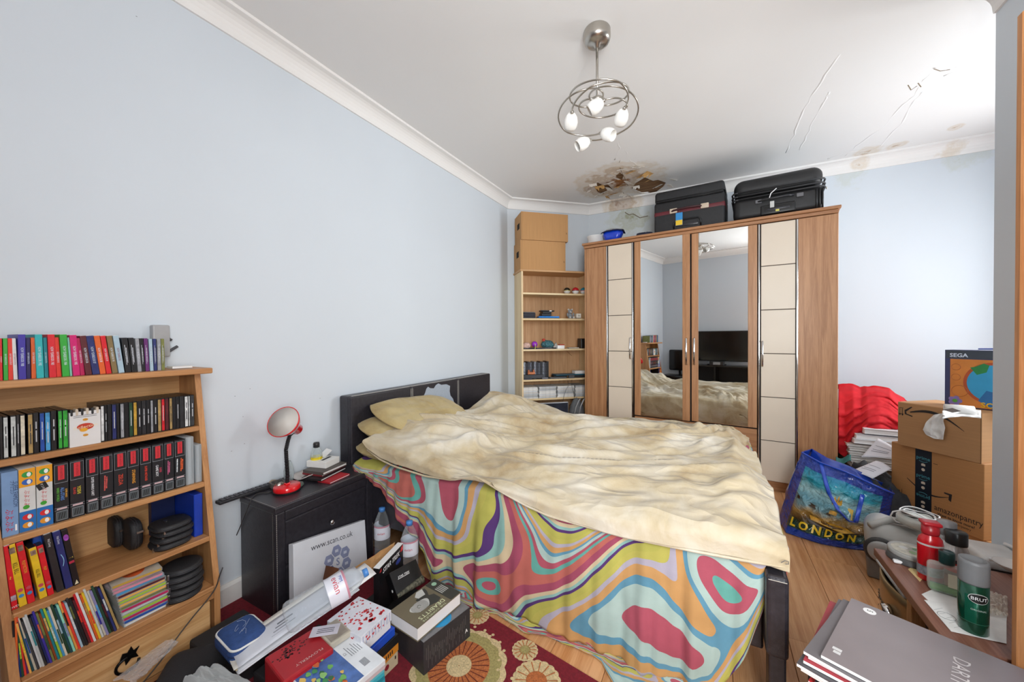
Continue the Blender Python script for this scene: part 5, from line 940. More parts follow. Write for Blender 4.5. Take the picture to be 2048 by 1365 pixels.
shelf_cable([(1136, 762, -.006), (1137, 772, -.012), (1132, 780, -.012), (1128, 792, -.014), (1126, 802, -.014), (1125, 812, -.014)], 'black cable hanging from the long adaptor past the magazines'); shelf_cable([(1144, 760, -.006), (1144, 775, -.012), (1147, 785, -.012), (1149, 796, -.014), (1145, 806, -.014), (1138, 812, -.014)], 'black cable looping down from the square plug adaptor')
# fifth shelf: piles of magazines
mg = ['d4d2cf', 'bfc2c6', 'dcdad6', 'a9adb2', 'cfcac4', 'e2e0dd', 'b8b8b6', 'd0d2d4']; pn = ['first', 'second', 'third', 'last']
for j, (u0, u1) in enumerate(((1042, 1075.5), (1077, 1112), (1114, 1148), (1150, 1173))):
    for k in range(9): flat('magazine', u0+(k*5+j*3) % 3*.5, u1-(k*7+j) % 3*.5, SZ[1]+.001+k*.0135, .012+.002*(k % 2), .21, .0128, M(mg[(k*3+j) % 8], .5, var=.15, scale=30), f'pale magazine, {ordinal(k+1)} up in the {pn[j]} pile on the low board', 'magazine', r=.001)
# flat panel behind the bed, leaning on the unit, and a grey bag beside it
tvp = thing('monitor', 'dark flat monitor with a silver rim leaning behind the bed', 'monitor', (-1.52, 3.36, 0), angA)
a, b_ = sp(1018, 806, -.10), sp(1137, 806, -.10); inv = PM(tvp).inverted(); tw = lambda u, v: S0+dv*sp(u, v, -.10).x+nv*.10+V((0, 0, sp(u, v, -.10).z))
q = [tw(1022, 808), tw(1137, 808), tw(1138, 850), tw(1018, 850)]; q[2].z = q[3].z = .05; zt = tw(1100, 806).z
x0, x1 = a.x, b_.x; o = tvp; o.location = S0+dv*x0+nv*.10; 
MB().rbox((0, 0, .02), (x1-x0, .025, zt), .008, 3).build('rim', M('b9bcc0', .3, .6), o, smooth=True); MB().rbox((.006, -.002, .03), (x1-x0-.006, .01, zt-.006), .004, 2).build('screen', M('2c303c', .25, var=.3, scale=8), o)
MB().tube([tw(1066, 806)+nv*.012, tw(1072, 815)+nv*.02, tw(1080, 824)+nv*.02, tw(1083, 830)+nv*.02], .0022, 5).build('cable', M('9aa0a2', .5), o, world=True)
o = on_shelf('rucksack', 'crumpled grey cloth bag on the floor beside the monitor', 'bag', SW-.22, -.10, 0); m = ell((0, 0, .30), (.10, .08, .30), 24); m.v = [p+V((.6, .6, .6))*.03*noise.noise(p*14) for p in m.v]; m.build('bag', M('5c5e60', .85, bump=.5), o, smooth=True)
for s in (-.03, .02): MB().tube([(s-.04, -.08, .40), (s-.02, -.095, .52), (s+.02, -.085, .59), (s+.05, -.06, .60)], .007, 6).build('strap', M('8a8c8e', .7), o, smooth=True)

# ------------------------------------------------------------------ rug
RZ = .009
rug = thing('rug', 'deep red rug with cream and orange flower medallions on the laminate floor', 'rug', (-.75, .60, 0))
ra, rb_ = P(938, 1212, z=0), P(1190, 1365, z=0); rd = (rb_-ra).normalized(); rn = V((rd.y, -rd.x, 0))
c0 = ra-rd*.98; corners = [c0, c0+rd*1.75, c0+rd*1.75+rn*1.25, c0+rn*1.25]
rug_m = M('7a1626', .95, var=.22, scale=90, bump=.7, bscale=500)
MB().prism([p+V((0, 0, .001)) for p in reversed(corners)], (0, 0, RZ-.001)).build('pile', rug_m, rug, world=True)
orange_p, cream_p, olive_p, dk_p = M('b86a3a', .95, var=.3, scale=160, bump=.6, bscale=600), M('d2bd90', .95, var=.25, scale=160, bump=.6, bscale=600), M('a59a62', .95, var=.25, scale=160, bump=.6, bscale=600), M('6a2a20', .95)
def medallion(c, r, rings, petals=26):
    """a round flower: rings = (inner share, outer share, material, petals or 0, scallop)"""
    for lv, (q0, q1, mat, n, sc) in enumerate(rings):
        m = MB(); k = n*6 if n else 48; vs = []; z = RZ+.0008+.0005*lv
        for i in range(k):
            a = 2*math.pi*i/k; s = 1+(sc*abs(math.sin(a*n/2)) if n else 0)
            vs.append((c.x+math.cos(a)*r*q0, c.y+math.sin(a)*r*q0, z)); vs.append((c.x+math.cos(a)*r*q1*s, c.y+math.sin(a)*r*q1*s, z))
        m.add(vs, [(2*i, 2*i+1, (2*i+3) % (2*k), (2*i+2) % (2*k)) for i in range(k)]); m.build('woven_ring', mat, rug, world=True)
def spokes(c, r0, r1, n, mat):
    m = MB()
    for i in range(n): a = 2*math.pi*i/n; d = V((math.cos(a), math.sin(a), 0)); s = V((-d.y, d.x, 0))*.0022; m.quad(c+d*r0-s*.5, c+d*r1-s, c+d*r1+s, c+d*r0+s*.5)
    m.v = [V((p.x, p.y, RZ+.0032)) for p in m.v]; m.build('woven_petal_line', mat, rug, world=True)
big = P(918, 1338, z=0); medallion(big, .175, ((.60, .98, cream_p, 14, .07), (.62, .88, olive_p, 16, .05), (.26, .66, orange_p, 0, 0), (0.01, .27, cream_p, 0, 0))); spokes(big, .048, .113, 26, dk_p)
for u_, v_, r in ((1050, 1306, .050), (955, 1236, .052), (1073, 1368, .085)):
    c = P(u_, v_, z=0); medallion(c, r, ((.42, .98, cream_p, 18, .06), (.01, .45, olive_p if r < .06 else orange_p, 0, 0))); spokes(c, r*.35, r*.9, 14, orange_p)
c = V((-1.95, .86, 0)); medallion(V((-1.72, .78, 0)), .10, ((.45, .98, cream_p, 16, .06), (.01, .5, orange_p, 0, 0))); medallion(V((-1.30, 1.15, 0)), .09, ((.45, .98, cream_p, 16, .06), (.01, .5, orange_p, 0, 0)))
for u_, v_ in ((950, 1259), (970, 1266), (986, 1275), (990, 1294), (1000, 1290), (1008, 1307), (998, 1326), (1009, 1325), (996, 1346), (1005, 1346), (1024, 1363), (980, 1278), (960, 1272)):
    c = P(u_, v_, z=0); MB().lathe([(.0, .0006), (.007, .0006), (.006, .0014), (.0, .0016)], 7, (c.x, c.y, RZ)).build('woven_dot', cream_p, rug, world=True)

# ------------------------------------------------------------------ the heap between bookcase and bed
def solid_box(name, A, B, C, zt, h, mat, label, cat, r=.0015, base_z=None):
    p, rz, w, d, h = box3(A, B, C, zt, h); o = thing(name, label, cat, p, rz); MB().rbox((0, 0, 0), (w, d, h), r, 2).build('carton', mat, o); return o, w, d, h
# dark grey box with the big book on it
o, w, d, h = solid_box('storage_box', (847, 1287), (940, 1215), (785, 1235), .132, .122, M('303034', .5, var=.15, scale=50), 'large dark grey box of fine print under the brown hardback', 'box')
MB().box((.001, .001, h), (w-.001, d-.001, h+.0006)).build('lid_face', M('77777a', .5, var=.1, scale=60), o)
pl_m = M('6d6866', .6); rg = random.Random(5)
for k in range(24):
    x = .012+k*(w-.03)/24; z0 = h*.55; MB().box((x, -.0005, z0-rg.uniform(.002, .025)), (x+.0012, 0, z0+rg.uniform(.006, .035))).build('print_line', pl_m, o)
    if k % 2: MB().box((x, -.0005, h*.12), (x+.0010, 0, h*.12+rg.uniform(.01, .04))).build('print_line', pl_m, o)
text(o, 'A', .020, (w-.022, 0, h*.30), (1, 0, 0), (0, 0, 1), WT, bold=.0008)
zb = .1328
o = thing('paper_disc', 'round bright blue paper sticking out from under the hardback', 'paper', P(880, 1238, z=zb)); MB().lathe([(.0, 0), (.045, 0), (.045, .0012), (.0, .0012)], 30).build('disc', M('1f8fc4', .5), o)
bk, w, d, h = book('hardback_book', (835, 1258), (922, 1185), (781, 1222), .187, .051, M('6d6450', .55, var=.08), 'thick brown hardback with a white striped figure on its cover', spine='y1')
cz = h; ol = M('3a3a36', .55); wl_ = M('c4c4c0', .5); gm = M('9fc8ac', .5)
MB().box((w*.76, .003, cz), (w-.002, d-.002, cz+.0006)).build('title_band', ol, bk); MB().lathe([(.0, 0), (.011, 0), (.011, .0008), (.0, .0008)], 20, (w*.88, d*.83, cz+.0006)).build('printed_seal', gm, bk)
cc = (w*.36, d*.50); sp_ = [(cc[0]+.043*math.cos(a)*(1+.12*math.sin(3*a)), cc[1]+.030*math.sin(a)*(1+.1*math.cos(2*a)), cz+.0005) for a in [k*math.pi/14 for k in range(28)]]
MB().prism([(w*.62, d*.62, cz+.0003), (w*.70, d*.55, cz+.0003), (w*.70, d*.30, cz+.0003), (w*.60, d*.25, cz+.0003), (w*.45, d*.32, cz+.0003), (w*.40, d*.75, cz+.0003), (w*.52, d*.80, cz+.0003), (w*.6, d*.92, cz+.0003), (w*.70, d*.92, cz+.0003), (w*.68, d*.78, cz+.0003)], (0, 0, .0003)).build('printed_shape', ol, bk)
MB().prism(sp_, (0, 0, .0004)).build('printed_figure', wl_, bk); MB().prism([(w*.60, d*.72, cz+.0006), (w*.66, d*.95, cz+.0006), (w*.54, d*.97, cz+.0006), (w*.44, d*.85, cz+.0006), (w*.46, d*.74, cz+.0006)], (0, 0, .0003)).build('printed_figure', wl_, bk)
for k in range(12): yk = cc[1]-.026+.0045*k; xr = .040*math.sqrt(max(.02, 1-((yk-cc[1])/.031)**2)); MB().box((cc[0]-xr, yk, cz+.0009), (cc[0]+xr*.8, yk+.0012, cz+.0012)).build('printed_stripe', ol, bk)
MB().tube([(cc[0]-.006+.008*math.cos(a), cc[1]+.008*math.sin(a), cz+.0012) for a in [k*.5 for k in range(11)]], .0008, 4).build('printed_curl', ol, bk)
text(bk, 'THE COMPLETE', .0115, (w*.40, d*.055, cz), (-1, 0, 0), (0, -1, 0), M('d3dcb2', .5), sx=1.5); text(bk, 'DEABITTS', .026, (w*.42, d*.185, cz), (-1, 0, 0), (0, -1, 0), M('dfe6bc', .5), sx=1.15)
for k in range(5): MB().box((w*(.79+.035*k), d*.38, cz+.0006), (w*(.805+.035*k), d*.66, cz+.001)).build('print_line', wl_, bk)
# sleeve box set and its open carton, both with slanted lettering
so = thing('box_set', 'black disc box set with slanted white title standing behind the heap', 'box set', P(752, 1158, z=.10))
pa, pb = P(758, 1136, x=-1.27), P(822, 1072, x=-1.345)
xd = (pb-pa); L = math.hypot(xd.x, xd.y); xd = V((xd.x, xd.y, 0)).normalized(); so.location = V((pa.x, pa.y, .03)); so.rotation_euler = (0, math.radians(0), math.atan2(xd.y, xd.x)); zt = (pa.z+pb.z)/2-.03
L = .205
MB().rbox((0, 0, .0), (L, .028, zt), .001, 1).build('sleeve', M('19191c', .35), so)
MB().box((0, -.0004, zt-.002), (L, .028, zt+.0006)).build('white_edge', WT, so)
text(so, 'STAR TREK', .030, (L*.48, 0, zt-.030), (1, 0, 0), (0, 0, 1), M('e8e8ea', .4), shear=.3, bold=.0008, sx=.95); MB().prism([(.004, -.0005, zt-.022), (.018, -.0005, zt-.022), (.018, -.0005, zt-.010)], (0, .0005, 0)).build('red_corner', M('d8262c', .4), so)
MB().prism([(L-.026, -.0008, zt-.030), (L-.002, -.0008, zt-.030), (L-.002, -.0008, zt-.006), (L-.020, -.0008, zt-.010)], (0, .0006, 0)).build('red_corner', M('d8262c', .4), so); text(so, '3', .012, (L-.012, -.001, zt-.019), (1, 0, 0), (0, 0, 1), WT)
MB().prism([(L*.78+.022*math.cos(a), -.0005, zt-.062+.012*math.sin(a)) for a in [k*math.pi/10 for k in range(20)]], (0, .0004, 0)).build('printed_oval', M('3a4a9a', .4, var=.5, scale=80), so)
# carton lying on its corner in front of the set
q = [P(766, 1154, z=.212), P(814, 1126, z=.208), P(850, 1165, z=.135), P(796, 1198, z=.132)]
fx = (q[1]-q[0]).normalized(); fy = (q[3]-q[0]); fn = fx.cross(fy).normalized(); 
oc = thing('box_set', 'open black disc carton with small slanted title lying over the heap', 'box set', q[3], rot=frame_rot(q[2]-q[3], q[0]-q[3])); im = PM(oc).inverted(); ql = [im @ p for p in q]; ww, hh = ql[2].x, ql[0].y
MB().rbox((0, 0, -.05), (ww, hh, 0), .0015, 1).build('carton', M('141416', .3, coat=.3), oc); text(oc, 'STAR TREK', .0115, (ww*.42, hh*.68, 0), (1, 0, 0), (0, 1, 0), WT, shear=.3); MB().box((ww*.20, hh*.615, .0002), (ww*.62, hh*.63, .0006)).build('print_line', WT, oc)
MB().grid(lambda u, v: (lerp(.0, ww, u), lerp(.0, hh*.30, v)*(.5+.5*u), .001+.006*math.sin(v*math.pi)), 8, 6).build('patterned_band', M('5c5a4c', .6, var=.8, scale=120), oc, smooth=True, solid=.001); MB().lathe([(.0, 0), (.006, 0), (.006, .0006), (.0, .0006)], 14, (-.0, hh*.35, -.028), (-1, 0, 0)).build('printed_seal', WT, oc)
# hearts gift box
o, w, d, h = solid_box('gift_box', (722, 1275), (781, 1222), (672, 1230), .235, .065, M('dcdde4', .5, var=.03), 'white gift box with red hearts and blue streaks on its lid', 'gift box')
hm = M('c2262e', .5); bs = M('8494c0', .5); MB().box((-.002, -.002, h*.42), (w+.002, d+.002, h+.001)).build('lid', M('d9dbe4', .5, var=.14, scale=45, stretch=(1, 12, 1)), o, bevel=.001)
heart = lambda s: [(s*.5*(16*math.sin(a)**3)/16, s*(13*math.cos(a)-5*math.cos(2*a)-2*math.cos(3*a)-math.cos(4*a))/30) for a in [k*math.pi/8 for k in range(16)]]
rg = random.Random(8)
for k in range(60):
    big_ = k < 14; s = rg.uniform(.012, .018) if big_ else rg.uniform(.005, .010); x = rg.uniform(.01, w-.01) if big_ else rg.uniform(.005, w-.004); y = rg.uniform(.012, d*.55) if big_ else rg.uniform(d*.25, d-.005); a = rg.uniform(-.7, .7)
    MB().prism([(x+p*math.cos(a)-q_*math.sin(a), y+p*math.sin(a)+q_*math.cos(a), h+.0014) for p, q_ in heart(s)], (0, 0, .0004)).build('printed_heart', hm, o)
for k in range(9): x = rg.uniform(.008, w-.008); z = h*rg.uniform(.52, .9); MB().prism([(x+p, -.0022, z+q_) for p, q_ in heart(rg.uniform(.006, .013))], (0, -.0004, 0)).build('printed_heart', hm, o)
for k in range(16): y = rg.uniform(.008, d-.008); z = h*rg.uniform(.52, .92); MB().prism([(-.0022, y+p, z+q_) for p, q_ in heart(rg.uniform(.005, .012))], (-.0004, 0, 0)).build('printed_heart', hm, o)
for k in range(10): x = .006+k*w/10; MB().box((x, -.0024, h*.45), (x+.0018, -.002, h*.95)).build('printed_streak', bs, o)
# boxes under it
o, w, d, h = solid_box('game_box', (742, 1300), (790, 1255), (700, 1270), .165, .030, M('1f49b4', .35), 'blue flat box under the gift box with red hearts', 'box'); solid_box('game_box', (752, 1310), (797, 1268), (706, 1285), .134, .034, M('1c1c1e', .4), 'black patterned flat box below the blue box', 'box')
o, w, d, h = solid_box('game_box', (764, 1316), (797, 1282), (712, 1292), .098, .036, M('d8892a', .45), 'orange flat box in the pile beside the dark grey box', 'box')
for k in range(5): MB().box((.008+k*.010, -.0004, .010), (.013+k*.010, 0, .024)).build('print_mark', INK, o)
o, w, d, h = solid_box('game_box', (766, 1331), (796, 1302), (712, 1300), .060, .050, M('c4b596', .5), 'cream flat box at the foot of the pile on the rug', 'box'); MB().lathe([(.0, 0), (.010, 0), (.010, .0005), (.0, .0005)], 14, (.018, 0, .026), (0, -1, 0)).build('printed_spot', M('8a2430', .5), o); MB().box((w-.016, -.0004, .028), (w-.010, 0, .040)).build('print_mark', INK, o)
# cyan game cases with a white-backed one on top
cy_m = M('1d93a8', .3, coat=.3); names = ['teal', 'cyan', 'blue-green', 'turquoise', 'pale cyan']
for k in range(7):
    zt = .110+.0175*k
    if k < 5: o, w, d, h = solid_box('game_case', (771-.6*k, 1364-7.4*k), (700, 1300-6*k), (600, 1420-7*k), zt, .017, M(['1d93a8', '2aa3b8', '1a8a9e', '35afc0', '5fc0cc'][k], .3, coat=.3), f'{names[k]} game case, {ordinal(k+1)} up in the pile under the white-backed one', 'game case')
    else: o, w, d, h = solid_box('game_case', (771, 1364-7.4*k), (700, 1300-6*k), (600, 1420-7*k), zt, .017, M('d9dcdf' if k == 6 else 'c9b8ba', .4), 'game case with white printed back on top of the cyan pile' if k == 6 else 'pink-edged pale game case just below the white-backed one', 'game case')
# its printed back
MB().box((.002, .002, h), (w*.98, d-.003, h+.0005)).build('back_cover', M('dfe3e8', .35), o); MB().box((.004, d*.36, h+.0005), (w*.97, d*.98, h+.0009)).build('print_panel', M('4a6cab', .35, var=.35, scale=30), o)
gcols = ['3f8a52', '6fae5a', 'c9683a', '5fa8d8', '8cc070', 'd8b45a', '2f6a44']
for k in range(34):
    x, y = rg.uniform(.02, w-.02), rg.uniform(d*.50, d*.95); r = rg.uniform(.005, .012); MB().prism([(x+r*math.cos(a)*(1+.3*math.sin(3*a+k)), y+r*.8*math.sin(a), h+.001+.0002*k) for a in [j*math.pi/5 for j in range(10)]], (0, 0, .0003)).build('print_picture', M(gcols[k % 7], .4), o)
MB().box((w*.16, d*.16, h+.0006), (w*.32, d*.26, h+.001)).build('print_barcode', M('9a9ea4', .5, var=.8, scale=300, stretch=(40, 1, 1)), o)
for k in range(6): MB().box((w*.50, d*(.08+.035*k), h+.0006), (w*(.66+.05*(k % 3)), d*(.09+.035*k), h+.0009)).build('print_line', M('8a8e94', .5), o)
text(o, 'CE', .012, (w*.62, d*.32, h+.0006), (-1, 0, 0), (0, -1, 0), M('6a6e74', .5))
# red box, beige case and loose card
o, w, d, h = solid_box('gift_box', (566, 1366), (668, 1297), (523, 1319), .232, .10, M('a81f28', .4, var=.12, scale=8), 'red rigid box with silver lettering and a sooty scorch mark', 'box', r=.006)
sm_ = stain = M('3a2024', .6, var=.7, scale=70)
for k in range(70):
    a = rg.gauss(0, 1); b_ = rg.gauss(0, 1); x, y = w*.40+a*.020, d*.70+b_*.016
    if .004 < x < w-.004 and .004 < y < d-.004: MB().prism([(x+.003*rg.uniform(.5, 1.4)*math.cos(t), y+.0025*rg.uniform(.5, 1.4)*math.sin(t), h) for t in [j*math.pi/4 for j in range(8)]], (0, 0, .0004)).build('scorch_speck', sm_, o)
text(o, 'FLOWERLY', .014, (w*.58, d*.20, h), (-1, 0, 0), (0, -1, 0), M('d8c8c0', .3, .4), sx=1.2)
o, w, d, h = solid_box('tin', (661, 1290), (703, 1262), (640, 1258), .238, .02, M('b5ae9f', .35, var=.12, scale=20), 'beige metal lid beside the red box', 'tin', r=.003); MB().rbox((.006, .006, h), (w-.006, d-.006, h+.0015), .0008, 1).build('lid', M('a59c90', .3, .3, var=.25, scale=18), o)
o = thing('card', 'translucent printed plastic card lying on the red box', 'card', P(650, 1262, z=.2405), math.radians(40)); MB().rbox((-.045, -.024, 0), (.045, .024, .0012), .0006, 1).build('card', M('c9c6d2', .3), o)
for k in range(3): MB().box((-.025, -.010+.008*k, .0012), (.030, -.008+.008*k, .0015)).build('print_line', INK, o)
# slanting pile of letters and envelopes
pc = ['e8e8ea', 'd9dbe2', 'c9b592', 'f0f0f0', 'd2d4da', 'e6e2da', 'cfd2dc']
p0, p1, p2, p3 = P(468, 1345, z=.20), P(742, 1150, z=.285), P(530, 1245, z=.245), P(690, 1130, z=.30)
for k in range(7):
    off = V((.012*math.sin(k*2.1), .010*math.cos(k*1.7), .0042*k-.02)); j = V((0, 0, 0))
    A, B, C = p0+off+V((0, 0, .0)), p1+off*1.2, (p0+p1)/2+V((-.115-.01*(k % 3), .075, .018))+off
    x = (B-A); Lp = x.length*(.80+.06*(k % 4)); wv = .095+.008*(k % 3); A = A+x*(.02*(k % 4)); yv = (C-A)
    o = thing('letter', ['white letter at the bottom of the slanting paper pile', 'grey-white letter, second up in the slanting paper pile', 'brown envelope in the slanting paper pile', 'bright white sheet, fourth up in the slanting paper pile', 'pale grey envelope, fifth up in the slanting paper pile', 'cream sheet just below the top of the slanting paper pile', 'bluish sheet on top of the slanting paper pile'][k], 'paper', A, rot=frame_rot(x, yv))
    MB().grid(lambda u, v: (u*Lp, v*wv, .004*math.sin(u*3+k)+.003*math.sin(v*4+k*2)), 14, 6).build('sheet', M(pc[k], .6, var=.04), o, smooth=True, solid=.0012)
    if k == 6:
        for r_ in range(4): MB().box((.10+.01*r_, wv*.2+.012*r_, .0065), (.16+.02*(r_ % 2), wv*.2+.014*r_, .0072)).build('print_line', M('7a7e88', .6), o)
    if k == 5: MB().prism([(Lp*.86, .002, .0075), (Lp*.97, .004, .0075), (Lp*.90, .03, .0075)], (0, 0, .0004)).build('print_patch', M('5a6ab0', .5), o)
# big empty water bottle lying on the letters
def water_bottle(name, label, loc, rot, s=1.0, fat=1.0):
    o = thing(name, label, 'bottle', loc, rot=rot, group=None)
    R = .043*fat; pr = [(.0, .002), (.030*fat, .0), (.040*fat, .006), (R, .018)]
    for k in range(6): z = .03+.022*k; pr += [(R, z), (R-.0028, z+.008), (R, z+.016)]
    pr += [(R, .17), (R, .215), (.040*fat, .232), (.032*fat, .258), (.018+.002*fat, .285), (.0145, .296), (.0145, .304)]
    MB().lathe([(r*s, z*s) for r, z in pr], 28).build('bottle', GLASS('eef4f8', .07, .03, name='pet_plastic', edge=.50), o, smooth=True)
    MB().lathe([((R+.0006)*s, .150*s), ((R+.0006)*s, .222*s)], 28).build('label', M('dfe0ea', .35, var=.05), o, smooth=True); MB().lathe([((R+.0012)*s, .216*s), ((R+.0008)*s, .224*s)], 28).build('label_band', M('c78a9a', .4), o, smooth=True)
    MB().lathe([(.0, .292*s), (.0165*s, .292*s), (.0168*s, .306*s), (.0155*s, .312*s), (.0, .313*s)], 24).build('cap', M('4a86cc', .35), o, smooth=True); return o, R*s
def wrap_text(o, s, size, R, z, a0, mat, along=False):
    """lettering wrapped round an upright cylinder, centred at the angle a0"""
    t = text(o, s, size, (0, 0, 0), (1, 0, 0), (0, 1, 0), mat, lift=0)
    for v in t.data.vertices:
        x, y = (v.co.x, v.co.y) if not along else (-v.co.y, v.co.x)
        a = a0+x/R; v.co = V(((R+.0012)*math.cos(a), (R+.0012)*math.sin(a), z+y))
    return t
A, B = P(570, 1240, z=.305), P(736, 1143, z=.365); ax = (B-A).normalized()
yv = V((0, 0, 1)); zx = ax; xx = zx.cross(yv).normalized(); yy = zx.cross(xx); rotm = Matrix((xx, yy, zx)).transposed().to_euler()
wb_, R = water_bottle('water_bottle', 'big empty water bottle with blue cap lying on the letters', A, rotm, (B-A).length/.313, 1.30)
vd = (V((0, 0, CAM_H))-(A+B)/2); im = PM(wb_).to_3x3().inverted(); vl = im @ vd; a0 = math.atan2(vl.y, vl.x)
sB = (B-A).length/.313
wrap_text(wb_, 'evian', .034*sB, R, .186*sB, a0-.30, M('c2203a', .4)); 
MB().prism([((R+.001)*math.cos(a0+q), (R+.001)*math.sin(a0+q), z*sB) for q, z in ((-.30, .196), (.05, .196), (.0, .206), (-.05, .203), (-.12, .212), (-.2, .204))], (0, 0, .0005)).build('label_mountain', M('2a5ab0', .4), wb_) if False else wrap_text(wb_, 'MM', .018*sB, R, .206*sB, a0-.55, M('2a5ab0', .4))
wrap_text(wb_, 'III', .013*sB, R, .166*sB, a0+.45, M('3a7ac8', .4)) if False else None
# two upright bottles by the bed
for (x, y, lab) in ((-1.600, 1.462, 'upright water bottle close to the bedside cabinet'), (-1.345, 1.405, 'upright water bottle standing nearer the bed drape')):
    w_, R = water_bottle('water_bottle', lab, (x, y, .001 if x < -1.4 else .011), (0, 0, 0)); a0 = math.atan2(-y, -x)
    wrap_text(w_, 'evian', .019, R, .186, a0-.15, M('c2203a', .4)); MB().lathe([(.0, .004), (.039, .006), (.041, .03), (.0405, .06), (.0, .06)], 24).build('water', GLASS('dfeaf2', .10, .02, name='bottle_water', edge=.4), w_, smooth=True)
# brown paper bag behind the lying bottle
pb = thing('paper_bag', 'crumpled brown paper bag behind the lying bottle', 'bag', P(700, 1150, z=.12))
q = [P(645, 1175, z=.20), P(790, 1085, z=.24), P(775, 1140, z=.12), P(640, 1210, z=.11)]
def pbag(u, v):
    a = q[0].lerp(q[1], u); b_ = q[3].lerp(q[2], u); p = a.lerp(b_, v); n = .018*noise.noise((u*4, v*3, 1))+.010*noise.noise((u*11, v*7, 2)); return p+V((.5, -.5, .7))*n+V((.03, -.03, .01))*math.sin(v*math.pi)
MB().grid(pbag, 26, 14).build('paper', M('b88a58', .8, var=.12, scale=12, bump=.3, bscale=60), pb, world=True, smooth=False, solid=.0015)
fl = [P(652, 1132, z=.23), P(678, 1138, z=.24), P(672, 1160, z=.22), P(646, 1160, z=.215)]
MB().grid(lambda u, v: fl[0].lerp(fl[1], u).lerp(fl[3].lerp(fl[2], u), v)+V((.01, -.01, .01))*math.sin(u*3.1), 6, 6).build('folded_mouth', M('5f3418', .85), pb, world=True, solid=.0015)
# white carton with web address leaning on the cabinet
c = [P(564, 1097, x=-1.655), P(708, 1037, x=-1.655), P(735, 1130, x=-1.60), P(588, 1200, x=-1.60)]
sb = thing('carton', 'white carton with a web address and hexagon logo leaning on the cabinet', 'box', c[3], rot=frame_rot(c[2]-c[3], c[0]-c[3])); im = PM(sb).inverted(); l = [im @ p for p in c]; ww, hh = (l[2].x), l[0].y
MB().rbox((0, -.08, -.035), (ww, hh, 0), .002, 2).build('carton', M('d9dbe2', .45, var=.03), sb)
ink2 = M('3a3c46', .55); text(sb, 'www.scan.co.uk', .037, (ww*.50, hh*.80, 0), (1, 0, 0), (0, 1, 0), ink2, sx=.95)
hx = M('8a92b2', .5); hc_ = V((ww*.56, hh*.33)); hr = .028
def hexa(cx, cy, r, mat, name='logo_hexagon'): MB().prism([(cx+r*math.cos(k*math.pi/3+.1), cy+r*math.sin(k*math.pi/3+.1), .0003) for k in range(6)], (0, 0, .0004)).build(name, mat, sb)
for k in range(6): a = k*math.pi/3+.1+math.pi/6; hexa(hc_.x+.052*math.cos(a), hc_.y+.052*math.sin(a), hr, hx if k != 3 else M('6a7298', .5)); MB().rbox((hc_.x+.052*math.cos(a)-.009, hc_.y+.052*math.sin(a)-.006, .0006), (hc_.x+.052*math.cos(a)+.009, hc_.y+.052*math.sin(a)+.006, .0012), .0003, 1).build('logo_icon', M('c9cede', .5), sb)
text(sb, 'S', .045, (hc_.x, hc_.y, 0), (1, 0, 0), (0, 1, 0), hx, bold=.001)
# blue zip pouch
pz = .245; a, b_, c_ = P(463, 1302, z=pz), P(546, 1252, z=pz), P(397, 1273, z=pz)
x = (b_-a); w = x.length; yv = V((-x.y, x.x, 0)).normalized(); d = (c_-a).dot(yv); po = thing('zip_pouch', 'blue fabric zip pouch with white piping and stray threads on top', 'pouch', V((a.x, a.y, pz-.075)), math.atan2(x.y, x.x))
bl = M('2c4a82', .8, var=.15, scale=60, bump=.4, bscale=300); m = MB().rbox((0, 0, 0), (w, d, .07), .03, 5); m.v = [V((p.x, p.y, p.z+.010*math.sin(p.x/w*3.14)*math.sin(p.y/d*3.14)*(p.z > .04))) for p in m.v]; m.build('body', bl, po, smooth=True)
ring = []
for (cx, cy, a0) in ((w-.030, .030, -90), (w-.030, d-.030, 0), (.030, d-.030, 90), (.030, .030, 180)):
    for k in range(6): t = math.radians(a0+k*18); ring.append((cx+.025*math.cos(t), cy+.025*math.sin(t), .0575))
MB().tube(ring, .0035, 8, closed=True).build('piping', M('e2e2e0', .6), po, smooth=True); MB().tube([(w/2+(p[0]-w/2)*1.055, d/2+(p[1]-d/2)*1.055, .040) for p in ring], .0022, 6, closed=True).build('zip', M('1c2c54', .6), po)
for k in range(9):
    x0_, y0_ = rg.uniform(.04, w-.06), rg.uniform(.04, d-.05); pts = [(x0_+.012*j*math.cos(k+j*.4), y0_+.012*j*math.sin(k*1.3+j*.5), .0815) for j in range(5)]
    if all(.02 < p[0] < w-.02 and .02 < p[1] < d-.02 for p in pts): MB().tube(pts, .0006, 4).build('loose_thread', M('aab6d0', .7), po)
# black camera bag, grey cloth and clear bag at the bottom edge
cb = thing('camera_bag', 'black padded bag beneath the blue pouch', 'bag', (-1.50, .56, 0), math.radians(-38))
m = MB().rbox((-.14, -.10, 0), (.14, .10, .17), .05, 5); m.v = [p+V((1, 1, 1))*.008*noise.noise(p*18) for p in m.v]; m.build('body', M('26262a', .8, bump=.4, bscale=300), cb, smooth=True); MB().tube([(-.135, -.08, .12), (-.14, .08, .12)], .004, 6).build('zip', M('101012', .5), cb)
gc = thing('grey_cloth', 'pale grey stiff cloth in the corner below the blue pouch', 'cloth', P(430, 1350, z=.2))
q = [P(372, 1352, z=.215), P(430, 1328, z=.225), P(512, 1372, z=.17), P(350, 1400, z=.16)]
MB().grid(lambda u, v: q[0].lerp(q[1], u).lerp(q[3].lerp(q[2], u), v)+V((0, 0, .016*noise.noise((u*3, v*3, 4))+.008*noise.noise((u*8, v*6, 1)))), 16, 14).build('cloth', M('9fa3a4', .8), gc, world=True, smooth=False, solid=.003)
pg = thing('clear_bag', 'crinkled clear plastic bag in front of the drawer', 'bag', P(290, 1330, x=-1.64))
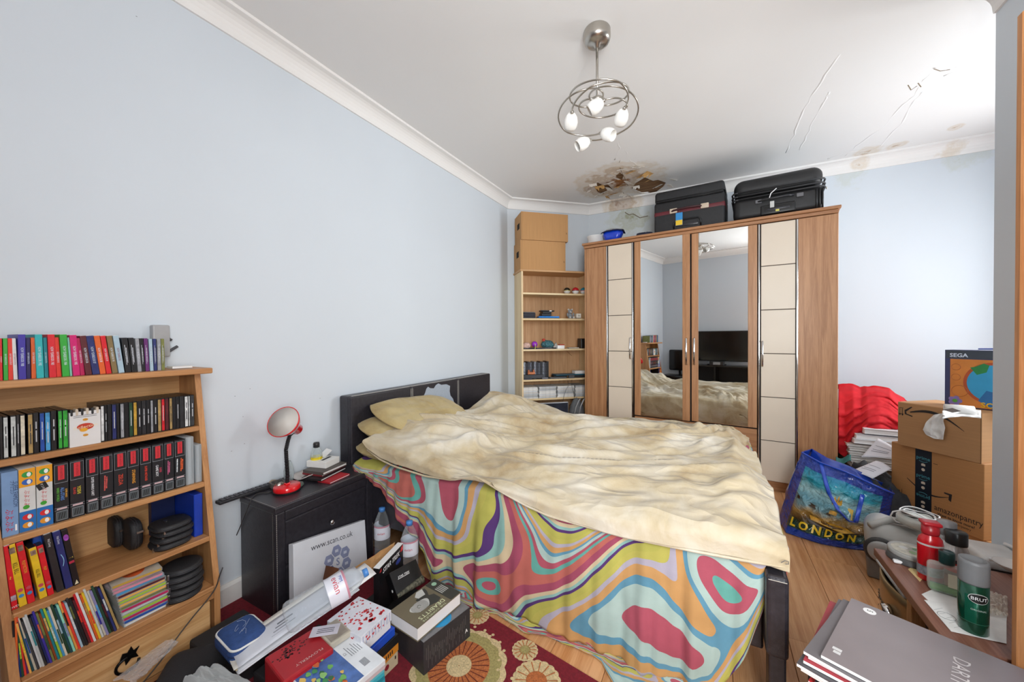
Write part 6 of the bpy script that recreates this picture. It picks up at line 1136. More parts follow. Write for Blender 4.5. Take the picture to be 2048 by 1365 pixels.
q = [P(225, 1362, x=-1.66), P(330, 1282, x=-1.66), P(352, 1292, x=-1.60), P(262, 1375, x=-1.58)]
MB().grid(lambda u, v: q[0].lerp(q[1], u).lerp(q[3].lerp(q[2], u), v)+V((.8, .2, .5))*(.030*math.sin(v*math.pi)+.022*noise.noise((u*9, v*6, 2))), 34, 18).build('film', GLASS('f0f0f4', .22, .08, name='crinkled_film', edge=.8), pg, world=True, smooth=False)
MB().rbox((-1.66, .62, .0), (-1.48, .80, .165), .01, 2).solo('storage_crate', M('1d1d20', .7), 'black crate holding up the blue pouch and papers', 'crate')
MB().rbox((-1.36, .68, RZ+.001), (-1.17, .92, .128), .006, 2).solo('storage_crate', M('232225', .7), 'black crate under the red box and letters', 'crate')
MB().rbox((-1.115, .76, RZ+.001), (-.98, .88, .09), .004, 1).solo('game_case_pile_base', M('2a6a78', .5), 'dark teal box under the pile of cyan game cases', 'box')
MB().rbox((-1.42, 1.13, RZ+.001), (-1.24, 1.36, .03), .003, 1).solo('flat_box', M('1a1a1c', .6), 'flat black box under the standing disc set', 'box')

# ------------------------------------------------------------------ cartons in the alcove
box_k = M('b98a5c', .8, var=.05, scale=4, bump=.05, stretch=(1, 1, 25)); box_k2 = M('b9834f', .8, var=.05, scale=4, bump=.05, stretch=(1, 1, 25)); ink_b = M('2a2320', .7)
def carton(name, A, B, z0, z1, d, mat, label):
    """front edge runs from A to B on the floor plan; the box goes back by d"""
    a, b_ = V((A[0], A[1], z0)), V((B[0], B[1], z0)); x = (b_-a); w = x.length; o = thing(name, label, 'box', a, math.atan2(x.y, x.x)); h = z1-z0-.001
    MB().box((0, 0, 0), (w, d, h)).build('body', mat, o, bevel=.003); return o, w, h
c3, w3, h3 = carton('carton', (1.02, 3.30), (1.30, 2.90), .0, .15, .36, box_k2, 'plain brown carton on the floor at the bottom of the alcove stack')
c2, w2_, h2_ = carton('carton', (1.033, 3.283), (1.277, 2.91), .15, .556, .35, box_k2, 'brown grocery carton with black parcel tape and a curved arrow')
c1_, w1, h1 = carton('carton', (1.04, 3.215), (1.272, 2.922), .556, .826, .32, box_k, 'long brown carton with a curved arrow, topmost of the stack')
MB().box((w1-.004, -.0006, .0), (w1-.001, .0, h1)).build('edge_crease', M('7d5a38', .8), c1_)
for o, w, h in ((c1_, w1, h1), (c2, w2_, h2_)): MB().box((0, .005, h), (w, .155, h+.0012)).build('flap', box_k, o); MB().box((0, .158, h), (w, .31, h+.0012)).build('flap', box_k, o)
def smile(o, pts, wd, name='printed_arrow'):
    k = len(pts); up = [V((p[0], -.0008, p[1]+wd*math.sin(math.pi*min(1, .15+.8*i/(k-1))))) for i, p in enumerate(pts)]; dn = [V((p[0], -.0008, p[1]-wd*.6*math.sin(math.pi*min(1, .15+.8*i/(k-1))))) for i, p in enumerate(pts)]
    m = MB()
    for i in range(k-1): m.quad(dn[i], dn[i+1], up[i+1], up[i])
    m.build(name, ink_b, o)
arc = lambda x0, x1, z0, z1, sag, n=16: [(lerp(x0, x1, i/n), lerp(z0, z1, i/n)+sag*math.sin(math.pi*i/n)) for i in range(n+1)]
smile(c1_, arc(w1*.17, w1*.82, h1*.80, h1*.58, h1*.16), .010)
MB().prism([(w1*.115, -.0008, h1*.80), (w1*.20, -.0008, h1*.92), (w1*.185, -.0008, h1*.93), (w1*.095, -.0008, h1*.83), (w1*.10, -.0008, h1*.74), (w1*.20, -.0008, h1*.70), (w1*.20, -.0008, h1*.725), (w1*.125, -.0008, h1*.755)], (0, .0008, 0)).build('printed_arrowhead', ink_b, c1_)
for s in (.03, .065): MB().tube([(w1*s, -.0006, h1*.86), (w1*s, -.0006, h1*.72)], .0012, 4).build('printed_mark', ink_b, c1_); MB().prism([(w1*s-.006, -.0008, h1*.74), (w1*s+.006, -.0008, h1*.74), (w1*s, -.0008, h1*.69)], (0, .0008, 0)).build('printed_mark', ink_b, c1_)
MB().box((w1*.02, -.0008, h1*.87), (w1*.08, .0, h1*.88)).build('printed_mark', ink_b, c1_)
tape = MB().box((w2_*.30, -.0012, .0), (w2_*.485, .0, h2_)).build('parcel_tape', M('1f2428', .35), c2); tealp = M('5aa8b0', .5); crp = M('d8cbb4', .5)
for k, (fz, flip) in enumerate(((.87, 1), (.60, 1), (.30, -1), (.06, 1))):
    text(tape, 'prime', .030, (w2_*.392, -.0012, h2_*fz), (flip, 0, 0), (0, 0, flip), tealp)
    m = arc(w2_*.345, w2_*.44, h2_*fz-.018*flip, h2_*fz-.016*flip, -.006*flip, 8); MB().tube([(p[0], -.0016, p[1]) for p in m], .0012, 4).build('tape_curve', tealp, tape)
for fz in (.77, .70, .50, .43, .21, .15):
    if round(fz*100) in (70, 43, 15): MB().lathe([(.004, 0), (.009, 0), (.009, .0006), (.004, .0006)], 14, (w2_*.392, -.0013, h2_*fz), (0, -1, 0)).build('tape_ring', crp, tape)
    else: MB().prism([(w2_*.37, -.0014, h2_*fz-.006), (w2_*.415, -.0014, h2_*fz-.006), (w2_*.415, -.0014, h2_*fz+.006), (w2_*.392, -.0014, h2_*fz+.010), (w2_*.37, -.0014, h2_*fz+.006)], (0, -.0004, 0)).build('tape_icon', crp, tape)
smile(c2, arc(w2_*.20, w2_*.68, h2_*.50, h2_*.42, -h2_*.10), .006); MB().prism([(w2_*.62, -.0008, h2_*.47), (w2_*.70, -.0008, h2_*.47), (w2_*.69, -.0008, h2_*.36), (w2_*.665, -.0008, h2_*.38), (w2_*.67, -.0008, h2_*.445), (w2_*.62, -.0008, h2_*.45)], (0, .0008, 0)).build('printed_arrowhead', ink_b, c2)
text(c2, 'amazonpantry', .047, (w2_*.755, 0, h2_*.205), (1, 0, 0), (0, 0, 1), ink_b, sx=.80, lift=.0008); text(c2, 'Want to know more?', .021, (w2_*.735, 0, h2_*.125), (1, 0, 0), (0, 0, 1), ink_b, sx=.9, bold=.0004, lift=.0008); text(c2, 'amazon.co.uk/pantry', .019, (w2_*.735, 0, h2_*.075), (1, 0, 0), (0, 0, 1), ink_b, sx=.85, lift=.0008)
for k in range(11): MB().box((w2_*.045, -.0008, h2_*(.08+.018*k)), (w2_*.115, 0, h2_*(.08+.018*k)+(.002+.002*(k % 3)))).build('printed_barcode', ink_b, c2)
MB().box((w2_*.135, -.0008, h2_*.05), (w2_*.139, 0, h2_*.30)).build('printed_mark', ink_b, c2); MB().box((w2_*.50, -.0008, h2_*.83), (w2_*.55, 0, h2_*.836)).build('printed_mark', ink_b, c2)
# illustrated toy box standing on the stack (its cartoon figure is left out)
pa = P(1890, 700, y=3.16); o = thing('game_box', 'navy edged toy box with an orange and blue round picture on top of the cartons', 'game box', V((pa.x, 3.16, .829)), math.radians(-40)); bw, bh = .36, pa.z-.829
MB().box((0, 0, 0), (bw, .10, bh)).build('carton', M('3a3f6a', .4), o, bevel=.001); MB().box((.004, -.0006, bh*.85), (bw, 0, bh-.002)).build('top_band', M('3f4650', .4), o)
MB().box((.022, -.0008, .004), (bw, 0, bh*.84)).build('picture_ground', M('d8843a', .4, var=.12, scale=12), o)
def disc(cx, cz, r, mat, y, name, sz=1): MB().prism([(cx+r*math.cos(a), -y, cz+r*sz*math.sin(a)) for a in [k*math.pi/20 for k in range(40)]], (0, .0004, 0)).build(name, mat, o)
disc(.185, bh*.44, .112, M('b8532c', .4), .0012, 'picture_ring', 1.05); disc(.185, bh*.44, .098, M('3aa2d0', .4, var=.08, scale=10), .0016, 'picture_disc', 1.05)
for cx, cz, r in ((.045, bh*.70, .018), (.045, bh*.52, .018), (.06, bh*.28, .032)): MB().tube([(cx+r*math.cos(a), -.0010, cz+r*math.sin(a)) for a in [k*math.pi/12 for k in range(24)]], .0014, 4, closed=True).build('picture_circle', M('b8662a', .4), o)
for k in range(5): a = k*math.pi*2/5; disc(.042+.017*math.cos(a), bh*.10+.017*math.sin(a), .012, M('8a78b8', .4), .0014+.0001*k, 'printed_petal')
disc(.042, bh*.10, .010, M('5aa838', .4), .0024, 'printed_flower_eye'); MB().prism([(.125, -.0022, bh*.58), (.16, -.0022, bh*.63), (.17, -.0022, bh*.75), (.15, -.0022, bh*.78), (.12, -.0022, bh*.72), (.10, -.0022, bh*.70)], (0, .0004, 0)).build('printed_palm', M('2f8a4a', .4), o); MB().prism([(.16, -.0022, bh*.32), (.24, -.0022, bh*.26), (.25, -.0022, bh*.06), (.18, -.0022, bh*.02), (.13, -.0022, bh*.14)], (0, .0004, 0)).build('printed_hill', M('2f6fa8', .4), o)
text(o, 'SEGA', .030, (.055, -.0006, bh*.905), (1, 0, 0), (0, 0, 1), M('dfe6f4', .4), bold=.0008); text(o, 'SONIC', .040, (.20, -.0026, bh*.0+.022), (1, 0, 0), (0, 0, 1), M('e8b82a', .4), bold=.001)
MB().tube([V((pa.x, 3.16, pa.z+.004))+V((.10+.05*k, -.08-.035*k, .004+.002*math.sin(k))) for k in range(5)], .004, 6).solo('ruler', M('2a48a0', .4), 'thin blue plastic strip lying on the toy box', 'strip')
# tissue spilling from its roll
tp = thing('tissue_roll', 'flattened toilet roll with torn white sheets hanging over the top carton', 'tissue', P(1925, 815, z=.83)+V((0, 0, 0))); tm = M('eceae6', .9, var=.03, bump=.25, bscale=120)
qa = [P(1866, 822, z=.875), P(1960, 815, z=.870), P(1963, 830, z=.832), P(1868, 838, z=.832)]
axd = (P(1958, 822, z=.865)-P(1872, 815, z=.865)).normalized(); rc = P(1918, 818, z=.860)
m = MB().lathe([(.022, -.05), (.040, -.05), (.042, 0), (.040, .05), (.022, .05)], 24, (0, 0, 0), axd); m.v = [V((p.x, p.y, p.z*.62))+rc-V((0, 0, .006)) for p in m.v]; m.build('roll', tm, tp, world=True, smooth=True); m = MB().lathe([(.021, -.049), (.021, .0505), (.0, .0505)], 20, (0, 0, 0), axd); m.v = [V((p.x, p.y, p.z*.5))+rc-V((0, 0, .006)) for p in m.v]; m.build('core', M('5a4232', .9), tp, world=True)
MB().prism([rc+axd*s*.04+V((-.035, -.020, .012+.004*s)) if False else p for s, p in ((0, P(1885, 820, z=.884)), (0, P(1905, 817, z=.887)), (0, P(1922, 823, z=.884)), (0, P(1905, 826, z=.884)))], (0, 0, .001)).build('dark_mouth', M('3a2c24', .9), tp, world=True)
hang = [(1868, 830, 1892, 826), (1852, 845, 1886, 842), (1846, 860, 1890, 856), (1852, 870, 1888, 868), (1868, 878, 1886, 880)]
fn = V((wdir.y, 0, 0)); fA = V((1.04, 3.215, .556)); fB = V((1.272, 2.922, .556)); fdir = (fB-fA).normalized(); fnor = V((fdir.y, -fdir.x, 0))
if fnor.dot(V((0, 0, 0))-fA) < 0: fnor = -fnor
def tissue(u, v):
    t = v*(len(hang)-1); i = min(len(hang)-2, int(t)); f = t-i; a = [lerp(hang[i][k], hang[i+1][k], f) for k in range(4)]; x, y = lerp(a[0], a[2], u), lerp(a[1], a[3], u)
    return PP(x, y, fA+fnor*(.012+.012*math.sin(u*7)*.5+.014*noise.noise((u*4, v*4, 2))), fnor)
MB().grid(tissue, 16, 18).build('hanging_sheet', tm, tp, world=True, smooth=False, solid=.0015)
MB().grid(lambda u, v: P(lerp(1885, 1962, u), lerp(822, 838, v)-4*math.sin(u*3), z=.834+.028*(1-v)*(1-u*.6)+.006*noise.noise((u*5, v*4, 1))), 14, 8).build('loose_sheet', tm, tp, world=True, smooth=True, solid=.0015)

# ------------------------------------------------------------------ cloth, books and papers between wardrobe and cartons
ridge_ = [(1672, 772), (1690, 770), (1706, 770), (1722, 777), (1732, 774), (1755, 774), (1780, 777), (1800, 792), (1818, 806), (1830, 812)]
lowe = [(1672, 905), (1690, 918), (1708, 890), (1722, 880), (1735, 866), (1760, 860), (1790, 862), (1830, 858)]
def red_cloth(u, v):
    x = lerp(1677, 1828, u); yt, yb = poly_at(ridge_, x), poly_at(lowe, x); w_ = v+.12*math.sin(u*4)+.10*noise.noise((u*2, v*2, 9)); f = .030*(1-abs(noise.noise((u*1.5+w_, w_*7, 3)))*2)+.012*(1-abs(noise.noise((u*3, w_*14, 2)))*2)+.003*noise.noise((u*16, v*16, 5))
    if v < .18: t = v/.18; p = P(x, yt+3, y=4.02); return p+V((0, .16*(1-t), -.05*(1-t)**2+f*.5))
    t = (v-.18)/.82; yy = 4.02-.40*math.sin(t*math.pi/2)**.8; p = P(x, lerp(yt+3, yb, t), y=yy+f*1.2-.02); return p+V((0, 0, f*.25))
MB().grid(red_cloth, 70, 60).solo('red_blanket', M('c4101f', .85, var=.10, scale=20, bump=.2, bscale=90), 'bright red fleece blanket heaped over books beside the wardrobe', 'blanket', smooth=True, solid=.004)
def bk_flat(u0, u1, v0, v1, y, d, mat, lab, cat='book', nm='hardback_book'):
    a, b_ = P(u0, v1, y=y), P(u1, v0, y=y); z0, z1 = a.z, P(u0, v0, y=y).z; o = thing(nm, lab, cat, (a.x, y, z0)); w, h = b_.x-a.x, z1-z0; t = min(.003, h*.12)
    MB().box((0, 0, 0), (w, d, t)).build('cover', mat, o); MB().box((0, 0, h-t), (w, d, h)).build('cover', mat, o); MB().box((.002, .003, t), (w, d-.003, h-t)).build('pages', PAPER, o); return o
YK = 3.585
bk_flat(1729, 1822, 858, 868, YK, .24, M('d9dade', .4), 'white hardback on top of the pile under the red blanket'); bk_flat(1712, 1822, 868.5, 878, YK, .24, M('c9ccd2', .4), 'pale grey hardback second in the pile under the blanket'); bk_flat(1708, 1822, 878.5, 887, YK-.01, .24, M('e2e2e4', .4), 'cream-white hardback third in the pile under the blanket')
mgc = ['c9c4bc', '8f8f8c', 'd8d4cc', 'a8a6a0', 'bdbab2', '76767a', 'cfcac0', '9a9a96', 'c4c0b8', 'dcd8d0']
for k in range(10): bk_flat(1694+1.6*(k % 3)+k*.9, 1822, 887.5+k*4.6, 891.8+k*4.6, YK+.005*(k % 2), .24, M(mgc[k], .5), f'magazine, {ordinal(k+1)} below the white hardbacks beside the wardrobe', 'magazine', 'magazine')
zlow = P(1700, 934, y=YK).z
MB().rbox((P(1702, 930, y=YK).x, YK+.01, 0), (1.42, YK+.25, zlow-.004), .004, 1).solo('carton', M('6b5138', .8), 'brown carton on the floor beneath the pile of magazines', 'box')
MB().rbox((.90, 3.82, 0), (1.44, 4.16, .62), .01, 2).solo('carton', M('7a5c40', .8), 'deep brown carton against the back wall holding up the red blanket', 'box')
def clothes(u, v):
    x = lerp(.84, 1.20, u); y = lerp(3.56, 3.12, v); e = min(1, 5*u, 5*(1-u), 5*v+.6, 5*(1-v)); z = (.255+.05*math.sin(u*5)-.05*v)*e+.05*(1-abs(noise.noise((u*4, v*4, 3)))*2)*e+.02*noise.noise((u*10, v*10, 1))*e; return (x+.02*noise.noise((v*5, 1, 2)), y, max(.003, z))
MB().grid(clothes, 44, 44).solo('clothes_heap', M('3a3c40', .85, var=.2, scale=20, bump=.3), 'heap of dark grey clothes between the blue bag and cartons', 'clothes', smooth=True, solid=.004)
MB().grid(lambda u, v: P(lerp(1672, 1702, u), lerp(914, 926, v)+4*math.sin(u*5), y=3.48-.05*v), 12, 8).solo('green_cloth', M('2f6a66', .8), 'dark green cloth edge poking out behind the blue bag', 'cloth', smooth=True, solid=.003)
def sheet_px(q, lab, z_, bow):
    c = [P(u, v, y=yy) for u, v, yy in q]; o = thing('letter', lab, 'paper', c[3], rot=frame_rot(c[2]-c[3], c[0]-c[3])); m = MB(); im = PM(o).inverted(); m.grid(lambda u, v: im @ (c[3].lerp(c[2], u).lerp(c[0].lerp(c[1], u), v)+V((0, -.3, 1))*bow*math.sin(u*math.pi)), 12, 8); m.build('sheet', M('e6e6ee', .6, var=.02), o, smooth=True, solid=.0008)
    for k in range(6):
        a = im @ (c[3].lerp(c[2], .15).lerp(c[0].lerp(c[1], .15), .25+.1*k)+V((0, -.3, 1))*(bow*.5+.003)); b_ = im @ (c[3].lerp(c[2], .75).lerp(c[0].lerp(c[1], .75), .25+.1*k)+V((0, -.3, 1))*(bow*.7+.004)); 
        if k in (1, 2, 4): MB().tube([a, (a+b_)/2+V((0, 0, bow*.3)), b_], .0012, 4).build('print_line', M('7c7c88', .6), o)
    return o
sheet_px([(1756, 877, 3.47), (1800, 903, 3.40), (1786, 918, 3.36), (1722, 915, 3.42)], 'white printed letter lying on the magazines', 0, .004)
sheet_px([(1752, 922, 3.36), (1783, 938, 3.28), (1745, 958, 3.20), (1698, 944, 3.28)], 'white printed letter lying on the dark clothes', 0, .010)

# ------------------------------------------------------------------ blue shopping bag
botp = [(0, P(1556, 1040, z=.004)), (.12, P(1572, 1066, z=.004)), (.42, P(1640, 1088, z=.004)), (.72, P(1700, 1099, z=.004)), (.9, P(1742, 1103, z=.004)), (1, P(1772, 1082, z=.02))]
topp = [(0, P(1604, 904, y=3.16)), (.25, P(1640, 924, y=3.08)), (.5, P(1695, 944, y=3.02)), (.8, P(1750, 970, y=3.0)), (1, P(1787, 986, y=3.04))]
def pv(l, t):
    for (a, va), (b_, vb) in zip(l, l[1:]):
        if t <= b_: return va.lerp(vb, (t-a)/(b_-a))
    return l[-1][1]
def bag(u, v, lift=0):
    a, b_ = pv(botp, u), pv(topp, u); p = a.lerp(b_, v); bul = math.sin(v*math.pi)*math.sin(min(1, u*1.1)*math.pi)
    cr = .026*(1-abs(noise.noise((u*3.5+v, v*4, 7)))*2)+.014*(1-abs(noise.noise((u*8-v*3, v*8, 2)))*2)+.005*noise.noise((u*20, v*18, 4))-.008
    k = 1-.55*smooth01((u-.62)/.3)*math.sin(v*math.pi)
    return p+V((-.25, -1, .15))*(bul*.05*k+cr*min(1, 6*u, 6*(1-u), 5*v+.2, 5*(1-v)+.25)+lift)+V((.02, .06, 0))*smooth01((u-.6)/.4)*math.sin(v*math.pi)
def bagmat():
    m, nt, b = base('woven_bag_print'); L = nt.links.new; uv = nd(nt, 'ShaderNodeUVMap'); sx = nd(nt, 'ShaderNodeSeparateXYZ'); L(uv.outputs[0], sx.inputs[0])
    n = nd(nt, 'ShaderNodeTexNoise', Scale=9.0, Detail=5.0); L(uv.outputs[0], n.inputs['Vector'])
    ad = nd(nt, 'ShaderNodeMath', operation='MULTIPLY_ADD'); ad.inputs[1].default_value = .16; L(n.outputs['Fac'], ad.inputs[0]); L(sx.outputs['Y'], ad.inputs[2])
    r = nd(nt, 'ShaderNodeValToRGB'); L(ad.outputs[0], r.inputs[0]); e = r.color_ramp.elements; e[0].position = .20; e[0].color = lin('14463c'); e[1].position = .98; e[1].color = lin('0f86b8')
    for p, c in ((.27, '2a3a22'), (.34, '6a4a22'), (.42, 'a8803a'), (.50, '7ba0a8'), (.60, '5f98a8'), (.70, '9cc4c8'), (.80, '24a0b4')): q = e.new(p); q.color = lin(c)
    def band(o, a, b_, w=.006):
        x = nd(nt, 'ShaderNodeMapRange', interpolation_type='SMOOTHSTEP'); x.inputs[1].default_value = a-w; x.inputs[2].default_value = a+w; L(o, x.inputs[0]); y = nd(nt, 'ShaderNodeMapRange', interpolation_type='SMOOTHSTEP'); y.inputs[1].default_value = b_-w; y.inputs[2].default_value = b_+w; y.inputs[3].default_value = 1; y.inputs[4].default_value = 0; L(o, y.inputs[0])
        k = nd(nt, 'ShaderNodeMath', operation='MULTIPLY'); L(x.outputs[0], k.inputs[0]); L(y.outputs[0], k.inputs[1]); return k.outputs[0]
    k = nd(nt, 'ShaderNodeMath', operation='MULTIPLY'); L(band(sx.outputs['X'], .10, .90), k.inputs[0]); L(band(sx.outputs['Y'], .09, .86), k.inputs[1])
    mx = nd(nt, 'ShaderNodeMix', data_type='RGBA'); L(k.outputs[0], mx.inputs['Factor']); mx.inputs[6].default_value = lin('1a3fa4'); L(r.outputs[0], mx.inputs[7]); L(mx.outputs[2], b.inputs['Base Color'])
    b.inputs['Roughness'].default_value = .22; b.inputs['Coat Weight'].default_value = .5; b.inputs['Coat Roughness'].default_value = .1
    n2 = nd(nt, 'ShaderNodeTexNoise', Scale=16.0, Detail=6.0, Distortion=1.0); L(uv.outputs[0], n2.inputs['Vector']); bp = nd(nt, 'ShaderNodeBump', Strength=1.0, Distance=.03); L(n2.outputs['Fac'], bp.inputs['Height']); L(bp.outputs[0], b.inputs['Normal']); return m
bagm = bagmat(); blue_w = M('1a3fa4', .18, var=.2, scale=12, bump=.8, bscale=14, coat=.5, name='woven_blue')
bo = thing('shopping_bag', 'shiny blue woven shopping bag printed with a city view and LONDON', 'bag', (.62, 2.95, 0))
back = lambda u, v: bag(u, v)*1+V((.10-.05*u, .24, 0))+V((0, 0, -.03*v))
MB().grid(bag, 90, 60).build('front_panel', bagm, bo, world=True, smooth=True, solid=.0015)
MB().grid(lambda u, v: bag(0, v).lerp(back(0, v), u)+V((-.9, .2, 0))*.03*math.sin(u*math.pi)*math.sin(v*math.pi)+V((.5, .2, .1))*.018*noise.noise((u*5, v*7, 1)), 16, 40).build('side_gusset', blue_w, bo, world=True, smooth=True, solid=.0015)
MB().grid(lambda u, v: bag(1, v).lerp(back(1, v), u)+V((.4, -.2, 0))*.02*noise.noise((u*5, v*6, 3)), 12, 30).build('side_gusset', blue_w, bo, world=True, smooth=True, solid=.0015)
MB().grid(back, 40, 30).build('back_panel', blue_w, bo, world=True, smooth=True, solid=.0015)
def on_bag(poly, mat, name, lift=.010): 
    m = MB(); k = len(poly); m.add([bag(u, v, lift) for u, v in poly]+[sum((bag(u, v, lift) for u, v in poly), V((0, 0, 0)))/k], [(i, (i+1) % k, k) for i in range(k)]); m.build(name, mat, bo, world=True, smooth=True)
gold, brn = M('c9962e', .35, var=.4, scale=60), M('3c2a18', .4, var=.4, scale=50)
on_bag([(.43, .42), (.50, .41), (.53, .58), (.52, .64), (.50, .60), (.485, .68), (.47, .60), (.45, .66), (.44, .58)], gold, 'printed_tower'); on_bag([(.58, .40), (.66, .42), (.655, .55), (.60, .56)], M('d0ac4a', .35), 'printed_tower'); on_bag([(.12, .50), (.30, .46), (.45, .42), (.45, .39), (.30, .42), (.12, .46)], brn, 'printed_bridge'); on_bag([(.28, .33), (.42, .32), (.62, .30), (.72, .25), (.60, .22), (.42, .26), (.30, .27)], gold, 'printed_bridge', .012); on_bag([(.26, .28), (.45, .26), (.66, .22), (.70, .18), (.5, .2), (.3, .23)], brn, 'printed_water', .014)
yl = M('e8c02a', .35); tx = text(bo, 'L O N D O N', .16, (0, 0, 0), (1, 0, 0), (0, 1, 0), yl, lift=0, bold=.006); bb_ = [v.co.copy() for v in tx.data.vertices]; xa, xb = min(p.x for p in bb_), max(p.x for p in bb_); za, zb_ = min(p.y for p in bb_), max(p.y for p in bb_); im = PM(bo).inverted()
# widen the letter spacing while mapping the word on to the cloth
for v, p in zip(tx.data.vertices, bb_): v.co = im @ bag(lerp(.13, .74, (p.x-xa)/(xb-xa)), lerp(.115, .225, (p.y-za)/(zb_-za)), .013)
strap = M('1c4cc0', .25, coat=.4)
def ribbon(pts, w, name):
    fine = []
    for i in range(len(pts)-1):
        for k in range(5): fine.append((lerp(pts[i][0], pts[i+1][0], k/5), lerp(pts[i][1], pts[i+1][1], k/5), lerp(pts[i][2], pts[i+1][2], k/5)))
    fine.append(pts[-1]); MB().grid(lambda u, v: bag(fine[int(round(v*(len(fine)-1)))][0]+(u-.5)*w, fine[int(round(v*(len(fine)-1)))][1], .008+fine[int(round(v*(len(fine)-1)))][2]), 3, len(fine)-1).build(name, strap, bo, world=True, smooth=True, solid=.003)
ribbon([(.26, .99, 0), (.34, .80, .012), (.40, .66, .02), (.50, .52, .022), (.62, .42, .018), (.68, .40, .012)], .040, 'carry_strap'); ribbon([(.70, .40, .012), (.70, .62, .014), (.70, .80, .01)], .045, 'carry_strap')
MB().tube([pv(topp, k/20)+V((-.005, -.02, 0)) for k in range(21)], .006, 6).build('rim', strap, bo, world=True, smooth=True)

# ------------------------------------------------------------------ vacuum cleaner with a coiled lead on it
gv = M('bdbdb9', .32, var=.05); gd = M('7d7d7b', .4); vW = P(1769, 1083, y=2.50); vc = thing('vacuum_cleaner', 'grey canister vacuum cleaner standing behind the side table', 'vacuum cleaner', (vW.x+.115, vW.y+.135, 0), math.radians(-14))
vk = thing('storage_box', None, None) if False else None
MB().rbox((-.14, -.13, .0), (.22, .16, .10), .01, 2).build('base', gd, vc); m = MB().rbox((-.15, -.12, .10), (.22, .15, .27), .07, 5); m.v = [V((p.x, p.y, p.z-.05*smooth01((p.x-.02)/.2)*(p.z > .18))) for p in m.v]; m.build('body', gv, vc, smooth=True)
for q, r in ((.0, .062), (.012, .048)): MB().lathe([(.0, 0), (r, 0), (r+.004, .006), (r+.004, .016), (r, .022), (r*.6, .022), (.0, .018)], 28, (-.09-.0, -.125-q, .155), (0, -1, 0)).build('wheel', M('3c3c3c', .5) if q == 0 else M('b8b8b6', .3), vc, smooth=True)
MB().lathe([(.0, 0), (.018, 0), (.018, .012), (.0, .014)], 16, (-.09, -.160, .155), (0, -1, 0)).build('wheel_hub', M('8a8a88', .3), vc, smooth=True)
MB().tube([(-.13, -.10, .26), (-.05, -.02, .285), (.05, .02, .28), (.15, .03, .25)], .016, 10).build('grip', gv, vc, smooth=True)
cl = thing('extension_lead', 'white extension reel with coiled lead resting on the vacuum cleaner', 'extension lead', P(1838, 1075, y=2.60)); whm = M('d4d6d0', .4)
rc = cl.location.copy(); rc.z = .292; cl.location = rc
MB().lathe([(.0, .0), (.075, .0), (.082, .006), (.082, .030), (.074, .040), (.04, .044), (.0, .044)], 32).build('reel', whm, cl, smooth=True)
for k in range(4): MB().tube([((.050+.006*k)*math.cos(a), (.050+.006*k)*math.sin(a), .048+.004*k+.004*math.sin(3*a+k)) for a in [j*math.pi/14 for j in range(28)]], .0032, 6, closed=True).build('cable_turn', WT if k % 2 else M('2c2c2e', .4), cl, smooth=True)
lp = [P(u, v, y=2.58) for u, v in ((1812, 1050), (1792, 1044), (1781, 1032), (1786, 1024), (1805, 1021), (1830, 1026), (1855, 1040), (1870, 1052))]; MB().tube(lp, .0035, 6).build('cable_loop', WT, cl, world=True, smooth=True)
hz = thing('hair_dryer_stand', 'white plastic frame with tubes lying behind the toiletries', 'appliance', (1.03, 2.30, 0)); MB().rbox((-.06, -.10, 0), (.10, .12, .30), .01, 2).build('base', M('4a4440', .6), hz)
MB().rbox((-.06, -.09, .30), (.09, .10, .345), .018, 3).build('housing', M('d9d8d6', .4), hz, smooth=True); MB().tube([(-.05, -.10, .35), (.02, -.13, .365), (.09, -.10, .36), (.11, .0, .355), (.08, .09, .35)], .007, 8).build('tube', WT, hz, smooth=True)

# ------------------------------------------------------------------ on the side table
T = lambda u, v: P(u, v, z=TZ+.0006)
def on_table(name, label, cat, u, v, rz=0, dz=.0006): c = P(u, v, z=TZ); return thing(name, label, cat, V((c.x, c.y, TZ+dz)), rz)
def tpaper(name, q, lab, mat, dz): 
    c = [P(u, v, z=TZ) for u, v in q]; o = thing(name, lab, 'paper', V((c[0].x, c[0].y, TZ+dz))); MB().prism([V((p.x-c[0].x, p.y-c[0].y, 0)) for p in c], (0, 0, .0008)).build('sheet', mat, o); return o, [V((p.x-c[0].x, p.y-c[0].y, .0009)) for p in c]
o, c = tpaper('brochure', [(1843, 1190), (1880, 1225), (2012, 1262), (2014, 1230), (1950, 1195), (1870, 1178)], 'printed white sheet under the bottles on the side table', M('e2e2e0', .5), .0006)
o, c = tpaper('brochure', [(1848, 1202), (1902, 1265), (2013, 1290), (2013, 1245), (1900, 1210)], 'white leaflet with a round emblem under the green spray can', M('e8e8e6', .5), .0018); ec = P(1893, 1235, z=TZ)-o.location; ec.z = .0011; MB().tube([(ec.x+.018*math.cos(a), ec.y+.018*math.sin(a), .0011) for a in [k*math.pi/10 for k in range(20)]], .0008, 4, closed=True).build('printed_emblem', M('9a9a9a', .5), o)
for k in range(5): a, b_ = P(1868+10*k, 1222+9*k, z=TZ)-o.location, P(1885+10*k, 1219+9*k, z=TZ)-o.location; a.z = b_.z = .001; MB().tube([a, b_], .0005, 4).build('print_line', M('a8a8a8', .5), o)
o, c = tpaper('receipt', [(1816, 1140), (1840, 1165), (1853, 1150), (1830, 1132)], 'yellowish receipt beside the disc tub on the table', M('d8c088', .6), .0006)
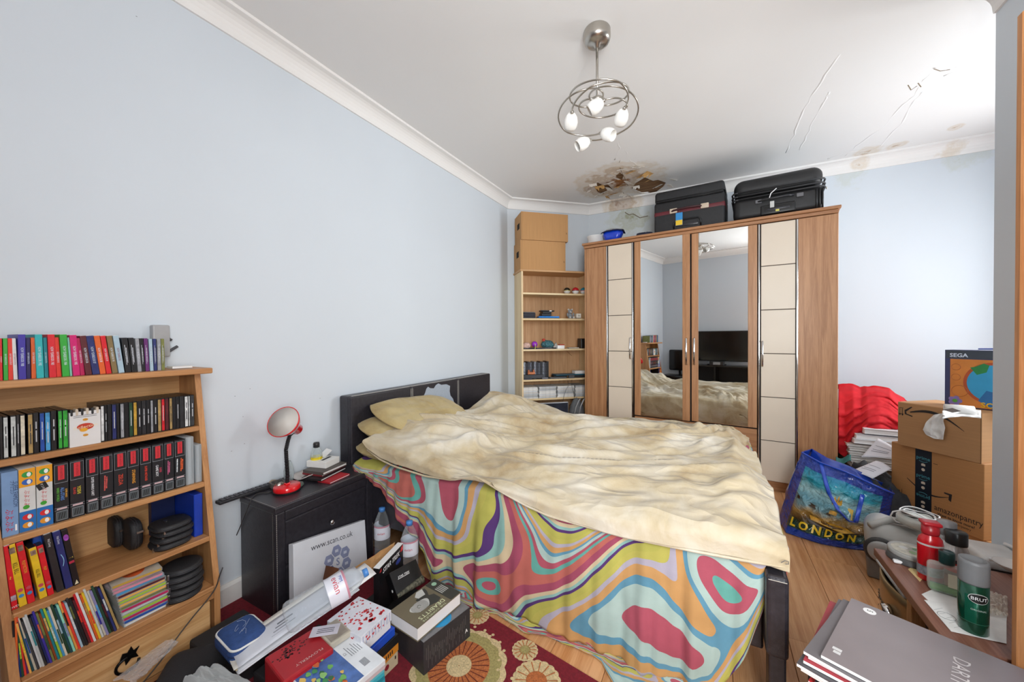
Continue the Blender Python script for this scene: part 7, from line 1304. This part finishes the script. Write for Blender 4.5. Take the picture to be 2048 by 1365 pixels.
# tub of blank discs
o = on_table('disc_tub', 'round tub of blank discs with grey lid on the side table', 'disc tub', 1822, 1122); s = .062
MB().lathe([(.0, .0), (s*1.04, .0), (s*1.06, .004), (s, .008), (s*.98, .022), (.0, .022)], 36).build('base', M('4c4c4c', .4), o, smooth=True); MB().lathe([(.0, .022), (s*.985, .022), (s, .026), (s, .034), (s*.96, .039), (s*.88, .037), (.0, .036)], 36).build('lid', M('a3a29e', .35), o, smooth=True); MB().lathe([(.0, .0372), (s*.84, .0372)], 36).build('printed_disc', M('b8b4a4', .4, var=.4, scale=40), o)
for k in range(3): MB().lathe([(.0, .0378), (.012, .0378)], 12, (.02*math.cos(k*2.1+.5), .02*math.sin(k*2.1+.5), 0)).build('printed_spot', M(['4a7a3a', 'c8c8c4', '7a9a5a'][k], .4), o)
MB().rbox(P(1795, 1127, z=TZ)+V((-.012, -.008, .001)), P(1795, 1127, z=TZ)+V((.012, .008, .012)), .004, 2).solo('lighter', WT, 'small white cap lying in front of the disc tub', 'cap')
# red bottle with flip cap
o = on_table('shower_gel', 'red plastic shower gel bottle with flip cap on the side table', 'bottle', 1860, 1160); rdm = M('c0141f', .25, coat=.3, var=.05)
MB().lathe([(.0, .0), (.028, .0), (.031, .004), (.031, .125), (.028, .140), (.020, .150), (.019, .155)], 28, sy=.8).build('bottle', rdm, o, smooth=True); MB().lathe([(.021, .153), (.022, .158), (.022, .185), (.0, .187)], 24, sy=.85).build('cap', M('a01c26', .3), o, smooth=True); MB().rbox((-.024, -.020, .183), (.024, .020, .196), .006, 3).build('flip_lid', M('b01c28', .3), o, smooth=True)
a0 = math.atan2(-o.location.y, -o.location.x); MB().lathe([(.0314, .118), (.0314, .124)], 28, sy=.8).build('label_stripe', M('c8c4c2', .4), o, smooth=True); MB().lathe([(.0314, .02), (.0314, .05)], 28, sy=.8).build('label_panel', M('8a8a90', .4, var=.5, scale=90), o, smooth=True)
# grey-cap bottle and black-cap bottle behind
o = on_table('aftershave', 'tall clear bottle with grey cap behind the red bottle', 'bottle', 1893, 1138); MB().lathe([(.0, .0), (.024, .0), (.025, .11), (.018, .125)], 24).build('bottle', GLASS('e6e6e6', .25, .05), o, smooth=True); MB().lathe([(.024, .122), (.024, .165), (.0, .167)], 24).build('cap', M('8f9092', .35), o, smooth=True)
o = on_table('aftershave', 'clear bottle with black cap and red label on the table', 'bottle', 1912, 1152); MB().lathe([(.0, .0), (.028, .0), (.030, .003), (.030, .085), (.024, .105), (.022, .11)], 26).build('bottle', GLASS('eeeae8', .22, .04), o, smooth=True); MB().lathe([(.0305, .02), (.0305, .05)], 26).build('label', M('c22a22', .4), o, smooth=True); MB().lathe([(.0305, .05), (.0305, .062)], 26).build('label', BLACK, o, smooth=True); MB().lathe([(.026, .108), (.0265, .112), (.0265, .148), (.024, .151), (.0, .151)], 28).build('cap', M('26282a', .3), o, smooth=True)
# square bottle with green lotion
o = on_table('lotion_bottle', 'square clear bottle holding a little green lotion, dark green cap', 'bottle', 1893, 1186, math.radians(-14)); MB().rbox((-.042, -.022, 0), (.042, .022, .088), .012, 3).build('bottle', GLASS('eef2ec', .16, .03), o, smooth=True); MB().rbox((-.040, -.020, .002), (.040, .020, .018), .008, 2).build('lotion', M('3f8a22', .15, coat=.4), o, smooth=True); MB().rbox((.000, -.0225, .028), (.034, -.0218, .070), .0005, 1).build('label', M('dcd8c0', .5, var=.1), o); MB().lathe([(.014, .086), (.0145, .095)], 20).build('neck', GLASS('eef2ec', .25, .03), o, smooth=True); MB().lathe([(.0175, .093), (.018, .097), (.018, .128), (.016, .131), (.0, .130)], 26).build('cap', M('173a38', .3), o, smooth=True)
# green spray can
o = on_table('spray_can', 'green and grey deodorant spray can with oval brand badge', 'spray can', 1946, 1262); gr = M('0b4a36', .22, .5, var=.08, coat=.5); R = .0285
MB().lathe([(.0, .0), (.026, .0), (R, .004), (R, .138)], 36).build('can', gr, o, smooth=True); MB().lathe([(R*1.01, .136), (R*1.03, .140), (R*1.03, .190), (R*.98, .198), (R*.86, .199), (R*.80, .194), (.0, .193)], 36).build('cap', M('77787a', .45), o, smooth=True); a0 = math.atan2(-o.location.y, -o.location.x)
def wrap_oval(o, R, z, a0, a, b_, mat, name): MB().add([], []) if False else None; m = MB(); pts = [((R)*math.cos(a0+a*math.cos(t)/R), (R)*math.sin(a0+a*math.cos(t)/R), z+b_*math.sin(t)) for t in [k*math.pi/16 for k in range(32)]]; rows = 8; m.grid(lambda u, v: ((R)*math.cos(a0+lerp(-a, a, u)/R), (R)*math.sin(a0+lerp(-a, a, u)/R), z+(2*v-1)*b_*math.sqrt(max(0, 1-(2*u-1)**2))), 16, 4); m.build(name, mat, o, smooth=True)
aa = a0+.36; wrap_oval(o, R+.0006, .103, aa, .0205, .0135, M('c9c9c6', .4), 'badge_rim'); wrap_oval(o, R+.0010, .103, aa, .0190, .0120, M('161818', .4), 'badge')
wrap_text(o, 'BRUT', .0125, R+.0006, .103, aa, WT); wrap_text(o, 'ORIGINAL', .0065, R, .072, aa, M('b8c8c0', .4)); MB().lathe([(R+.0004, .034), (R+.0004, .0348)], 36).build('printed_line', M('3a7a64', .4), o); MB().grid(lambda u, v: ((R+.0005)*math.cos(aa-.9+.75*u), (R+.0005)*math.sin(aa-.9+.75*u), lerp(.036, .108, v)), 8, 2).build('printed_panel', M('15664e', .25, .5), o, smooth=True)
# white dish and cellophane by the bookcase
o = on_table('dish', 'white shallow dish at the back of the side table', 'dish', 2026, 1142); MB().lathe([(.0, .0), (.020, .0), (.024, .003), (.044, .018), (.046, .022), (.043, .020), (.023, .006), (.0, .005)], 36).build('dish', M('ece8e4', .25, var=.02), o, smooth=True)
q = [P(1962, 1180, z=TZ+.006), P(2015, 1195, z=TZ+.006), P(2016, 1235, z=TZ+.004), P(1965, 1228, z=TZ+.004)]
MB().grid(lambda u, v: q[0].lerp(q[1], u).lerp(q[3].lerp(q[2], u), v)+V((0, 0, .014*abs(noise.noise((u*6, v*6, 2)))+.010*math.sin(u*3.1)*math.sin(v*3.1))), 18, 18).solo('cellophane', GLASS('efe8da', .3, .08, name='cellophane', edge=.8), 'crumpled clear wrapper behind the green spray can', 'wrapper', smooth=False)

# ------------------------------------------------------------------ hi-fi beside the table
hf = thing('stereo_system', 'champagne mini hi-fi with big silver volume knob beside the table', 'stereo', (.60, 1.80, 0)); champ = M('b39a72', .32, .55, var=.05); 
def fy(y): return y
X0, Y0_, Y1_ = .588, 1.80, 2.065
MB().rbox((.62, Y0_, 0), (.84, Y1_, .312), .006, 2).build('cabinet', M('9a9082', .35, .4), hf, world=True); MB().grid(lambda u, v: (X0+.035-.030*math.sin(u*math.pi), lerp(Y1_, Y0_, u), lerp(.16, .305, v)), 16, 4).build('front_panel', champ, hf, world=True, smooth=True, solid=.01); MB().grid(lambda u, v: (X0+.035-.030*math.sin(u*math.pi), lerp(Y1_, Y0_, u), lerp(.005, .152, v)), 16, 4).build('tape_deck', champ, hf, world=True, smooth=True, solid=.01)
MB().rbox((.60, Y0_+.005, .312), (.84, Y1_-.005, .322), .006, 2).build('lid', M('b8bcbc', .35), hf, world=True); bx = lambda y: X0+.035-.030*math.sin((Y1_-y)/(Y1_-Y0_)*math.pi)-.006
MB().grid(lambda u, v: (bx(lerp(2.04, 1.92, u))+.002, lerp(2.04, 1.92, u), lerp(.235, .29, v)), 8, 2).build('display', M('4e3c26', .2), hf, world=True, smooth=True)
MB().lathe([(.030, 0), (.030, .010), (.026, .024), (.022, .026), (.0, .026)], 28, (bx(1.885), 1.885, .205), (-1, 0, 0)).build('volume_knob', CHROME, hf, world=True, smooth=True)
for k in range(6): y = 2.03-.022*k; MB().rbox((bx(y)-.003, y-.006, .205), (bx(y)+.004, y+.006, .213), .002, 1).build('button', M('6a5a44', .4), hf, world=True)
for y, z in ((2.045, .17), (2.045, .14), (1.86, .16), (1.84, .155), (1.86, .145)): MB().lathe([(.0, 0), (.004, 0), (.004, .003), (.0, .003)], 10, (bx(y), y, z), (-1, 0, 0)).build('button', M('4a3c2a', .4), hf, world=True)
MB().lathe([(.0, 0), (.0, 0)], 4) if False else None
wv = thing('headphones', 'white and black headphones on the shelf under the table', 'headphones', (.66, 1.50, .13)); MB().tube([(-.06, 0, .02), (-.055, .0, .09), (0, .0, .135), (.055, .0, .09), (.06, .0, .02)], .008, 8).build('band', WT, wv, smooth=True)
for s in (-1, 1): MB().lathe([(.0, 0), (.030, 0), (.034, .010), (.028, .024), (.0, .026)], 20, (s*.06, 0, .036), (-s, 0, 0)).build('ear_cup', BLACK, wv, smooth=True)

# ------------------------------------------------------------------ pile of magazines at the front
MZ = .45; base_p = [P(1642, 1310, z=MZ), P(1703, 1197, z=MZ)]; sx_ = (base_p[0]-base_p[1]).normalized(); ln_ = V((-sx_.y, sx_.x, 0))
if ln_.x < 0: ln_ = -ln_
gm_ = [M('857c7e', .32, var=.10, scale=5), M('6c686b', .35, var=.1, scale=5), M('77757a', .35, var=.12, scale=8), M('a83a44', .4), M('4a484c', .35), M('8a868a', .35, var=.1), M('605c60', .35), M('2c2c30', .4), M('b42a30', .4)]
labs = ['grey glossy magazine with red and silver title, topmost of the front pile', 'grey magazine just under the top one in the front pile', 'pale grey magazine, third down in the front pile', 'red-edged magazine, fourth down in the front pile', 'dark grey magazine, fifth down in the front pile', 'light grey magazine, sixth down in the front pile', 'mid grey magazine, seventh down in the front pile', 'black magazine near the bottom of the front pile', 'red magazine at the bottom of the front pile']
wid = (base_p[0]-base_p[1]).length
for k in range(9):
    off = ln_*(-[0, .018, .030, .048, .036, .024, .030, .020, .010][k])+sx_*[0, .006, .0, .012, .022, .016, .0, .010, .006][k]; zk = MZ-.010*k-.008; o = thing('magazine', labs[k], 'magazine', base_p[1]+off+V((0, 0, zk-MZ)), math.atan2(ln_.y, ln_.x)-(.0 if k == 0 else .05*math.sin(k*1.7)), group=None)
    L = .42 if k < 2 else .30; m = MB()
    im = PM(o).inverted().to_3x3(); yl_ = (im @ sx_)
    sgn = 1 if yl_.y > 0 else -1
    m.box((0, 0 if sgn > 0 else -wid, 0), (L, wid if sgn > 0 else 0, .007)); m.build('pages', PAPER, o); MB().box((0, 0 if sgn > 0 else -wid, .007), (L, wid if sgn > 0 else 0, .0085)).build('cover', gm_[k], o)
    if k == 0:
        S = lambda a, b_: (a, sgn*b_*wid, .0086)
        text(o, 'DARTH VADER', .040, S(.215, .60), (0, sgn, 0), (-sgn if sgn > 0 else 1, 0, 0) if False else (-1*sgn*1.0, 0, 0), M('b9b4b4', .4, var=.5, scale=12), sx=.9); MB().lathe([(.0, 0), (.014, 0), (.014, .0006), (.0, .0006)], 20, S(.045, .10), (0, 0, 1)).build('printed_badge', WT, o); text(o, '5', .018, (S(.045, .10)[0], S(.045, .10)[1], .0092), (0, sgn, 0), (-sgn, 0, 0), INK)
        for q_ in (.84, .88): MB().box((.012+.1*(q_-.84), sgn*q_*wid-.006, .0085), (.030, sgn*q_*wid+.004, .0088)).build('print_mark', M('c9c9c9', .5), o)
MB().rbox((.25, 1.10, 0), (.52, 1.36, .352), .006, 2).solo('storage_box', M('2a2a2c', .6), 'black box standing under the pile of grey magazines', 'box')

# ------------------------------------------------------------------ behind the viewer, seen only in the mirrors
blkp = M('101114', .18, var=.2, scale=6); st = thing('tv_stand', 'low black media unit against the rear wall, seen in the mirrors', 'tv stand', (-.72, -.22, 0))
MB().rbox((-1.28, -.40, .70), (-.16, -.08, .73), .004, 1).build('top', blkp, st, world=True); MB().rbox((-1.26, -.40, .36), (-.18, -.10, .38), .003, 1).build('shelf', blkp, st, world=True); MB().rbox((-1.26, -.41, .02), (-.18, -.39, .70), .002, 1).build('back_panel', M('1a1a1c', .5), st, world=True)
for x in (-1.28, -.72, -.19): MB().rbox((x, -.40, 0), (x+.03, -.10, .70), .003, 1).build('upright', blkp, st, world=True)
tv = thing('television', 'large dusty black television on the media unit, reflected in the mirror door', 'television', (-.70, -.28, .731)); MB().rbox((-.50, -.03, .06), (.50, .0, .60), .006, 2).build('casing', M('0d0e10', .3), tv); MB().box((-.485, .0, .08), (.485, .002, .585)).build('screen', M('0c0e12', .12, var=.6, scale=7), tv); MB().rbox((-.14, -.06, 0), (.14, .10, .012), .004, 2).build('foot', blkp, tv); MB().rbox((-.03, -.03, .01), (.03, -.005, .08), .003, 1).build('neck', blkp, tv)
pr = thing('printer', 'small black printer with a pale screen on the media unit', 'printer', (-.66, -.13, .731)); MB().rbox((-.12, -.05, 0), (.10, .06, .07), .008, 2).build('case', M('1c1c1e', .4), pr) ; MB().rbox((-.06, .055, .01), (.05, .064, .055), .002, 1).build('panel', M('9aa0a4', .3), pr)
for k in range(4): MB().rbox((-1.16+.004*k, -.14, .7315+.026*k), (-.98-.006*k, -.085, .7565+.026*k), .002, 1).solo('set_top_box', M('77787c' if k % 2 else '4a4b50', .4), f'grey flat box, {ordinal(k+1)} up in the pile beside the television', 'box')
ch = thing('office_chair', 'black office chair by the rear wall, glimpsed in the mirror', 'chair', (-1.66, -.16, 0)); MB().rbox((-.20, -.20, .44), (.20, .20, .52), .04, 4).build('seat', blkp, ch, smooth=True); MB().rbox((-.19, -.23, .58), (.19, -.17, .98), .04, 4).build('backrest', blkp, ch, smooth=True); MB().tube([(0, 0, .10), (0, 0, .45)], .025, 10).build('column', CHROME, ch, smooth=True); MB().tube([(0, -.19, .46), (0, -.23, .52), (0, -.22, .62)], .02, 8).build('back_bar', blkp, ch)
for k in range(5): a = k*math.pi*2/5; MB().tube([(0, 0, .10), (.20*math.cos(a), .20*math.sin(a), .055)], .016, 8).build('leg', blkp, ch); MB().lathe([(.0, -.012), (.025, -.012), (.025, .012), (.0, .012)], 14, (.20*math.cos(a), .20*math.sin(a), .026), (-math.sin(a), math.cos(a), 0)).build('caster', blkp, ch, smooth=True)
